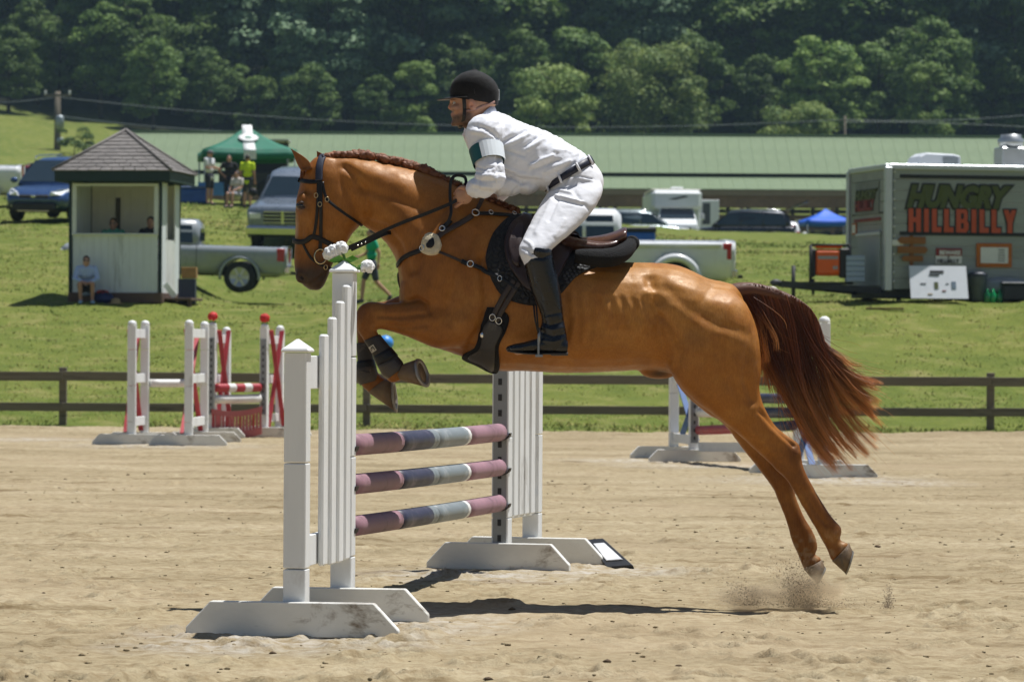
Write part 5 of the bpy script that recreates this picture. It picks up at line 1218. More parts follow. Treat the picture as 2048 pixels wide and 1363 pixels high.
# -- helmet
velv = mat('helmet_velvet', (.003, .003, .0035), .85, .3, 40, bump=.3, bscale=200, sheen=.06); hrn = mat('harness_strap', (.022, .02, .016), .6, .2, 30)
hl = MB()
hl.rings(loft_rings([(901.5, 196, 996, 210, .081, 0), (900, 189, 997.5, 197, .087, 0), (900.5, 178, 998, 182, .089, 0), (904.5, 165, 993, 168, .086, 0), (912, 155, 984, 157, .078, 0), (922, 147.5, 972, 148.5, .062, 0), (935, 142.5, 960, 143, .035, 0), (944, 141, 952, 141, .012, 0)], 4, 30))
o = hl.build('helmet', velv, rider, HO); fix_normals(o.data)
MB().ball(P(948.5, 141.5, 0), (.017, .017, .008), 14, 8).build('button', velv, o, HO)
rs = []
for k in range(13):
    a = R(-78 + 13 * k); rs.append([P(902 + 38 * (1 - math.cos(a)), 191, 0) * 0 + P(945, 192, 0) + Vector((-.102 * math.cos(a), .088 * math.sin(a), -.006 + .0)), P(945, 192, 0) + Vector((-.102 * math.cos(a) - .064 * max(0, math.cos(a)) ** 1.3, .090 * math.sin(a), -.002 - .016 * max(0, math.cos(a)))), P(945, 192, 0) + Vector((-.102 * math.cos(a) - .063 * max(0, math.cos(a)) ** 1.3, .090 * math.sin(a), -.006 - .016 * max(0, math.cos(a)))), P(945, 192, 0) + Vector((-.102 * math.cos(a), .088 * math.sin(a), -.012))])
q = MB().rings(rs).build('peak', mat('peak_edge', (.05, .05, .052), .5, .2, 40), o, HO); fix_normals(q.data)
rs = []
for k in range(4):                                          # welt lines of the shell
    a = R(-60 + 40 * k)
    MB().tube([P(948, 142, 0) * (1 - t) + (P(948, 196, 0) + Vector((math.cos(a) * 0 + .0, 0, 0))) * t for t in (0, .01)], .001, 4) if 0 else None
pts = [P(948.5, 141, 0) + Vector((.0, -.0895 * math.sin(t), .0)) + Vector((.002, 0, -.128 * (1 - math.cos(t)))) for t in [R(6 * k) for k in range(15)]]
MB().tube(pts, .003, 5).build('shell_seam', mat('seam_black', (.02, .02, .021), .8), o, HO)
for s in (-1, 1):
    MB().tube([P(928, 196, 0) + Vector((0, s * .077, 0)), P(929, 210, 0) + Vector((0, s * .080, 0)), P(929.5, 224, 0) + Vector((0, s * .075, 0)), P(928, 240, 0) + Vector((0, s * .062, 0)), P(922, 253, 0) + Vector((0, s * .03, 0)), P(919, 256, 0)], .0085, 8, flat=.35).build('chin_strap', hrn, o, HO)
    MB().tube([P(990, 205, 0) + Vector((0, s * .055, 0)), P(965, 214, 0) + Vector((0, s * .074, 0)), P(948, 222, 0) + Vector((0, s * .078, 0)), P(930, 224, 0) + Vector((0, s * .077, 0))], .005, 6, flat=.4).build('back_strap', mat('strap_pink', (.35, .20, .16), .7), o, HO)
MB().box(P(929.5, 226, 0) + Vector((0, -.079, 0)), (.014, .008, .03)).build('strap_buckle', lea, o, HO, bevel=.002)
MB().box(P(997.5, 190, 0), (.008, .02, .05)).build('rear_clip', mat('clip_grey', (.4, .42, .42), .4), o, HO, bevel=.002)
# -- stirrup and leather
st = thing('stirrup', 'steel stirrup iron under the rider boot', 'stirrup', HO); Yb = -.367
pts = [P(1078, 672, Yb) + Vector((0, .055 * math.sin(a) , .035 - .075 * (1 - math.cos(a)) / 2 * 1.0)) for a in [R(-150 + 25 * k) for k in range(13)]]
MB().tube(pts, .006, 8, caps=True).build('bow', steel, st, HO)
MB().box(P(1078, 711, Yb), (.035, .11, .012)).build('tread', steel, st, HO, bevel=.003)
for dx in (-5, 4): MB().tube([P(1070 + dx * .6, 608, Yb - .045), P(1073 + dx * .5, 640, Yb - .052), P(1077, 668, Yb - .05)], .004, 6).build('stirrup_leather', lea, st, HO)
for e in (-.05, .05): MB().bar(P(1077, 668, Yb + e), P(1077, 711, Yb + e), .008, .009).build('side_bar', steel, st, HO, bevel=.003)
# ================================================================== VEHICLES
tyre_m = mat('tyre', (.022, .022, .022), .85, .25, 20); alloy = mat('alloy_rim', (.55, .56, .57), .35, .12, metal=.8); chrome = mat('chrome', (.7, .71, .72), .12, .05, metal=1.)
glass_m = NT('car_glass').set(Base_Color=(.02, .034, .046), Roughness=.05, Specular_IOR_Level=.8).m
lamp_m = mat('headlamp_glass', (.75, .77, .78), .12, .05, spec=.8); tail_r = mat('tail_lamp', (.45, .012, .012), .2, .1, spec=.7); trimb = mat('black_trim', (.02, .02, .022), .6, .2)
def paint(name, c, metal=.35): return mat(name, c, .3, .06, 4, metal=metal, coat=.7)
def boolean_cut(me, cutters):
    o = bpy.data.objects.new('tmp', me); COL.objects.link(o); cs = []
    for c in cutters:
        k = bpy.data.objects.new('cut', c); COL.objects.link(k); cs.append(k); m = o.modifiers.new('b', 'BOOLEAN'); m.operation = 'DIFFERENCE'; m.object = k; m.solver = 'EXACT'
    dg = bpy.context.evaluated_depsgraph_get(); out = bpy.data.meshes.new_from_object(o.evaluated_get(dg), depsgraph=dg)
    for k in cs + [o]: bpy.data.objects.remove(k)
    return out
def shell(st, n_side=6):
    """body shell: stations (x, z bottom, z shoulder, z top, half width at bottom, shoulder, top)"""
    rs = []
    for x, zb, zs_, zt, wb, ws, wt in catmull(st, 3):
        h = [(wb * .75, zb), (wb, zb + .09), (ws, zs_ - .22), (ws, zs_), (wt + (ws - wt) * .35, zs_ + (zt - zs_) * .75), (wt * .8, zt), (wt * .3, zt + .012)]
        rs.append([Vector((x, -y, z)) for y, z in h] + [Vector((x, y, z)) for y, z in h[::-1]])
    return MB().rings(rs)
def wheel(root, x, y, r, w, rim=alloy, spokes=6):
    s = 1 if y > 0 else -1
    t = MB().lathe([(r * .62, -w / 2), (r * .93, -w / 2), (r, -w * .36), (r, w * .36), (r * .93, w / 2), (r * .62, w / 2)], (x, y, r), 'Y', 24, caps=False).build('wheel', tyre_m, root); fix_normals(t.data)
    m = MB().lathe([(r * .64, s * w * .46), (r * .60, s * w * .5), (r * .56, s * w * .38), (r * .1, s * w * .3)], (x, y, r), 'Y', 20, caps=False)
    for k in range(spokes):
        a = 6.2832 * k / spokes; d = Vector((math.cos(a), 0, math.sin(a))); c = Vector((x, y + s * w * .42, r)); m.bar(c + d * r * .08, c + d * r * .6, r * .16, w * .12, up=(0, 1, 0))
    m.lathe([(r * .14, s * w * .36), (r * .13, s * w * .5)], (x, y, r), 'Y', 10); o = m.build('rim', rim, t); fix_normals(o.data)
def side_glass(root, pts, w0, w1, z0, z1, s, th=.012):
    """window on the slanting cabin side; pts in (x, z)"""
    q = []
    for x, z in pts:
        t = (z - z0) / (z1 - z0); q.append(Vector((x, s * (w0 + (w1 - w0) * t + .006), z)))
    o = MB().prism(q, (0, -s * th, 0)).build('side_window', glass_m, root); fix_normals(o.data)
def cabin(root, st, pm, z0):
    rs = []
    for x, zr, wb, wt in st:
        h = [(wb, z0 - .05), (wb - (wb - wt) * .5, z0 + (zr - z0) * .55), (wt, zr - .06), (wt * .85, zr), (wt * .3, zr + .02)]
        rs.append([Vector((x, -y, z)) for y, z in h] + [Vector((x, y, z)) for y, z in h[::-1]])
    o = MB().rings(rs).build('cabin', pm, root); fix_normals(o.data); return o
def quad(root, name, p, m, th=.012, bevel=0.):
    n_ = (Vector(p[1]) - Vector(p[0])).cross(Vector(p[3]) - Vector(p[0])).normalized(); o = MB().prism([Vector(a) + n_ * .004 for a in p], n_ * th).build(name, m, root, bevel=bevel); fix_normals(o.data); return o
def seat_on_slope(root, x, y, heading, lift=0.):
    e = .8; nx = (gsurf(x + e, y) - gsurf(x - e, y)) / (2 * e); ny = (gsurf(x, y + 1.6) - gsurf(x, y - 1.6)) / 3.2
    nx *= .05; up = Vector((-nx, -ny, 1)).normalized(); f = Vector((math.cos(heading), math.sin(heading), 0)); f = (f - up * f.dot(up)).normalized()
    root.rotation_euler = Matrix((f, up.cross(f), up)).transposed().to_euler(); root.location = (x, y, gsurf(x, y) + lift)
def pickup(label, pm, x, y, heading, L=5.6, W=1.92, H=1.88, wr=.39, dually=False, lift=0., name='pickup_truck', grille=True, rim=alloy, side_lamps=True):
    t = thing(name, label, 'pickup truck'); h = W / 2; f = L / 2; zt = H * .66; zb = .42
    st = [(-f, .5, zt * .85, zt, h * .9, h * .96, h * .94), (-f + .12, zb, zt * .85, zt, h * .95, h, h * .97), (-f * .25, zb, zt * .85, zt, h * .95, h, h * .97), (f * .3, zb, zt * .86, zt, h * .95, h, h * .97), (f * .42, zb, zt * .86, zt * .99, h * .95, h, h * .93), (f * .9, zb, zt * .84, zt * .95, h * .94, h * .98, h * .86), (f - .06, .46, zt * .80, zt * .90, h * .9, h * .94, h * .82), (f, .5, zt * .72, zt * .8, h * .85, h * .9, h * .78)]
    me = shell(st).mesh('body', pm); fix_normals(me); wx = (-f * .60, f * .62); cut = []
    for k in wx:
        c = MB().lathe([(wr * 1.22, -2), (wr * 1.22, 2)], (k, 0, wr), 'Y', 28).mesh('c', pm); fix_normals(c); cut.append(c)
    bed = MB().box((-f * .60, 0, zt + .12), (f * .72, W * .84, .9)).mesh('c', pm); cut.append(bed)
    me = boolean_cut(me, cut); me.materials.clear(); me.materials.append(pm); link('body', me, t)
    MB().box((0, 0, .5), (L * .92, W * .55, .22)).build('chassis', trimb, t)
    c0, c1 = -f * .22, f * .36
    cabin(t, [(c0 - .03, H - .12, h * .93, h * .76), (c0 + .08, H, h * .94, h * .76), (c0 + (c1 - c0) * .55, H, h * .94, h * .76), (c1 - .30, H - .16, h * .94, h * .74), (c1 + .22, zt + .02, h * .93, h * .9)], pm, zt)
    ym = lambda z: h * .94 + (h * .76 - h * .94) * (z - zt) / (H - zt)
    for s in (-1, 1):
        m_ = (c0 + c1) / 2 - .12
        side_glass(t, [(c0 + .12, zt + .03), (m_ - .04, zt + .03), (m_ - .04, H - .13), (c0 + .16, H - .13)], h * .94, h * .76, zt, H, s); side_glass(t, [(m_ + .04, zt + .03), (c1 + .0, zt + .03), (c1 - .30, H - .15), (m_ + .04, H - .13)], h * .94, h * .76, zt, H, s)
        for xx in (c0 + .02, m_, c1 + .05): MB().box((xx, s * (h + .002), zt * .74), (.012, .012, zt * .5)).build('door_seam', trimb, t)
        for xx in (m_ - .2, c1 - .75): MB().box((xx, s * (h + .012), zt * .86), (.17, .03, .035)).build('door_handle', pm, t, bevel=.008)
        MB().ball((c1 + .02, s * (h + .14), zt + .12), (.07, .12, .11), 12, 8).build('mirror', trimb, t)
        for k, xx in enumerate(wx):
            pts = [(xx + math.cos(a) * wr * 1.24, s * (h + .006), wr + math.sin(a) * wr * 1.24) for a in [R(-8 + 196 * i / 20) for i in range(21)]]
            big = dually and k == 0
            MB().tube([Vector(p) + Vector((0, s * (.09 if big else 0), 0)) for p in pts], .10 if big else .035, 8, flat=1.6 if big else 1.).build('wheel_arch', pm if big else pm, t)
            wheel(t, xx, s * (h - .13), wr, .24, rim)
        if dually: MB().box((-f * .60, s * (h + .05), zt * .93), (f * .66, .12, .10)).build('fender_ledge', pm, t, bevel=.03)
        MB().box((-f - .004, s * (h * (.88 if side_lamps else .8)), zt * .82), (.06, .16, zt * .30)).build('tail_light', tail_r, t, bevel=.015)
        if side_lamps: MB().box((-f + .10, s * (h * .965), zt * .82), (.20, .07, zt * .28)).build('tail_light', tail_r, t, bevel=.015)
        MB().box((f - .05, s * (h * .74), zt * .74), (.12, .34, .19)).build('headlight', lamp_m, t, bevel=.03)
        MB().box((f + .04, s * (h * .6), .55), (.06, .16, .09)).build('fog_light', lamp_m, t, bevel=.02)
    quad(t, 'windshield', [(c1 + .19, -h * .82, zt + .05), (c1 + .19, h * .82, zt + .05), (c1 - .26, h * .66, H - .15), (c1 - .26, -h * .66, H - .15)], glass_m)
    quad(t, 'rear_window', [(c0 - .03, h * .74, zt + .08), (c0 - .03, -h * .74, zt + .08), (c0 - .03, -h * .64, H - .2), (c0 - .03, h * .64, H - .2)], glass_m)
    MB().box((f + .02, 0, .58), (.16, W * .98, .26)).build('front_bumper', chrome, t, bevel=.05); MB().box((-f - .06, 0, .58), (.16, W * .96, .2)).build('rear_bumper', chrome, t, bevel=.03)
    MB().box((f - .02, 0, zt * .72), (.10, W * .52, .36)).build('grille', trimb, t, bevel=.03)
    for k in range(4): MB().box((f + .04, 0, zt * .72 - .14 + .093 * k), (.03, W * .52, .03)).build('grille_bar', chrome, t, bevel=.006)
    MB().box((f + .045, 0, zt * .72), (.035, .08, .36)).build('grille_bar', chrome, t, bevel=.006)
    MB().box((-f - .16, 0, .5), (.34, .08, .08)).build('tow_hitch', trimb, t)
    seat_on_slope(t, x, y, heading, lift); return t
def suv(label, pm, x, y, heading, L=4.55, W=1.84, H=1.68, wr=.35, lift=0., name='parked_suv', cat='car', hatch=False):
    t = thing(name, label, cat); h = W / 2; f = L / 2; zt = H * .60; zb = .32
    st = [(-f, .5, zt * .9, zt * .98, h * .78, h * .86, h * .8), (-f + .15, zb + .08, zt * .88, zt, h * .9, h * .97, h * .9), (-f * .5, zb, zt * .86, zt, h * .95, h, h * .95), (f * .25, zb, zt * .86, zt, h * .95, h, h * .95), (f * .42, zb, zt * .85, zt * .98, h * .95, h, h * .9), (f * .72, zb, zt * .82, zt * .92, h * .94, h * .98, h * .8), (f * .92, zb + .04, zt * .72, zt * .80, h * .86, h * .9, h * .68), (f, .42, zt * .6, zt * .68, h * .7, h * .76, h * .6)]
    me = shell(st).mesh('body', pm); fix_normals(me); wx = (-f * .60, f * .60); cut = []
    for k in wx:
        c = MB().lathe([(wr * 1.16, -2), (wr * 1.16, 2)], (k, 0, wr), 'Y', 28).mesh('c', pm); fix_normals(c); cut.append(c)
    me = boolean_cut(me, cut); me.materials.clear(); me.materials.append(pm); link('body', me, t)
    MB().box((0, 0, .36), (L * .86, W * .6, .2)).build('chassis', trimb, t)
    c0, c1 = -f * .93, f * .48
    cabin(t, [(c0, zt + .15, h * .85, h * .7), (c0 + .16, H - .14, h * .9, h * .7), (c0 + .45, H - .02, h * .94, h * .73), (-.1, H, h * .95, h * .75), (c1 - .62, H - .07, h * .95, h * .73), (c1 + .16, zt + .0, h * .92, h * .88)], pm, zt)
    for s in (-1, 1):
        for a, b, c, d in ((c0 + .22, -f * .42, c0 + .36, -f * .42), (-f * .40, -.02, -f * .40, -.02), (.02, c1 - .02, .02, c1 - .58)):
            side_glass(t, [(a, zt + .04), (b, zt + .04), (d, H - .15), (c, H - .15)], h * .945, h * .745, zt, H, s)
        MB().tube([(c0 + .4, s * h * .70, H + .0), (c0 + .5, s * h * .72, H + .05), (0, s * h * .73, H + .06), (c1 - .75, s * h * .72, H + .03), (c1 - .65, s * h * .7, H - .03)], .016, 6).build('roof_rail', chrome, t)
        MB().ball((c1 - .02, s * (h + .10), zt + .08), (.07, .11, .08), 12, 8).build('mirror', pm, t)
        for xx in wx:
            pts = [(xx + math.cos(a) * wr * 1.18, s * (h + .004), wr + math.sin(a) * wr * 1.18) for a in [R(-5 + 190 * i / 18) for i in range(19)]]; MB().tube(pts, .028, 7).build('wheel_arch', trimb, t); wheel(t, xx, s * (h - .11), wr, .22)
        for xx in (-.0, -f * .41): MB().box((xx, s * (h + .001), zt * .72), (.01, .01, zt * .5)).build('door_seam', trimb, t)
        o = MB().prism([(f * .78, s * h * .93, zt * .76), (f * .95, s * h * .74, zt * .72), (f * .985, s * h * .46, zt * .70), (f * .985, s * h * .50, zt * .80), (f * .9, s * h * .70, zt * .86), (f * .76, s * h * .88, zt * .88)], (.05, s * .03, 0)).build('headlight', lamp_m, t); fix_normals(o.data)
        MB().ball((f * .95, s * h * .68, .46), (.06, .10, .05), 10, 7).build('fog_light', lamp_m, t)
        MB().box((-f + .06, s * h * .78, zt * .92), (.12, .16, .3)).build('tail_light', tail_r, t, bevel=.03)
    quad(t, 'windshield', [(c1 + .13, -h * .83, zt + .04), (c1 + .13, h * .83, zt + .04), (c1 - .58, h * .67, H - .08), (c1 - .58, -h * .67, H - .08)], glass_m)
    quad(t, 'rear_window', [(c0 + .03, h * .7, zt + .22), (c0 + .03, -h * .7, zt + .22), (c0 + .15, -h * .62, H - .16), (c0 + .15, h * .62, H - .16)], glass_m)
    MB().box((f - .02, 0, zt * .68), (.08, W * .46, .10)).build('grille', trimb, t, bevel=.03); MB().box((f + .02, 0, .42), (.08, W * .66, .22)).build('lower_grille', trimb, t, bevel=.04)
    MB().ball((f + .03, 0, zt * .69), (.02, .08, .045), 12, 8).build('badge', chrome, t); MB().box((f + .03, 0, .31), (.06, W * .5, .025)).build('skid_strip', chrome, t, bevel=.005)
    MB().box((-f - .01, 0, .5), (.1, W * .86, .24)).build('rear_bumper', trimb, t, bevel=.04)
    if hatch:
        MB().prism([(c0 + .2, -h * .7, H + .02), (c0 + .2, h * .7, H + .02), (c0 - .75, h * .68, H + .42), (c0 - .75, -h * .68, H + .42)], (0, 0, .06)).build('open_tailgate', pm, t)
    seat_on_slope(t, x, y, heading, lift); return t
def vx(px, Y): return (px - 1024) / pxs(Y)
blue_p = paint('blue_car_paint', '#35517e'); silv = paint('silver_paint', '#949a9f', .0); whit = paint('white_car_paint', '#e2e4e6', 0.); dkb = paint('dark_blue_paint', '#7d8794', .3); blk = paint('black_car_paint', '#1c222b', .4); redc = paint('red_car_paint', '#8c2230', .3); brt = paint('bright_blue_paint', '#1f5fc0', .2); grs = paint('grey_car_paint', '#8f9a9e', .6)
suv('blue sport utility car facing the camera left of the white booth', blue_p, vx(126, 88), 88, R(-104), W=1.86, H=1.70)
pickup('silver pickup truck parked on the grass right of the booth', silv, vx(573, 76) - 2.72, 76, R(180), 5.4, 1.88, 1.72, .38, lift=-.28)
pickup('white dual wheel pickup truck parked behind the saddle', whit, vx(1455, 68) - 3.15, 68, R(182), 6.3, 2.03, 1.98, .42, dually=True, lift=-.10)
pickup('blue grey pickup truck facing the camera behind the horse head', dkb, vx(603, 88), 88, R(-97), 5.8, 2.04, 2.0, .42, name='pickup_truck', lift=0.05)
pickup('white pickup truck cut off at the left edge of the grass slope', whit, vx(-146, 99), 99, R(184), 5.6, 1.95, 1.95, .42, side_lamps=False)
suv('dark red car half hidden behind the white truck and blue car', redc, vx(62, 150), 150, R(-175), L=3.9, H=1.45, name='parked_car')
suv('silver estate car behind the white pickup cab', grs, vx(1275, 160), 160, R(4), L=4.7, H=1.6, name='parked_car', lift=.0)
fb = thing('feed_bin', 'bright blue bin with black rim behind the white pickup bed', 'bin', (vx(1272, 82), 82, gsurf(vx(1272, 82), 82))); MB().box((0, 0, .45), (.95, .6, .84)).build('tub', mat('bin_blue', '#1f5fc0', .35, .1), fb, bevel=.04); MB().box((0, 0, .92), (1.0, .66, .12)).build('rim', trimb, fb, bevel=.02); MB().box((.4, 0, 1.0), (.16, .5, .04)).build('latch', mat('latch_white', (.7, .72, .7), .4), fb, bevel=.01)

suv('black hatchback with raised tailgate right of the white motorhome', blk, vx(1480, 152), 152, R(178), L=4.7, H=1.7, hatch=True, lift=.0)
suv('small white car roof showing over the grass crest by the blue canopy', whit, vx(1566, 158), 158, R(86), L=3.9, W=1.7, H=1.42, name='parked_car')
# motorhome: a van cab under a white box body
MHX = vx(1350, 162); bt = thing('motorhome', 'white motorhome with open side door before the barn', 'motorhome', (MHX, 162, gsurf(MHX, 162)), R(2))
wp = mat('trailer_white', (.68, .71, .72), .5, .06, 2)
MB().box((0, 2.9, 1.62), (2.36, 5.4, 2.2)).build('box', wp, bt, bevel=.12); MB().box((0, .1, 2.28), (2.34, 1.5, .9)).build('cab_over', wp, bt, bevel=.16); MB().box((0, 2.4, 2.76), (2.3, 5.2, .08)).build('roof', mat('trailer_roof', (.6, .58, .5), .6), bt, bevel=.03)
MB().box((.1, .9, 2.86), (.6, .5, .14)).build('roof_vent', wp, bt, bevel=.05)
rs = []
for y, z0, z1, w in ((-2.1, .45, 1.0, .82), (-2.05, .42, 1.12, .92), (-1.2, .4, 1.32, .97), (-1.0, .4, 1.36, .98), (-.45, .4, 1.95, .86), (.2, .4, 2.0, .84)): rs.append([Vector((x, y, z)) for x, z in ((-w, z0), (-w, z1 * .7), (-w * .9, z1), (w * .9, z1), (w, z1 * .7), (w, z0))])
o = MB().rings(rs, smooth=False).build('cab', wp, bt, bevel=.05); fix_normals(o.data)
quad(bt, 'windshield', [(-.82, -.97, 1.4), (.82, -.97, 1.4), (.72, -.5, 1.9), (-.72, -.5, 1.9)], glass_m)
MB().box((0, -2.1, .82), (1.1, .08, .26)).build('grille', trimb, bt, bevel=.02); MB().box((0, -2.16, .52), (1.9, .16, .2)).build('bumper', chrome, bt, bevel=.03)
for s_ in (-1, 1):
    MB().box((s_ * .7, -2.08, .86), (.28, .1, .2)).build('headlight', lamp_m, bt, bevel=.02); MB().box((s_ * 1.16, -.9, 1.5), (.2, .1, .3)).build('mirror', chrome, bt, bevel=.03)
    for y in (-1.35, 3.6): MB().lathe([(.2, -.1), (.36, -.1), (.36, .1), (.2, .1)], (s_ * .86, y, .36), 'X', 18).build('wheel', tyre_m, bt)
MB().box((1.66, .95, 1.45), (.88, .05, 1.8)).build('open_door', wp, bt, bevel=.02); MB().box((1.5, .91, 1.7), (.36, .02, 1.0)).build('door_window', glass_m, bt)
MB().prism([(-.42, -.66, 2.30), (.35, -.66, 2.46), (.55, -.66, 2.42), (-.1, -.66, 2.28)], (0, -.012, 0)).build('swoosh_mark', trimb, bt)
# dark utility trailer with a white wheel behind the people under the green tent
ut = thing('utility_trailer', 'dark utility trailer with spare wheel behind the three people', 'trailer', (vx(505, 122), 122, gsurf(vx(505, 122), 122)))
dk = mat('dark_steel', (.03, .032, .036), .6, .3, 5); MB().box((0, 0, .75), (2.4, 1.6, .5)).build('bed', dk, ut, bevel=.03); MB().box((.2, .75, 1.55), (2.0, .05, 1.2)).build('back_panel', dk, ut); MB().box((.2, 0, 2.15), (2.2, 1.6, .06)).build('canopy_roof', mat('canopy_grey', (.5, .52, .52), .6), ut)
for sx in (-.8, 1.2):
    for sy in (-.7, .7): MB().box((sx, sy, 1.55), (.05, .05, 1.2)).build('upright', dk, ut)
w_ = MB().lathe([(.2, -.08), (.32, -.08), (.32, .08), (.2, .08)], (-.75, -.9, .62), 'Y', 20).build('spare_wheel', tyre_m, ut); MB().lathe([(.21, -.05), (.2, -.07), (.05, -.06)], (-.75, -.9, .62), 'Y', 18).build('rim', mat('white_rim', (.75, .75, .73), .4), w_)
for sy in (-.85, .85): MB().lathe([(.2, -.09), (.34, -.09), (.34, .09), (.2, .09)], (.5, sy, .34), 'Y', 18).build('wheel', tyre_m, ut)
# ================================================================== PEOPLE IN THE BACKGROUND
skinb = NT('skin_plain').set(Base_Color=(.50, .27, .18), Roughness=.55).m
def cloth(name, c): return mat(name, c, .85, .12, 8, bump=.2, bscale=18)
def person(label, loc, rz, J=None, shirt=(.5, .5, .5), legs_=(.1, .1, .12), hair=(.03, .02, .015), shorts=False, sleeves=.6, cap=None, glasses=False, shoes=(.05, .05, .05), k=1., vox=.016):
    """a figure facing -Y; J overrides joints (metres, standing height 1.74)"""
    j = dict(hip=(0, 0, .95), chest=(0, .01, 1.32), neck=(0, .01, 1.48), head=(0, -.01, 1.615), sl=(-.185, .01, 1.43), sr=(.185, .01, 1.43), el=(-.235, .03, 1.15), er=(.235, .03, 1.15), wl=(-.235, -.05, .91), wr=(.235, -.05, .91), hl=(-.09, 0, .92), hr=(.09, 0, .92), kl=(-.10, -.02, .50), kr=(.10, -.02, .50), al=(-.10, .02, .09), ar=(.10, .02, .09), tl=(-.12, -.13, .03), tr=(.12, -.13, .03))
    j.update(J or {}); j = {a: Vector(b) * k for a, b in j.items()}; root = thing('person', label, 'person', loc, rz)
    def lim(m, a, b, r0, r1, mid=None): m.tube([a, a.lerp(b, .35), b], [r0, mid or (r0 * .6 + r1 * .45), r1], 12); m.ball(a, r0, 10, 7); m.ball(b, r1, 10, 7)
    def trunk(m, e):
        up = (j['chest'] - j['hip']).normalized()
        for a, wx, wy in ((j['hip'] - up * .06 * k, .155, .105), (j['hip'].lerp(j['chest'], .45), .145, .10), (j['chest'], .165, .115), (j['chest'] + up * .09 * k, .15, .09)): m.ball(a, ((wx + e) * k, (wy + e) * k, .13 * k), 16, 10)
    m = MB(); trunk(m, 0.); lim(m, j['chest'], j['neck'], .10 * k, .055 * k); lim(m, j['neck'], j['head'] - Vector((0, 0, .04 * k)), .052 * k, .05 * k)
    m.ball(j['head'], (.075 * k, .095 * k, .118 * k), 16, 12); m.ball(j['head'] + Vector((0, -.05, -.07)) * k, (.045 * k, .045 * k, .045 * k), 10, 8); m.ball(j['head'] + Vector((0, -.098, -.012)) * k, (.014 * k, .02 * k, .025 * k), 8, 6)
    for s in (-1, 1): m.ball(j['head'] + Vector((s * .076, .01, -.01)) * k, (.012 * k, .02 * k, .03 * k), 8, 6)
    for s in 'lr':
        lim(m, j['s' + s], j['e' + s], .052 * k, .038 * k); lim(m, j['e' + s], j['w' + s], .038 * k, .026 * k); d = (j['w' + s] - j['e' + s]).normalized(); m.ball(j['w' + s] + d * .045 * k, (.03 * k, .03 * k, .045 * k), 10, 7)
        lim(m, j['h' + s], j['k' + s], .082 * k, .052 * k); lim(m, j['k' + s], j['a' + s], .052 * k, .036 * k, .053 * k); lim(m, j['a' + s], j['t' + s], .036 * k, .03 * k)
    me = remesh(clean(m.mesh('body', skinb)), vox, 2, .5); bm = bmesh.new(); bm.from_mesh(me)
    for s, sg in (('l', -1), ('r', 1)):
        d = (j['w' + s] - j['e' + s]).normalized(); f = MB(); c = j['w' + s] + d * .075 * k; u = d.orthogonal().normalized(); v = d.cross(u)
        for q, (L, o) in enumerate(((.07, -.026), (.08, -.009), (.075, .009), (.06, .025))): f.tube([c + u * o * k, c + u * o * 1.1 * k + d * L * .6 * k, c + u * o * k + d * L * k + v * .02 * k], [.009 * k, .009 * k, .006 * k], 6)
        b = j['w' + s] + d * .03 * k - u * .028 * k; f.tube([b, b + d * .035 * k - u * .02 * k, b + d * .06 * k - u * .02 * k], [.011 * k, .01 * k, .007 * k], 6); bm.from_mesh(f.mesh('f', skinb))
    bm.to_mesh(me); bm.free(); me.materials.clear(); me.materials.append(skinb)
    for p in me.polygons: p.use_smooth = True
    link('body', me, root)
    m = MB(); trunk(m, .016); m.ball(j['chest'].lerp(j['neck'], .55), (.12 * k, .085 * k, .07 * k), 14, 9)
    for s in 'lr': 
        e = j['s' + s].lerp(j['e' + s], min(1, sleeves * 1.0) if sleeves <= 1 else 1); lim(m, j['s' + s], e, .072 * k, .058 * k)
        if sleeves > 1: lim(m, j['e' + s], j['e' + s].lerp(j['w' + s], sleeves - 1), .055 * k, .042 * k)
    cm_ = cloth('cloth_%02x%02x%02x' % tuple(int(255 * x) for x in shirt), shirt); me = remesh(clean(m.mesh('shirt', cm_)), vox * 1.1, 2, .5); me.materials.clear(); me.materials.append(cm_); link('shirt', me, root)
    m = MB(); up = (j['chest'] - j['hip']).normalized(); m.ball(j['hip'] - up * .03 * k, (.172 * k, .122 * k, .13 * k), 16, 10)
    for s in 'lr':
        e = j['h' + s].lerp(j['k' + s], .8 if shorts else 1.); lim(m, j['h' + s], e, .10 * k, .078 * k if shorts else .066 * k)
        if not shorts: lim(m, j['k' + s], j['k' + s].lerp(j['a' + s], .93), .066 * k, .055 * k)
    lm_ = cloth('cloth_%02x%02x%02x' % tuple(int(255 * x) for x in legs_), legs_); me = remesh(clean(m.mesh('shorts', lm_)), vox * 1.1, 2, .5); me.materials.clear(); me.materials.append(lm_); link('shorts' if shorts else 'trousers', me, root)
    sm_ = cloth('cloth_%02x%02x%02x' % tuple(int(255 * x) for x in shoes), shoes)
    for s in 'lr':
        m = MB(); d = (j['t' + s] - j['a' + s]); m.ball(j['a' + s] + Vector((0, 0, -.03 * k)), (.045 * k, .055 * k, .055 * k), 10, 7); lim(m, j['a' + s] + Vector((0, 0, -.035 * k)), j['t' + s], .046 * k, .042 * k); me = remesh(clean(m.mesh('shoe', sm_)), .014, 1, .5); me.materials.clear(); me.materials.append(sm_); link('shoe', me, root)
    hm_ = mat('hair_%02x%02x%02x' % tuple(int(255 * x) for x in hair), hair, .6, .3, 40, bump=.5, bscale=90)
    m = MB(); m.ball(j['head'] + Vector((0, .018, .035)) * k, (.083 * k, .095 * k, .095 * k), 16, 10, jit=.05); o = m.build('hair', hm_, root)
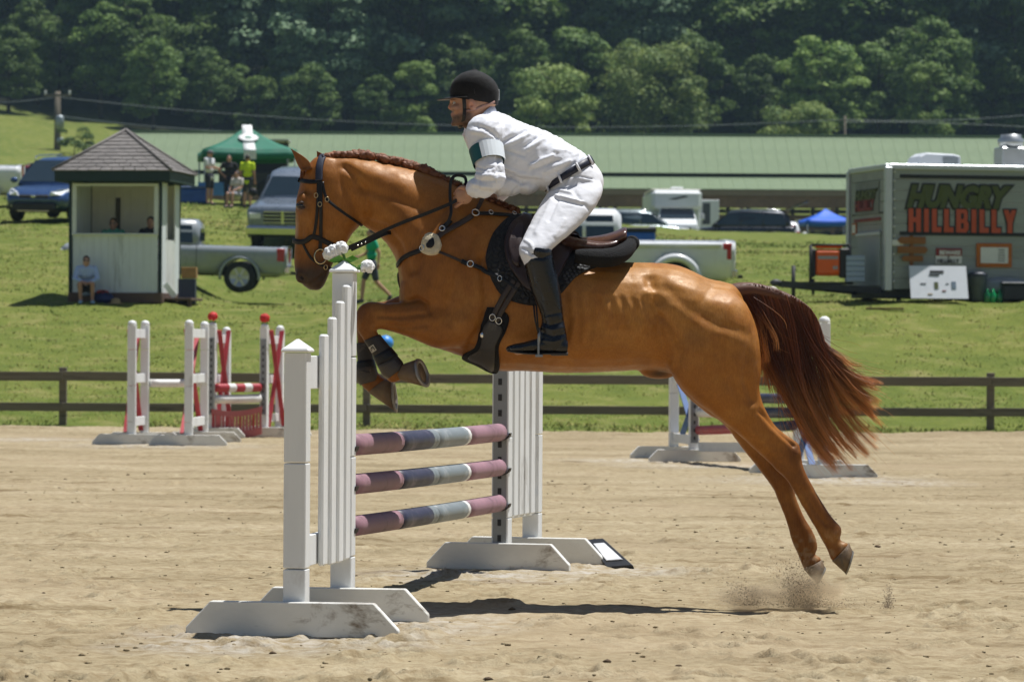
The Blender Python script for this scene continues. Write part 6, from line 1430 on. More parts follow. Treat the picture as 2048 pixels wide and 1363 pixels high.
    if cap:
        cp = cloth('cloth_%02x%02x%02x' % tuple(int(255 * x) for x in cap), cap); m = MB(); m.ball(j['head'] + Vector((0, .0, .055)) * k, (.09 * k, .104 * k, .08 * k), 16, 10); o = m.build('cap', cp, root)
        MB().prism([j['head'] + Vector(v) * k for v in ((-.07, -.07, .05), (.07, -.07, .05), (.055, -.17, .03), (-.055, -.17, .03))], (0, 0, .012)).build('brim', cp, o)
    if glasses:
        for s in (-1, 1): MB().ball(j['head'] + Vector((s * .032, -.088, .012)) * k, (.028 * k, .012 * k, .02 * k), 10, 7).build('sunglasses_lens', glass_m, root)
    else:
        for s in (-1, 1): MB().ball(j['head'] + Vector((s * .03, -.086, .012)) * k, (.012 * k, .008 * k, .008 * k), 8, 5).build('eye', er, root)
    return root
def gp(px, Y): x = vx(px, Y); return (x, Y, gsurf(x, Y))
# green shirt, mid stride behind the horse neck
person('person in green shirt and dark shorts walking left behind the horse', gp(742, 64.5), R(-75), dict(kl=(-.10, -.16, .53), al=(-.1, -.2, .1), tl=(-.11, -.36, .04), kr=(.1, .10, .5), ar=(.1, .42, .2), tr=(.11, .36, .06), el=(-.25, -.06, 1.16), wl=(-.24, -.26, 1.08), er=(.25, .12, 1.17), wr=(.26, .1, .94)), (.0, .36, .20), (.04, .045, .07), shorts=True, sleeves=.55, k=.93)
# under the green tent
TY = 112.
person('person in white shirt and cap standing under the green tent', gp(417, TY), R(60), dict(el=(-.2, -.02, 1.17), wl=(-.1, -.2, 1.18), er=(.2, -.02, 1.17), wr=(.12, -.22, 1.16)), (.72, .74, .76), (.03, .035, .05), shorts=True, cap=(.12, .12, .13), k=1.06)
person('person in black clothes with hands on hips under the green tent', gp(456, TY), R(0), dict(el=(-.34, .04, 1.2), wl=(-.15, -.04, 1.03), er=(.34, .04, 1.2), wr=(.15, -.04, 1.03)), (.018, .018, .022), (.02, .022, .04), k=1.)
person('person in neon yellow shirt standing under the green tent', gp(493, TY), R(165), None, (.62, .80, .02), (.05, .05, .06), shorts=True, k=1.03)
person('person sitting in pale clothes beside the neon yellow shirt', gp(472, TY - 1.0), R(-30), dict(hip=(0, 0, .48), chest=(0, .02, .84), neck=(0, .02, 1.0), head=(0, -.01, 1.13), sl=(-.18, .02, .95), sr=(.18, .02, .95), el=(-.22, -.06, .7), er=(.22, -.06, .7), wl=(-.1, -.28, .6), wr=(.1, -.28, .6), hl=(-.09, 0, .46), hr=(.09, 0, .46), kl=(-.1, -.42, .48), kr=(.1, -.42, .48), al=(-.1, -.44, .09), ar=(.1, -.44, .09), tl=(-.1, -.58, .03), tr=(.1, -.58, .03)), (.6, .55, .5), (.3, .3, .32), shorts=True, k=1.)
cb = thing('blue_cooler', 'blue cooler box on the grass beside the booth roof', 'cooler', gp(386, 113)); MB().box((0, 0, .28), (.9, .5, .5)).build('box', mat('cooler_blue', '#2a56a8', .5), cb, bevel=.05); MB().box((0, 0, .57), (.94, .54, .08)).build('lid', mat('cooler_lid', (.1, .16, .35), .5), cb, bevel=.02)
tb = thing('folding_table', 'table with a blue cloth behind the person in black', 'table', gp(440, TY + 1.2)); MB().box((0, 0, .74), (1.5, .7, .04)).build('table_top', mat('table_top', '#4c86d0', .7), tb); MB().box((0, -.36, .52), (1.5, .02, .42)).build('cloth_front', mat('table_cloth', '#5d97dc', .8), tb)
for a in (-.7, .7):
    for b in (-.3, .3): MB().box((a, b, .36), (.04, .04, .72)).build('leg', dk, tb)
# a ball lying on the slope, seen between the folded forelegs
by = 50.2; bxx = P(771, 676, by).x; tag(MB().lathe([(.14 * math.sin(math.pi * k / 12) + .001, -.14 * math.cos(math.pi * k / 12)) for k in range(13)], n=20).build('play_ball', mat('ball_blue', '#3f8fe0', .4, .1, 6), loc=(bxx, by, gsurf(bxx, by) + .13)), 'bright blue play ball on the slope behind the folded forelegs', 'ball')
# ================================================================== CANOPIES
def canopy(name, label, x, y, z, w, h_leg, h_eave, h_top, m, rz=0, stripe=None, frame=grey):
    t = thing(name, label, 'canopy', (x, y, z), rz); h = w / 2
    cs = [Vector((a * h, b * h, h_eave)) for a, b in ((-1, -1), (1, -1), (1, 1), (-1, 1))]
    for k in range(4):
        A, B = cs[k], cs[(k + 1) % 4]; N_ = 10; rs = []
        for i in range(7):
            v = i / 6; rs.append([A.lerp(B, u / N_).lerp(Vector((0, 0, h_top)), v) + Vector((0, 0, -.10 * math.sin(math.pi * v) * 1.0 - .05 * math.sin(math.pi * u / N_) * (1 - v))) for u in range(N_ + 1)])
        o = MB().rings(rs[:6] + [[p.lerp(Vector((0, 0, h_top)), .985) for p in rs[6]]], closed=False, caps=False).build('roof_panel', m, t); sd_ = o.modifiers.new('t', 'SOLIDIFY'); sd_.thickness = .01
        dn = [p + Vector((0, 0, -.30)) for p in rs[0]]; out = ((A + B) / 2).normalized() * .012; o = MB().rings([[p + Vector((out.x, out.y, 0)) for p in rs[0]], [p + Vector((out.x, out.y, 0)) for p in dn]], closed=False, caps=False).build('valance', m, t); sd_ = o.modifiers.new('t', 'SOLIDIFY'); sd_.thickness = .008
        MB().tube([(A.x * .97, A.y * .97, 0), (A.x * .97, A.y * .97, h_eave - .02)], .025, 8).build('leg', frame, t); MB().bar(A * .97, B * .97, .03, .03).build('truss', frame, t)
    return t, cs
gx = vx(491, TY); gzz = gsurf(gx, TY); s_ = pxs(TY); tz_ = lambda py: P(491, py, TY).z - gzz
grt = mat('green_canvas', '#0c6a52', .7, .1, 3); wst = mat('white_canvas', (.75, .77, .75), .7, .05, 3)
GY = TY + 2.6; gx = vx(491, GY); gzz = gsurf(gx, GY); tz_ = lambda py: P(491, py, GY).z - gzz
t, cs = canopy('green_canopy', 'dark green pop up canopy with white stripe and emblem', gx, GY, gzz, 3.15, 0, tz_(303), tz_(251), grt, R(8))
he, ht = tz_(303), tz_(251); A, B = cs[0], cs[1]; rs = []
for i in range(7):
    v = i / 6; c = (A + B) / 2; e = c.lerp(Vector((0, 0, ht)), v) + Vector((0, -.012, -.10 * math.sin(math.pi * v) - .05 * (1 - v) + .018)); wv_ = .21 * (1 - .2 * v); rs.append([e + Vector((-wv_, 0, 0)), e + Vector((wv_, 0, 0))])
o = MB().rings(rs, closed=False, caps=False).build('white_stripe', wst, t); q = o.modifiers.new('t', 'SOLIDIFY'); q.thickness = .004
MB().box(((A + B).x / 2, (A + B).y / 2 - .02, he - .20), (.42, .006, .28)).build('valance_stripe', wst, t)
v = .56; c = ((A + B) / 2).lerp(Vector((0, 0, ht)), v) + Vector((0, -.04, -.06)); nrm = Vector((0, -(ht - he), 1.575)).normalized(); u = Vector((1, 0, 0)); w2 = nrm.cross(u); mm_ = Matrix((u, w2, nrm)).transposed()
MB().ball(c, (.36, .30, .012), 24, 5, m=mm_).build('emblem', wst, t); MB().ball(c + nrm * .012, (.13, .10, .012), 16, 5, m=mm_).build('emblem_centre', mat('emblem_green', '#5c8d78', .7), t)
x = vx(1650, 190); canopy('blue_canopy', 'bright blue pop up canopy in front of the barn', x, 190, gsurf(x, 190), 2.5, 0, P(1650, 440, 190).z - gsurf(x, 190), P(1650, 417, 190).z - gsurf(x, 190), mat('blue_canvas', '#1c62d8', .6, .08, 3), R(6))
person('person in dark clothes standing left of the blue canopy', gp(1590, 186), R(30), None, (.08, .06, .05), (.05, .05, .06), k=.98, vox=.03)

# ================================================================== THE JUDGES BOOTH
KY = 59.4; kx = vx(243, KY) + .06; kz = P(240, 611, KY).z; kk = lambda py: P(240, py, KY).z - kz
PH = R(-8); bo_ = thing('judges_booth', 'small white judges booth with shingled hip roof and green trim', 'booth', (kx, KY, kz), PH); bo_.scale = (.955, .955, 1)
sid = mat('booth_siding', (.70, .74, .74), .75, .10, 3, wear=(.42, .44, .42), wamt=.45, st=(2, 2, .4)); trimg = mat('booth_green', (.012, .035, .034), .6, .15, 5); trimw = mat('booth_white', (.72, .74, .70), .6, .08, 5); brn = mat('booth_skirt', (.12, .075, .055), .8, .25, 6, st=(1, 1, 3)); inn = mat('booth_inside', (.72, .70, .62), .85, .12, 3)
hw, hd_ = .96, .85; zf, zs1, ze_, zc = kk(586), kk(472), kk(368), kk(376)
def plank_wall(x0, x1, y, z0, z1, n_, m, axis='x'):
    for k in range(n_):
        a = x0 + (x1 - x0) * k / n_; b = x0 + (x1 - x0) * (k + 1) / n_; g = .003
        if axis == 'x': MB().box(((a + b) / 2, y + random.random() * .004, (z0 + z1) / 2), (b - a - g, .022, z1 - z0)).build('siding_board', m, bo_)
        else: MB().box((y + random.random() * .004, (a + b) / 2, (z0 + z1) / 2), (.022, b - a - g, z1 - z0)).build('siding_board', m, bo_)
plank_wall(-hw + .06, hw - .06, -hd_, zf, zs1, 12, sid); plank_wall(-hw, hw, hd_, zf, ze_, 11, inn); plank_wall(-hd_, hd_, -hw, zf, ze_, 10, sid, 'y')
plank_wall(-hd_ + .06, -hd_ + .42, hw, zf, ze_, 2, sid, 'y'); plank_wall(hd_ - .42, hd_, hw, zf, ze_, 3, sid, 'y'); plank_wall(-hd_ + .42, hd_ - .42, hw, zf, kk(480), 5, trimw, 'y')
MB().box((0, 0, zf - .02), (hw * 2, hd_ * 2, .06)).build('floor', brn, bo_)
for a, b in ((-1, -1), (1, -1), (1, 1), (-1, 1)): MB().box((a * (hw + .0), b * (hd_ + .0), (ze_ + zf) / 2), (.055, .055, ze_ - zf)).build('corner_post', trimg, bo_, bevel=.006)
for a in (-1, 1): MB().box((a * (hw - .09), -hd_ - .012, (zc + zs1) / 2), (.09, .05, zc - zs1 + .02)).build('opening_jamb', trimw, bo_, bevel=.004)
MB().box((0, -hd_ - .012, zc + .03), (hw * 2 - .1, .05, .05)).build('opening_head', trimw, bo_); MB().box((0, -hd_ - .03, zs1 + .015), (hw * 2 - .1, .12, .03)).build('counter', trimw, bo_, bevel=.005)
for a in (-1, 1): MB().box((hw + .012, a * .40, (kk(480) + ze_) / 2), (.03, .06, ze_ - kk(480))).build('side_jamb', trimw, bo_)
MB().box((0, -hd_ - .02, (zf + kk(606)) / 2), (hw * 2 + .06, .05, zf - kk(606))).build('skirt_board', brn, bo_, bevel=.004); MB().box((hw + .02, 0, (zf + kk(606)) / 2), (.05, hd_ * 2, zf - kk(606))).build('skirt_board', brn, bo_, bevel=.004); MB().box((-hw - .02, 0, (zf + kk(606)) / 2), (.05, hd_ * 2, zf - kk(606))).build('skirt_board', brn, bo_, bevel=.004)
for a in (-.8, 0, .8):
    for b in (-.75, .75): MB().box((a, b, (kk(604) - .4) / 2), (.14, .14, kk(604) + .4)).build('foot_post', brn, bo_)
MB().box((hw + .32, -.15, kk(598)), (.60, 1.1, .05)).build('step', brn, bo_, bevel=.005); MB().box((hw + .55, -.55, kk(606)), (.08, .08, .16)).build('step_leg', brn, bo_)
MB().bar((hw + .05, -.62, kk(568)), (hw + .26, -.62, kk(594)), .02, .12).build('leaning_board', trimw, bo_); MB().box((-.36, hd_ - .02, kk(424)), (.10, .02, .64)).build('wall_slit', mat('slit_dark', (.08, .07, .05), .8), bo_)
shg = mat('shingle', (.19, .175, .165), .95, .35, 7, bump=.5, bscale=40); top = Vector((0, 0, kk(262))); ro, rdep = 1.22, 1.18; er_ = kk(349)
MB().box((0, 0, er_ - .035), (ro * 2 - .06, rdep * 2 - .06, .03)).build('soffit', trimw, bo_)
for a, b, lx, ly in ((0, -1, ro * 2, .05), (0, 1, ro * 2, .05), (-1, 0, .05, rdep * 2 - .11), (1, 0, .05, rdep * 2 - .11)): MB().box((a * (ro - .025), b * (rdep - .025), er_ - .08), (lx, ly, .20)).build('fascia', trimg, bo_, bevel=.004)
cn = [Vector((-ro - .04, -rdep - .04, er_ + .02)), Vector((ro + .04, -rdep - .04, er_ + .02)), Vector((ro + .04, rdep + .04, er_ + .02)), Vector((-ro - .04, rdep + .04, er_ + .02))]
NC = 11
for k in range(4):
    A, B = cn[k], cn[(k + 1) % 4]; nr = (B - A).cross(top - A).normalized()
    if nr.z < 0: nr = -nr
    for i in range(NC):
        v0, v1 = i / NC, min(.995, (i + 1.25) / NC); a0, b0, a1, b1 = A.lerp(top, v0), B.lerp(top, v0), A.lerp(top, v1), B.lerp(top, v1); wl = (b0 - a0).length; nt = max(1, int(wl / .24))
        for q_ in range(nt):
            f0, f1 = q_ / nt + .003, (q_ + 1) / nt - .003; dz = nr * (.018 + random.random() * .008)
            p = [a0.lerp(b0, f0), a0.lerp(b0, f1), a1.lerp(b1, f1), a1.lerp(b1, f0)]
            MB().add([p[0] + dz, p[1] + dz, p[2] + nr * .003, p[3] + nr * .003, p[0], p[1], p[2], p[3]], [(0, 1, 2, 3), (4, 5, 1, 0), (5, 6, 2, 1), (7, 4, 0, 3), (6, 7, 3, 2)]).build('shingle', shg, bo_)
    MB().tube([A + Vector((0, 0, .03)), top + Vector((0, 0, .03))], .03, 6).build('hip_cap', shg, bo_)
def inb(dx, dy): return Vector((kx, KY, 0)) + Matrix.Rotation(PH, 3, 'Z') @ Vector((dx, dy, 0))
sit = dict(hip=(0, 0, .5), chest=(0, .02, .86), neck=(0, .02, 1.02), head=(0, -.01, 1.15), sl=(-.18, .02, .97), sr=(.18, .02, .97), el=(-.22, -.06, .72), er=(.22, -.06, .72), wl=(-.12, -.26, .68), wr=(.12, -.26, .68), hl=(-.09, 0, .48), hr=(.09, 0, .48), kl=(-.1, -.42, .5), kr=(.1, -.42, .5), al=(-.1, -.44, .09), ar=(.1, -.44, .09), tl=(-.1, -.55, .03), tr=(.1, -.55, .03))
zfl = kz + zf + .02
p_ = inb(-.24, -.02); person('judge in sunglasses and green top at the left of the booth window', (p_.x, p_.y, zfl + kk(440) - zf - 1.25 * .98), R(-4), sit, (.10, .34, .26), (.05, .05, .07), hair=(.05, .025, .015), glasses=True, k=.98)
p_ = inb(.52, .02); person('judge in black shirt at the right of the booth window', (p_.x, p_.y, zfl + kk(437) - zf - 1.25 * .98), R(-6), sit, (.03, .03, .035), (.05, .05, .07), hair=(.03, .02, .012), k=.98)
for dx, lab in ((-.24, 'left'), (.52, 'right')):
    p_ = inb(dx, .1); ch = thing('stool', 'stool under the %s judge inside the booth' % lab, 'stool', (p_.x, p_.y, zfl)); MB().lathe([(.02, .40), (.18, .40), (.18, .43), (.02, .44)], n=14).build('seat', brn, ch)
    for a in range(4): MB().bar((math.cos(a * 1.57) * .14, math.sin(a * 1.57) * .14, .40), (math.cos(a * 1.57) * .18, math.sin(a * 1.57) * .18, 0), .03, .03).build('leg', brn, ch)
# person sitting on the booth edge, bag and cushion beside
p_ = inb(-.52, -hd_ - .22); zg_ = gsurf(p_.x, p_.y - .3) - .01
person('person in pale blue shirt and sunglasses sitting at the booth foot', (p_.x, p_.y, zg_), R(6), dict(hip=(0, .08, .36), chest=(0, -.04, .68), neck=(0, -.07, .83), head=(0, -.10, .955), sl=(-.18, -.05, .79), sr=(.18, -.05, .79), el=(-.26, -.16, .56), er=(.26, -.16, .56), wl=(-.05, -.36, .48), wr=(.05, -.38, .46), hl=(-.09, .05, .34), hr=(.09, .05, .34), kl=(-.14, -.36, .45), kr=(.14, -.36, .45), al=(-.12, -.30, .08), ar=(.14, -.30, .08), tl=(-.13, -.44, .03), tr=(.16, -.44, .03)), (.42, .52, .78), (.06, .06, .08), hair=(.06, .03, .02), shorts=True, sleeves=1.7, glasses=True, shoes=(.35, .5, .6), k=.88)
p_ = inb(-.14, -hd_ - .3); bg = thing('sports_bag', 'dark blue bag with red top on the grass by the booth', 'bag', (p_.x, p_.y, gsurf(p_.x, p_.y))); MB().ball((0, 0, .10), (.20, .13, .12), 14, 9, jit=.1).build('bag', mat('bag_navy', '#1c2a5c', .7), bg); MB().ball((-.03, 0, .21), (.13, .09, .05), 12, 8).build('red_flap', mat('bag_red', '#a03038', .7), bg); MB().tube([(-.12, -.1, .16), (0, -.14, .24), (.12, -.1, .16)], .012, 6).build('handle', lea, bg)
p_ = inb(.10, -hd_ - .32); cu = thing('straw_hat', 'straw hat lying on the grass beside the dark blue bag', 'hat', (p_.x, p_.y, gsurf(p_.x, p_.y))); MB().lathe([(.17, .0), (.18, .01), (.10, .03), (.09, .10), (.03, .12)], n=18).build('hat', mat('straw', '#a58c62', .9), cu)
p_ = inb(1.3, -.1); bx = thing('cardboard_box', 'open cardboard box on a dark crate right of the booth', 'box', (p_.x, p_.y, gsurf(p_.x, p_.y))); MB().box((0, 0, .25), (.34, .34, .5)).build('crate', mat('crate_dark', (.03, .04, .07), .6), bx, bevel=.01); MB().box((.04, 0, .62), (.3, .28, .22)).build('box', mat('cardboard', '#a07c4c', .9), bx, bevel=.006)

# ================================================================== THE FOOD TRAILER
FTY = 55.0; c0 = P(1775, 600, FTY); fz0 = P(1775, 604, FTY).z; TP = R(13); fk = lambda py: P(1775, py, FTY).z - fz0
ft_ = thing('food_trailer', 'grey plank clad food trailer with olive and orange lettering', 'food trailer', (c0.x, FTY, fz0), TP); zb_, zt_ = fk(578), fk(336); FL, FW = 6.2, 2.3
plk = mat('trailer_plank', (.30, .325, .31), .75, .22, 2.5, bump=.2, bscale=30, wear=(.17, .18, .17), wamt=.5, st=(.25, 3, 3)); alum = mat('aluminium_trim', (.52, .56, .58), .4, .1, 6, metal=.5); blkp = mat('black_lettering', (.01, .012, .011), .6); olive = mat('olive_lettering', (.075, .095, .022), .6, .15, 6); orng = mat('orange_lettering', (.50, .075, .025), .55, .12, 6); wsgn = mat('sign_white', (.70, .70, .68), .6, .06)
MB().box((FL / 2, FW / 2, (zb_ + zt_) / 2), (FL - .05, FW - .05, zt_ - zb_ - .03)).build('shell', alum, ft_)
NP = 11; hh_ = (zt_ - zb_) / NP
for k in range(NP):
    z0 = zb_ + k * hh_
    for x0, x1 in ((.10, 3.1), (3.106, FL)): MB().box(((x0 + x1) / 2, -.008, z0 + hh_ / 2), (x1 - x0 - .004, .022, hh_ - .012)).build('plank', plk, ft_)
    MB().box((-.008, FW / 2, z0 + hh_ / 2), (.022, FW - .2, hh_ - .012)).build('plank', plk, ft_)
for x, y in ((.0, 0), (0, FW)): MB().box((x, y, (zb_ + zt_) / 2), (.14, .14, zt_ - zb_ + .06)).build('corner_trim', alum, ft_, bevel=.015)
MB().box((FL / 2, -.01, zt_ + .03), (FL, .10, .10)).build('roof_trim', alum, ft_, bevel=.01); MB().box((0, FW / 2, zt_ + .03), (.10, FW, .10)).build('roof_trim', alum, ft_, bevel=.01); MB().box((FL / 2, FW / 2, zt_ + .06), (FL - .1, FW - .1, .05)).build('roof', mat('trailer_top', (.6, .62, .62), .5), ft_)
MB().box((FL / 2, FW / 2, zb_ - .08), (FL, FW - .2, .14)).build('frame', dk, ft_)
for py in (352, 466): MB().box((FL / 2 + .1, -.024, fk(py)), (FL - .25, .012, .07)).build('black_band', blkp, ft_)
MB().box((-.024, FW / 2, fk(424)), (.012, FW - .4, .03)).build('black_band', blkp, ft_)
for k in range(13): MB().ball((.11, -.035, zb_ + .15 + k * .172), .022, 8, 6).build('bulb', wsgn, ft_)
lx = lambda px: (px - 1775) / (pxs(FTY) * math.cos(TP))
def sign(s, x, z, h, m, y=-.028, bold=0., shear=0., sx=1., depth=.006, side=False, outline=None):
    for mm_, b_, dy in (((outline[0], bold + outline[1], 0.),) if outline else ()) + ((m, bold, -.010 if outline else 0.),):
        me = text_mesh(s, h / .69, 'lettering', mm_, b_, shear, sx, depth); me.transform(Matrix.Rotation(math.pi / 2, 4, 'X')); 
        if side: me.transform(Matrix.Rotation(-math.pi / 2, 4, 'Z')); o = link('lettering', me, ft_, (y + dy, x, z))
        else: o = link('lettering', me, ft_, (x, y + dy, z))
sign('HUNGRY', lx(1812), fk(411), .37, olive, bold=.034, shear=.30, sx=.86, outline=(blkp, .034))
def block(ch, w, h, t):
    """strokes of a condensed block capital: outlines in (x, z)"""
    R_ = lambda x0, z0, x1, z1: [(x0, z0), (x1, z0), (x1, z1), (x0, z1)]
    if ch == 'H': return [R_(0, 0, t, h), R_(w - t, 0, w, h), R_(t, h * .42, w - t, h * .42 + t)]
    if ch == 'I': return [R_(0, 0, w, h)]
    if ch == 'L': return [R_(0, 0, t, h), R_(t, 0, w, t)]
    if ch == 'Y': return [R_(w / 2 - t / 2, 0, w / 2 + t / 2, h * .5), [(w / 2 - t / 2, h * .42), (w / 2 + t / 2, h * .5), (t * 1.0, h), (0, h)], [(w / 2 - t / 2, h * .5), (w / 2 + t / 2, h * .42), (w, h), (w - t * 1.0, h)]]
    return [R_(0, 0, t, h), R_(t, 0, w - t * .5, t * .8), R_(t, h - t * .8, w - t * .5, h), R_(t, h * .5 - t * .4, w - t * .4, h * .5 + t * .4), [(w - t, t * .5), (w - t * .5, 0), (w, t * .6), (w, h * .42), (w - t * .4, h * .5), (w - t, h * .42)], [(w - t, h * .58), (w - t * .4, h * .5), (w - .02, h * .58), (w - .02, h - t * .6), (w - t * .5, h), (w - t, h - t * .5)]]
xx = lx(1813)
for ch, w in zip('HILLBILLY', (31, 17, 25, 25, 31, 17, 25, 25, 32)):
    ww = w / (pxs(FTY) * math.cos(TP)); lw = ww - .055 if ch != 'I' else .095; x0 = xx + (ww - lw) / 2
    for mm_, e, dy in ((blkp, .026, 0.), (orng, 0., -.010)):
        m = MB(); dz = 0
        for q, po in enumerate(block(ch, lw, .44, .095)):
            cx, cz = sum(a[0] for a in po) / len(po), sum(a[1] for a in po) / len(po)
            m.prism([(x0 + px_ + math.copysign(e, px_ - cx), -.030 + dy - .0008 * q, fk(463) + pz_ + math.copysign(e, pz_ - cz)) for px_, pz_ in po], (0, .008, 0))
        o = m.build('lettering', mm_, ft_); fix_normals(o.data)
    xx += ww
# small signs on the side
def plate(name, x0, y0, x1, y1, m, d=.02, y=-.03, parent=ft_, off=0): return MB().box(((lx(x0) + lx(x1)) / 2, y - off, (fk(y0) + fk(y1)) / 2), (abs(lx(x1) - lx(x0)), d, abs(fk(y0) - fk(y1)))).build(name, m, parent, bevel=.003)
wd = mat('sign_wood', '#8a5a2c', .8, .25, 5, st=(.4, 1, 3)); rd = mat('sign_red', '#7c2420', .6); 
plate('arrow_post', 1819, 470, 1826, 540, wd, .03)
for x0, y0, x1, y1, tip in ((1793, 473, 1850, 487, -1), (1793, 492, 1855, 506, 1), (1800, 511, 1845, 522, -1)):
    za, zb2 = fk(y0), fk(y1); zm = (za + zb2) / 2; a, b = lx(x0), lx(x1); e = .06
    pts = [(a + (0 if tip > 0 else e), -.05, za), (b - (e if tip > 0 else 0), -.05, za), (b, -.05, zm if tip > 0 else za), (b - (e if tip > 0 else 0), -.05, zb2), (a + (0 if tip > 0 else e), -.05, zb2), (a, -.05, zm if tip < 0 else zb2)]; o = MB().prism(pts, (0, -.025, 0)).build('arrow_board', wd, ft_); fix_normals(o.data)
plate('paper_note', 1775, 479, 1805, 491, wsgn, .01, -.04); plate('sign_board', 1872, 496, 1926, 526, wsgn, .02); plate('sign_header', 1872, 495, 1926, 510, rd, .02, off=.012)
sign('BEWARE', lx(1879), fk(507.5), .075, wsgn, -.056, .004); sign('OF', lx(1895), fk(514.6), .03, blkp, -.044, .001); sign('HILLBILLY', lx(1874.5), fk(524.5), .075, blkp, -.044, .003, sx=.92)
plate('notice_frame', 1956, 484, 2029, 532, mat('frame_orange', '#b0621c', .7, .2, 8), .04); plate('notice_sheet', 1964, 492, 2021, 524, wsgn, .02, off=.022)
for k in range(5): plate('notice_line', 2000, 496 + 5.5 * k, 2014, 498 + 5.5 * k, mat('ink_grey', (.12, .12, .13), .8), .004, off=.036)
# front end signs: a small panel of the same two words
MB().box((-.03, FW * .5, fk(392)), (.02, FW * .62, .62)).build('end_sign', mat('end_sign_grey', (.20, .22, .21), .7), ft_); sign('HUNGRY', FW * .80, fk(394), .17, olive, -.044, .012, .25, 1.2, side=True, outline=(blkp, .012)); sign('HILLBILLY', FW * .80, fk(416), .19, rd, -.044, .012, 0, .95, side=True, outline=(blkp, .012))
MB().box((-.03, FW * .5, fk(436)), (.015, FW * .7, .06)).build('end_strip', rd, ft_); MB().box((-.032, FW * .84, fk(452)), (.02, .26, .22)).build('notice_frame', mat('frame_orange', '#b0621c', .7), ft_); MB().box((-.044, FW * .84, fk(452)), (.01, .19, .16)).build('notice_sheet', wsgn, ft_)
MB().box((-.03, FW * .45, fk(515)), (.03, FW * .6, 1.05)).build('end_door', mat('end_door', (.30, .33, .33), .6, .1), ft_, bevel=.01); MB().box((-.05, FW * .45, fk(465)), (.03, FW * .64, .05)).build('door_head', alum, ft_)
# tongue, jack, roof gear, wheels
for s in (-1, 1): MB().bar((0, FW / 2 + s * .8, zb_ - .02), (-1.75, FW / 2 + s * .06, zb_ + .10), .08, .12).build('tongue_beam', dk, ft_)
MB().box((-.9, FW / 2, zb_ + .12), (.9, .9, .04)).build('tongue_plate', dk, ft_); MB().tube([(-1.5, FW / 2, -.1), (-1.5, FW / 2, zb_ + .45)], .04, 8).build('jack', dk, ft_); MB().tube([(-1.2, FW / 2 - .3, zb_ - .1), (-1.2, FW / 2 - .3, zb_ + .2)], .03, 8).build('handle_post', dk, ft_); MB().ball((-1.85, FW / 2, zb_ + .12), (.12, .07, .07), 12, 8).build('coupler', dk, ft_)
for x in (3.4, 4.25): MB().lathe([(.2, -.1), (.34, -.1), (.34, .1), (.2, .1)], (x, .12, .34 - .05), 'Y', 20).build('wheel', tyre_m, ft_)
for x, z0 in ((.35, 0), (5.6, 0)): MB().box((x, .4, zb_ / 2 - .1), (.07, .07, zb_ + .1)).build('corner_jack', dk, ft_)
rs = []
for x, h in ((lx(1829), .05), (lx(1836), .20), (lx(1848), .27), (lx(1905), .25), (lx(1918), .22), (lx(1919), .02)): rs.append([Vector((x + .33, FW * .5 + y, zt_ + .08 + z)) for y, z in ((-.38, 0), (-.36, h * .9), (-.3, h), (.3, h), (.36, h * .9), (.38, 0))])
o = MB().rings(rs, smooth=False).build('roof_air_conditioner', mat('ac_white', (.70, .73, .76), .4, .05), ft_, bevel=.01); fix_normals(o.data); MB().box(((lx(1880) + lx(1914)) / 2 + .33, FW * .5 - .385, zt_ + .2), (.3, .02, .14)).build('air_grille', mat('grille_grey', (.25, .28, .30), .5), ft_)
vm = mat('vent_steel', (.5, .52, .53), .35, .1, metal=.7); MB().box((lx(2030) + .4, FW * .5, zt_ + .28), (.52, .5, .42)).build('vent_box', vm, ft_, bevel=.02); MB().lathe([(.2, .48), (.24, .5), (.26, .62), (.2, .66), (.2, .72), (.05, .73)], (lx(2030) + .4, FW * .5, zt_ + .02), n=18).build('vent_cap', vm, ft_)
# things around the trailer
gen = thing('generator', 'orange generator in a black frame on the trailer tongue', 'generator'); gen.location = Vector((c0.x, FTY, fz0)) + Matrix.Rotation(TP, 3, 'Z') @ Vector((-.84, FW / 2 - .25, zb_ + .14)); gen.rotation_euler = (0, 0, R(-2)); og = mat('generator_orange', '#ee6410', .4, .08, 6)
MB().box((-.06, 0, .37), (.50, .42, .50)).build('housing', og, gen, bevel=.05); MB().box((.26, 0, .36), (.20, .44, .56)).build('end_panel', trimb, gen, bevel=.03); MB().box((-.34, 0, .36), (.10, .44, .54)).build('end_panel', trimb, gen, bevel=.03); MB().box((-.06, -.215, .46), (.38, .01, .06)).build('control_strip', mat('strip_grey', (.35, .36, .38), .4), gen); MB().box((.08, -.215, .27), (.09, .012, .06)).build('outlet', mat('strip_grey', (.35, .36, .38), .4), gen)
for a in (-.38, .36):
    for b in (-.23, .23): MB().tube([(a, b, .0), (a, b, .70)], .02, 8).build('frame_tube', trimb, gen)
for b in (-.23, .23): MB().tube([(-.38, b, .70), (.36, b, .70)], .02, 8).build('frame_tube', trimb, gen)
MB().box((-.04, 0, .68), (.52, .36, .08)).build('top_cover', og, gen, bevel=.03)
def by_trailer(dx, dy): q = Vector((c0.x, FTY, 0)) + Matrix.Rotation(TP, 3, 'Z') @ Vector((dx, dy, 0)); return (q.x, q.y, gsurf(q.x, q.y))
cr = mat('crate_blue', (.36, .44, .58), .6, .1, 6)
q_ = Vector(by_trailer(-.42, FW / 2 - .45))
for k in range(5): tag(MB().box((0, 0, .06), (.36, .36, .095)).build('plastic_crate', cr, loc=(q_.x, q_.y, fz0 + zb_ + .13 + .1 * k), bevel=.012), ('lowest', 'second lowest', 'middle', 'second highest', 'topmost')[k] + ' pale blue crate of the stack beside the generator', 'crate', 'pale blue crates on the tongue')
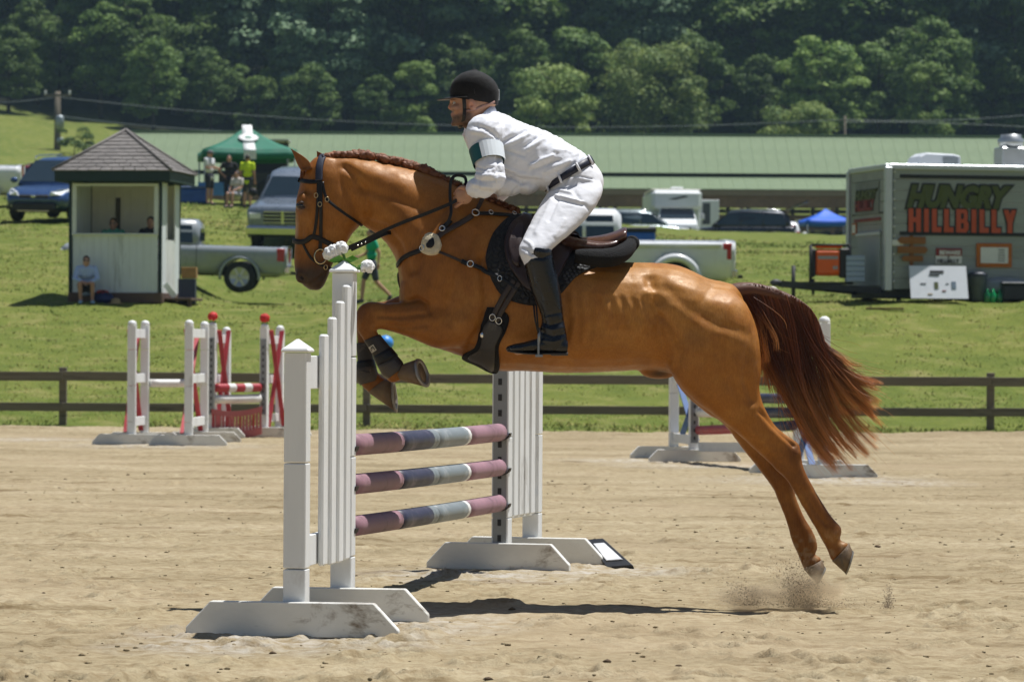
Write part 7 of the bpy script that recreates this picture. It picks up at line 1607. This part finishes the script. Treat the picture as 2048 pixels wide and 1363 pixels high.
mb_ = thing('menu_board', 'white menu board with small pictures leaning on the food trailer', 'board', (0, 0, 0)); y_ = FTY - .35; B0, B1, B2, B3 = P(1822, 596, y_), P(1937, 597, y_), P(1932, 532, y_ + .28), P(1818, 531, y_ + .28); mb_.location = B0
o = MB().prism([B0, B1, B2, B3], (0, .025, 0)).build('panel', mat('menu_white', (.74, .76, .80), .5, .05), mb_, B0); fix_normals(o.data)
def onb(u, v): return B0.lerp(B1, u).lerp(B3.lerp(B2, u), v) + Vector((0, -.004, 0))
for u0, v0, u1, v1, m_ in ((.36, .78, .60, .86, blkp), (.34, .70, .52, .75, blkp), (.42, .30, .49, .50, olive), (.72, .30, .80, .52, mat('photo_blue', (.12, .17, .22), .6)), (.18, .44, .28, .47, mat('ink_grey', (.12, .12, .13), .8)), (.55, .22, .62, .25, rd), (.62, .45, .68, .47, mat('ink_grey', (.12, .12, .13), .8)), (.30, .12, .38, .15, mat('straw', '#a58c62', .9))):
    o = MB().prism([onb(u0, v0), onb(u1, v0), onb(u1, v1), onb(u0, v1)], (0, -.006, 0)).build('picture', m_, mb_, B0); fix_normals(o.data)
q_ = by_trailer(lx(1955), -.15); bn = thing('waste_bin', 'dark grey bin standing right of the white menu board', 'bin', q_); MB().lathe([(.12, 0), (.15, .02), (.17, .45), (.18, .47)], n=16).build('bin', mat('bin_grey', (.10, .12, .15), .6), bn); MB().lathe([(.17, .47), (.19, .49), (.15, .54), (.03, .56)], n=16).build('lid', mat('bin_lid', (.05, .06, .08), .5), bn)
q_ = by_trailer(lx(2010), -.05); gb = thing('grey_tarp', 'crumpled grey tarp bundle under the trailer side', 'tarp', q_); MB().ball((0, 0, .28), (.55, .18, .18), 22, 10, jit=.16).build('tarp', mat('tarp_grey', (.30, .32, .32), .6, .2, 6, bump=.6, bscale=9), gb)
q_ = by_trailer(lx(2030), -.35); db = thing('storage_tote', 'black storage tote at the right edge by the food trailer', 'tote', q_); MB().box((0, 0, .16), (.62, .4, .30)).build('tub', mat('tote_black', (.02, .024, .035), .5), db, bevel=.03); MB().box((0, 0, .33), (.66, .44, .05)).build('lid', mat('tote_lid', (.04, .05, .06), .5), db, bevel=.015)
for k, (px, c_, lab) in enumerate(((1966, '#1d7a48', 'left green bottle in the row before the grey tarp'), (1978, '#22a060', 'middle green bottle in the row before the grey tarp'), (1992, '#1d7a48', 'right green bottle in the row before the grey tarp'))):
    q_ = by_trailer(lx(px), -.38); o = MB().lathe([(.05, 0), (.06, .01), (.06, .16), (.025, .21), (.025, .25), (.005, .26)], n=12).build('bottle', mat('bottle_green_%d' % (k % 2), c_, .2, .1, spec=.8), loc=q_); tag(o, lab, 'bottle')
q_ = by_trailer(-2.05, FW / 2 - .2); hs = thing('white_sack', 'white plastic sack hanging over the trailer coupler', 'sack', (q_[0], q_[1], fz0 + zb_ - .12)); MB().ball((0, -.05, .02), (.17, .11, .13), 14, 9, jit=.22, m=Matrix.Rotation(R(-25), 3, 'Y')).build('sack', mat('sack_white', (.7, .66, .62), .6, .1, 9), hs)
q_ = by_trailer(-.35, -.9); pk = thing('timber_offcut', 'weathered timber offcut lying in the grass before the trailer', 'plank', (q_[0], q_[1], q_[2] + .03), R(-12)); MB().box((0, 0, 0), (.7, .09, .04)).build('plank', mat('offcut_wood', '#8a7848', .9, .2, 6), pk, bevel=.005)

# ================================================================== DUST thrown up by the hind hooves
dq = np.random.default_rng(33); V = []; Fc = []; nn_ = 0; tet = np.array([(1, 0, -.5), (-.5, .87, -.5), (-.5, -.87, -.5), (0, 0, 1.)])
def puff(px, py, sx, sy, N, lean):
    global nn_
    for k in range(N):
        u = dq.normal() * .5; v = abs(dq.normal()) * .55; q = P(px + sx * u + lean * v * sx, py - sy * v, dq.normal() * .09); r = .0012 + .0028 * dq.random() ** 3
        V.append(tet * r + np.array(q)); Fc.append(np.array([(0, 1, 2), (0, 3, 1), (1, 3, 2), (2, 3, 0)]) + nn_); nn_ += 4
puff(1622, 1214, 46, 70, 4200, -.7); puff(1505, 1210, 40, 40, 1200, -.6); puff(1560, 1214, 90, 22, 500, 0); puff(1776, 1216, 11, 42, 600, .1); puff(1680, 1215, 90, 20, 350, 0)
tag(link('flying_sand', fast_mesh('flying_sand', np.concatenate(V), np.concatenate(Fc), mat('flying_sand', (.22, .165, .105), .95, .3, 40)), kind='stuff'), 'spray of loose sand kicked up under the hind hooves', 'sand')
n = NT('dust'); n.t.nodes.remove(n.b); pv = n.n('ShaderNodeVolumePrincipled'); pv.inputs['Color'].default_value = (.92, .77, .55, 1); pv.inputs['Anisotropy'].default_value = .2
gr = n.n('ShaderNodeTexGradient', gradient_type='SPHERICAL'); n.l(n.co.outputs['Object'], gr.inputs[0]); nv_ = n.noise(2.2, 4, .6); dn = n.math('MULTIPLY', n.math('MULTIPLY', gr.outputs[0], n.ramp(nv_, [(.38, 0.), (.66, 1.)])), 19.)
n.l(dn, pv.inputs['Density']); n.l(pv.outputs[0], n.t.nodes['Material Output'].inputs[1])
for px, py, rx, ry, rz_, lab in ((1612, 1184, 92, .30, 56, 'brown dust puff drifting right below the hind hooves'), (1495, 1192, 86, .24, 36, 'thin dust puff drifting left of the hind hooves')):
    c = P(px, py, 0); o = MB().ball((0, 0, 0), 1., 16, 10).build('dust_cloud', n.m, loc=c, kind='stuff'); o.scale = (rx / 430, ry, rz_ / 430); tag(o, lab, 'dust')
# ================================================================== summer haze over the whole valley
n = NT('haze'); n.t.nodes.remove(n.b); hv = n.n('ShaderNodeVolumePrincipled'); hv.inputs['Color'].default_value = (.5, .72, 1., 1); hv.inputs['Density'].default_value = .00012; hv.inputs['Anisotropy'].default_value = .1
n.l(hv.outputs[0], n.t.nodes['Material Output'].inputs[1])
hz_o = MB().box((0, 700, 87), (2700, 1900, 177)).build('haze', n.m, kind='stuff'); tag(hz_o, 'pale blue summer haze filling the valley air', 'haze')
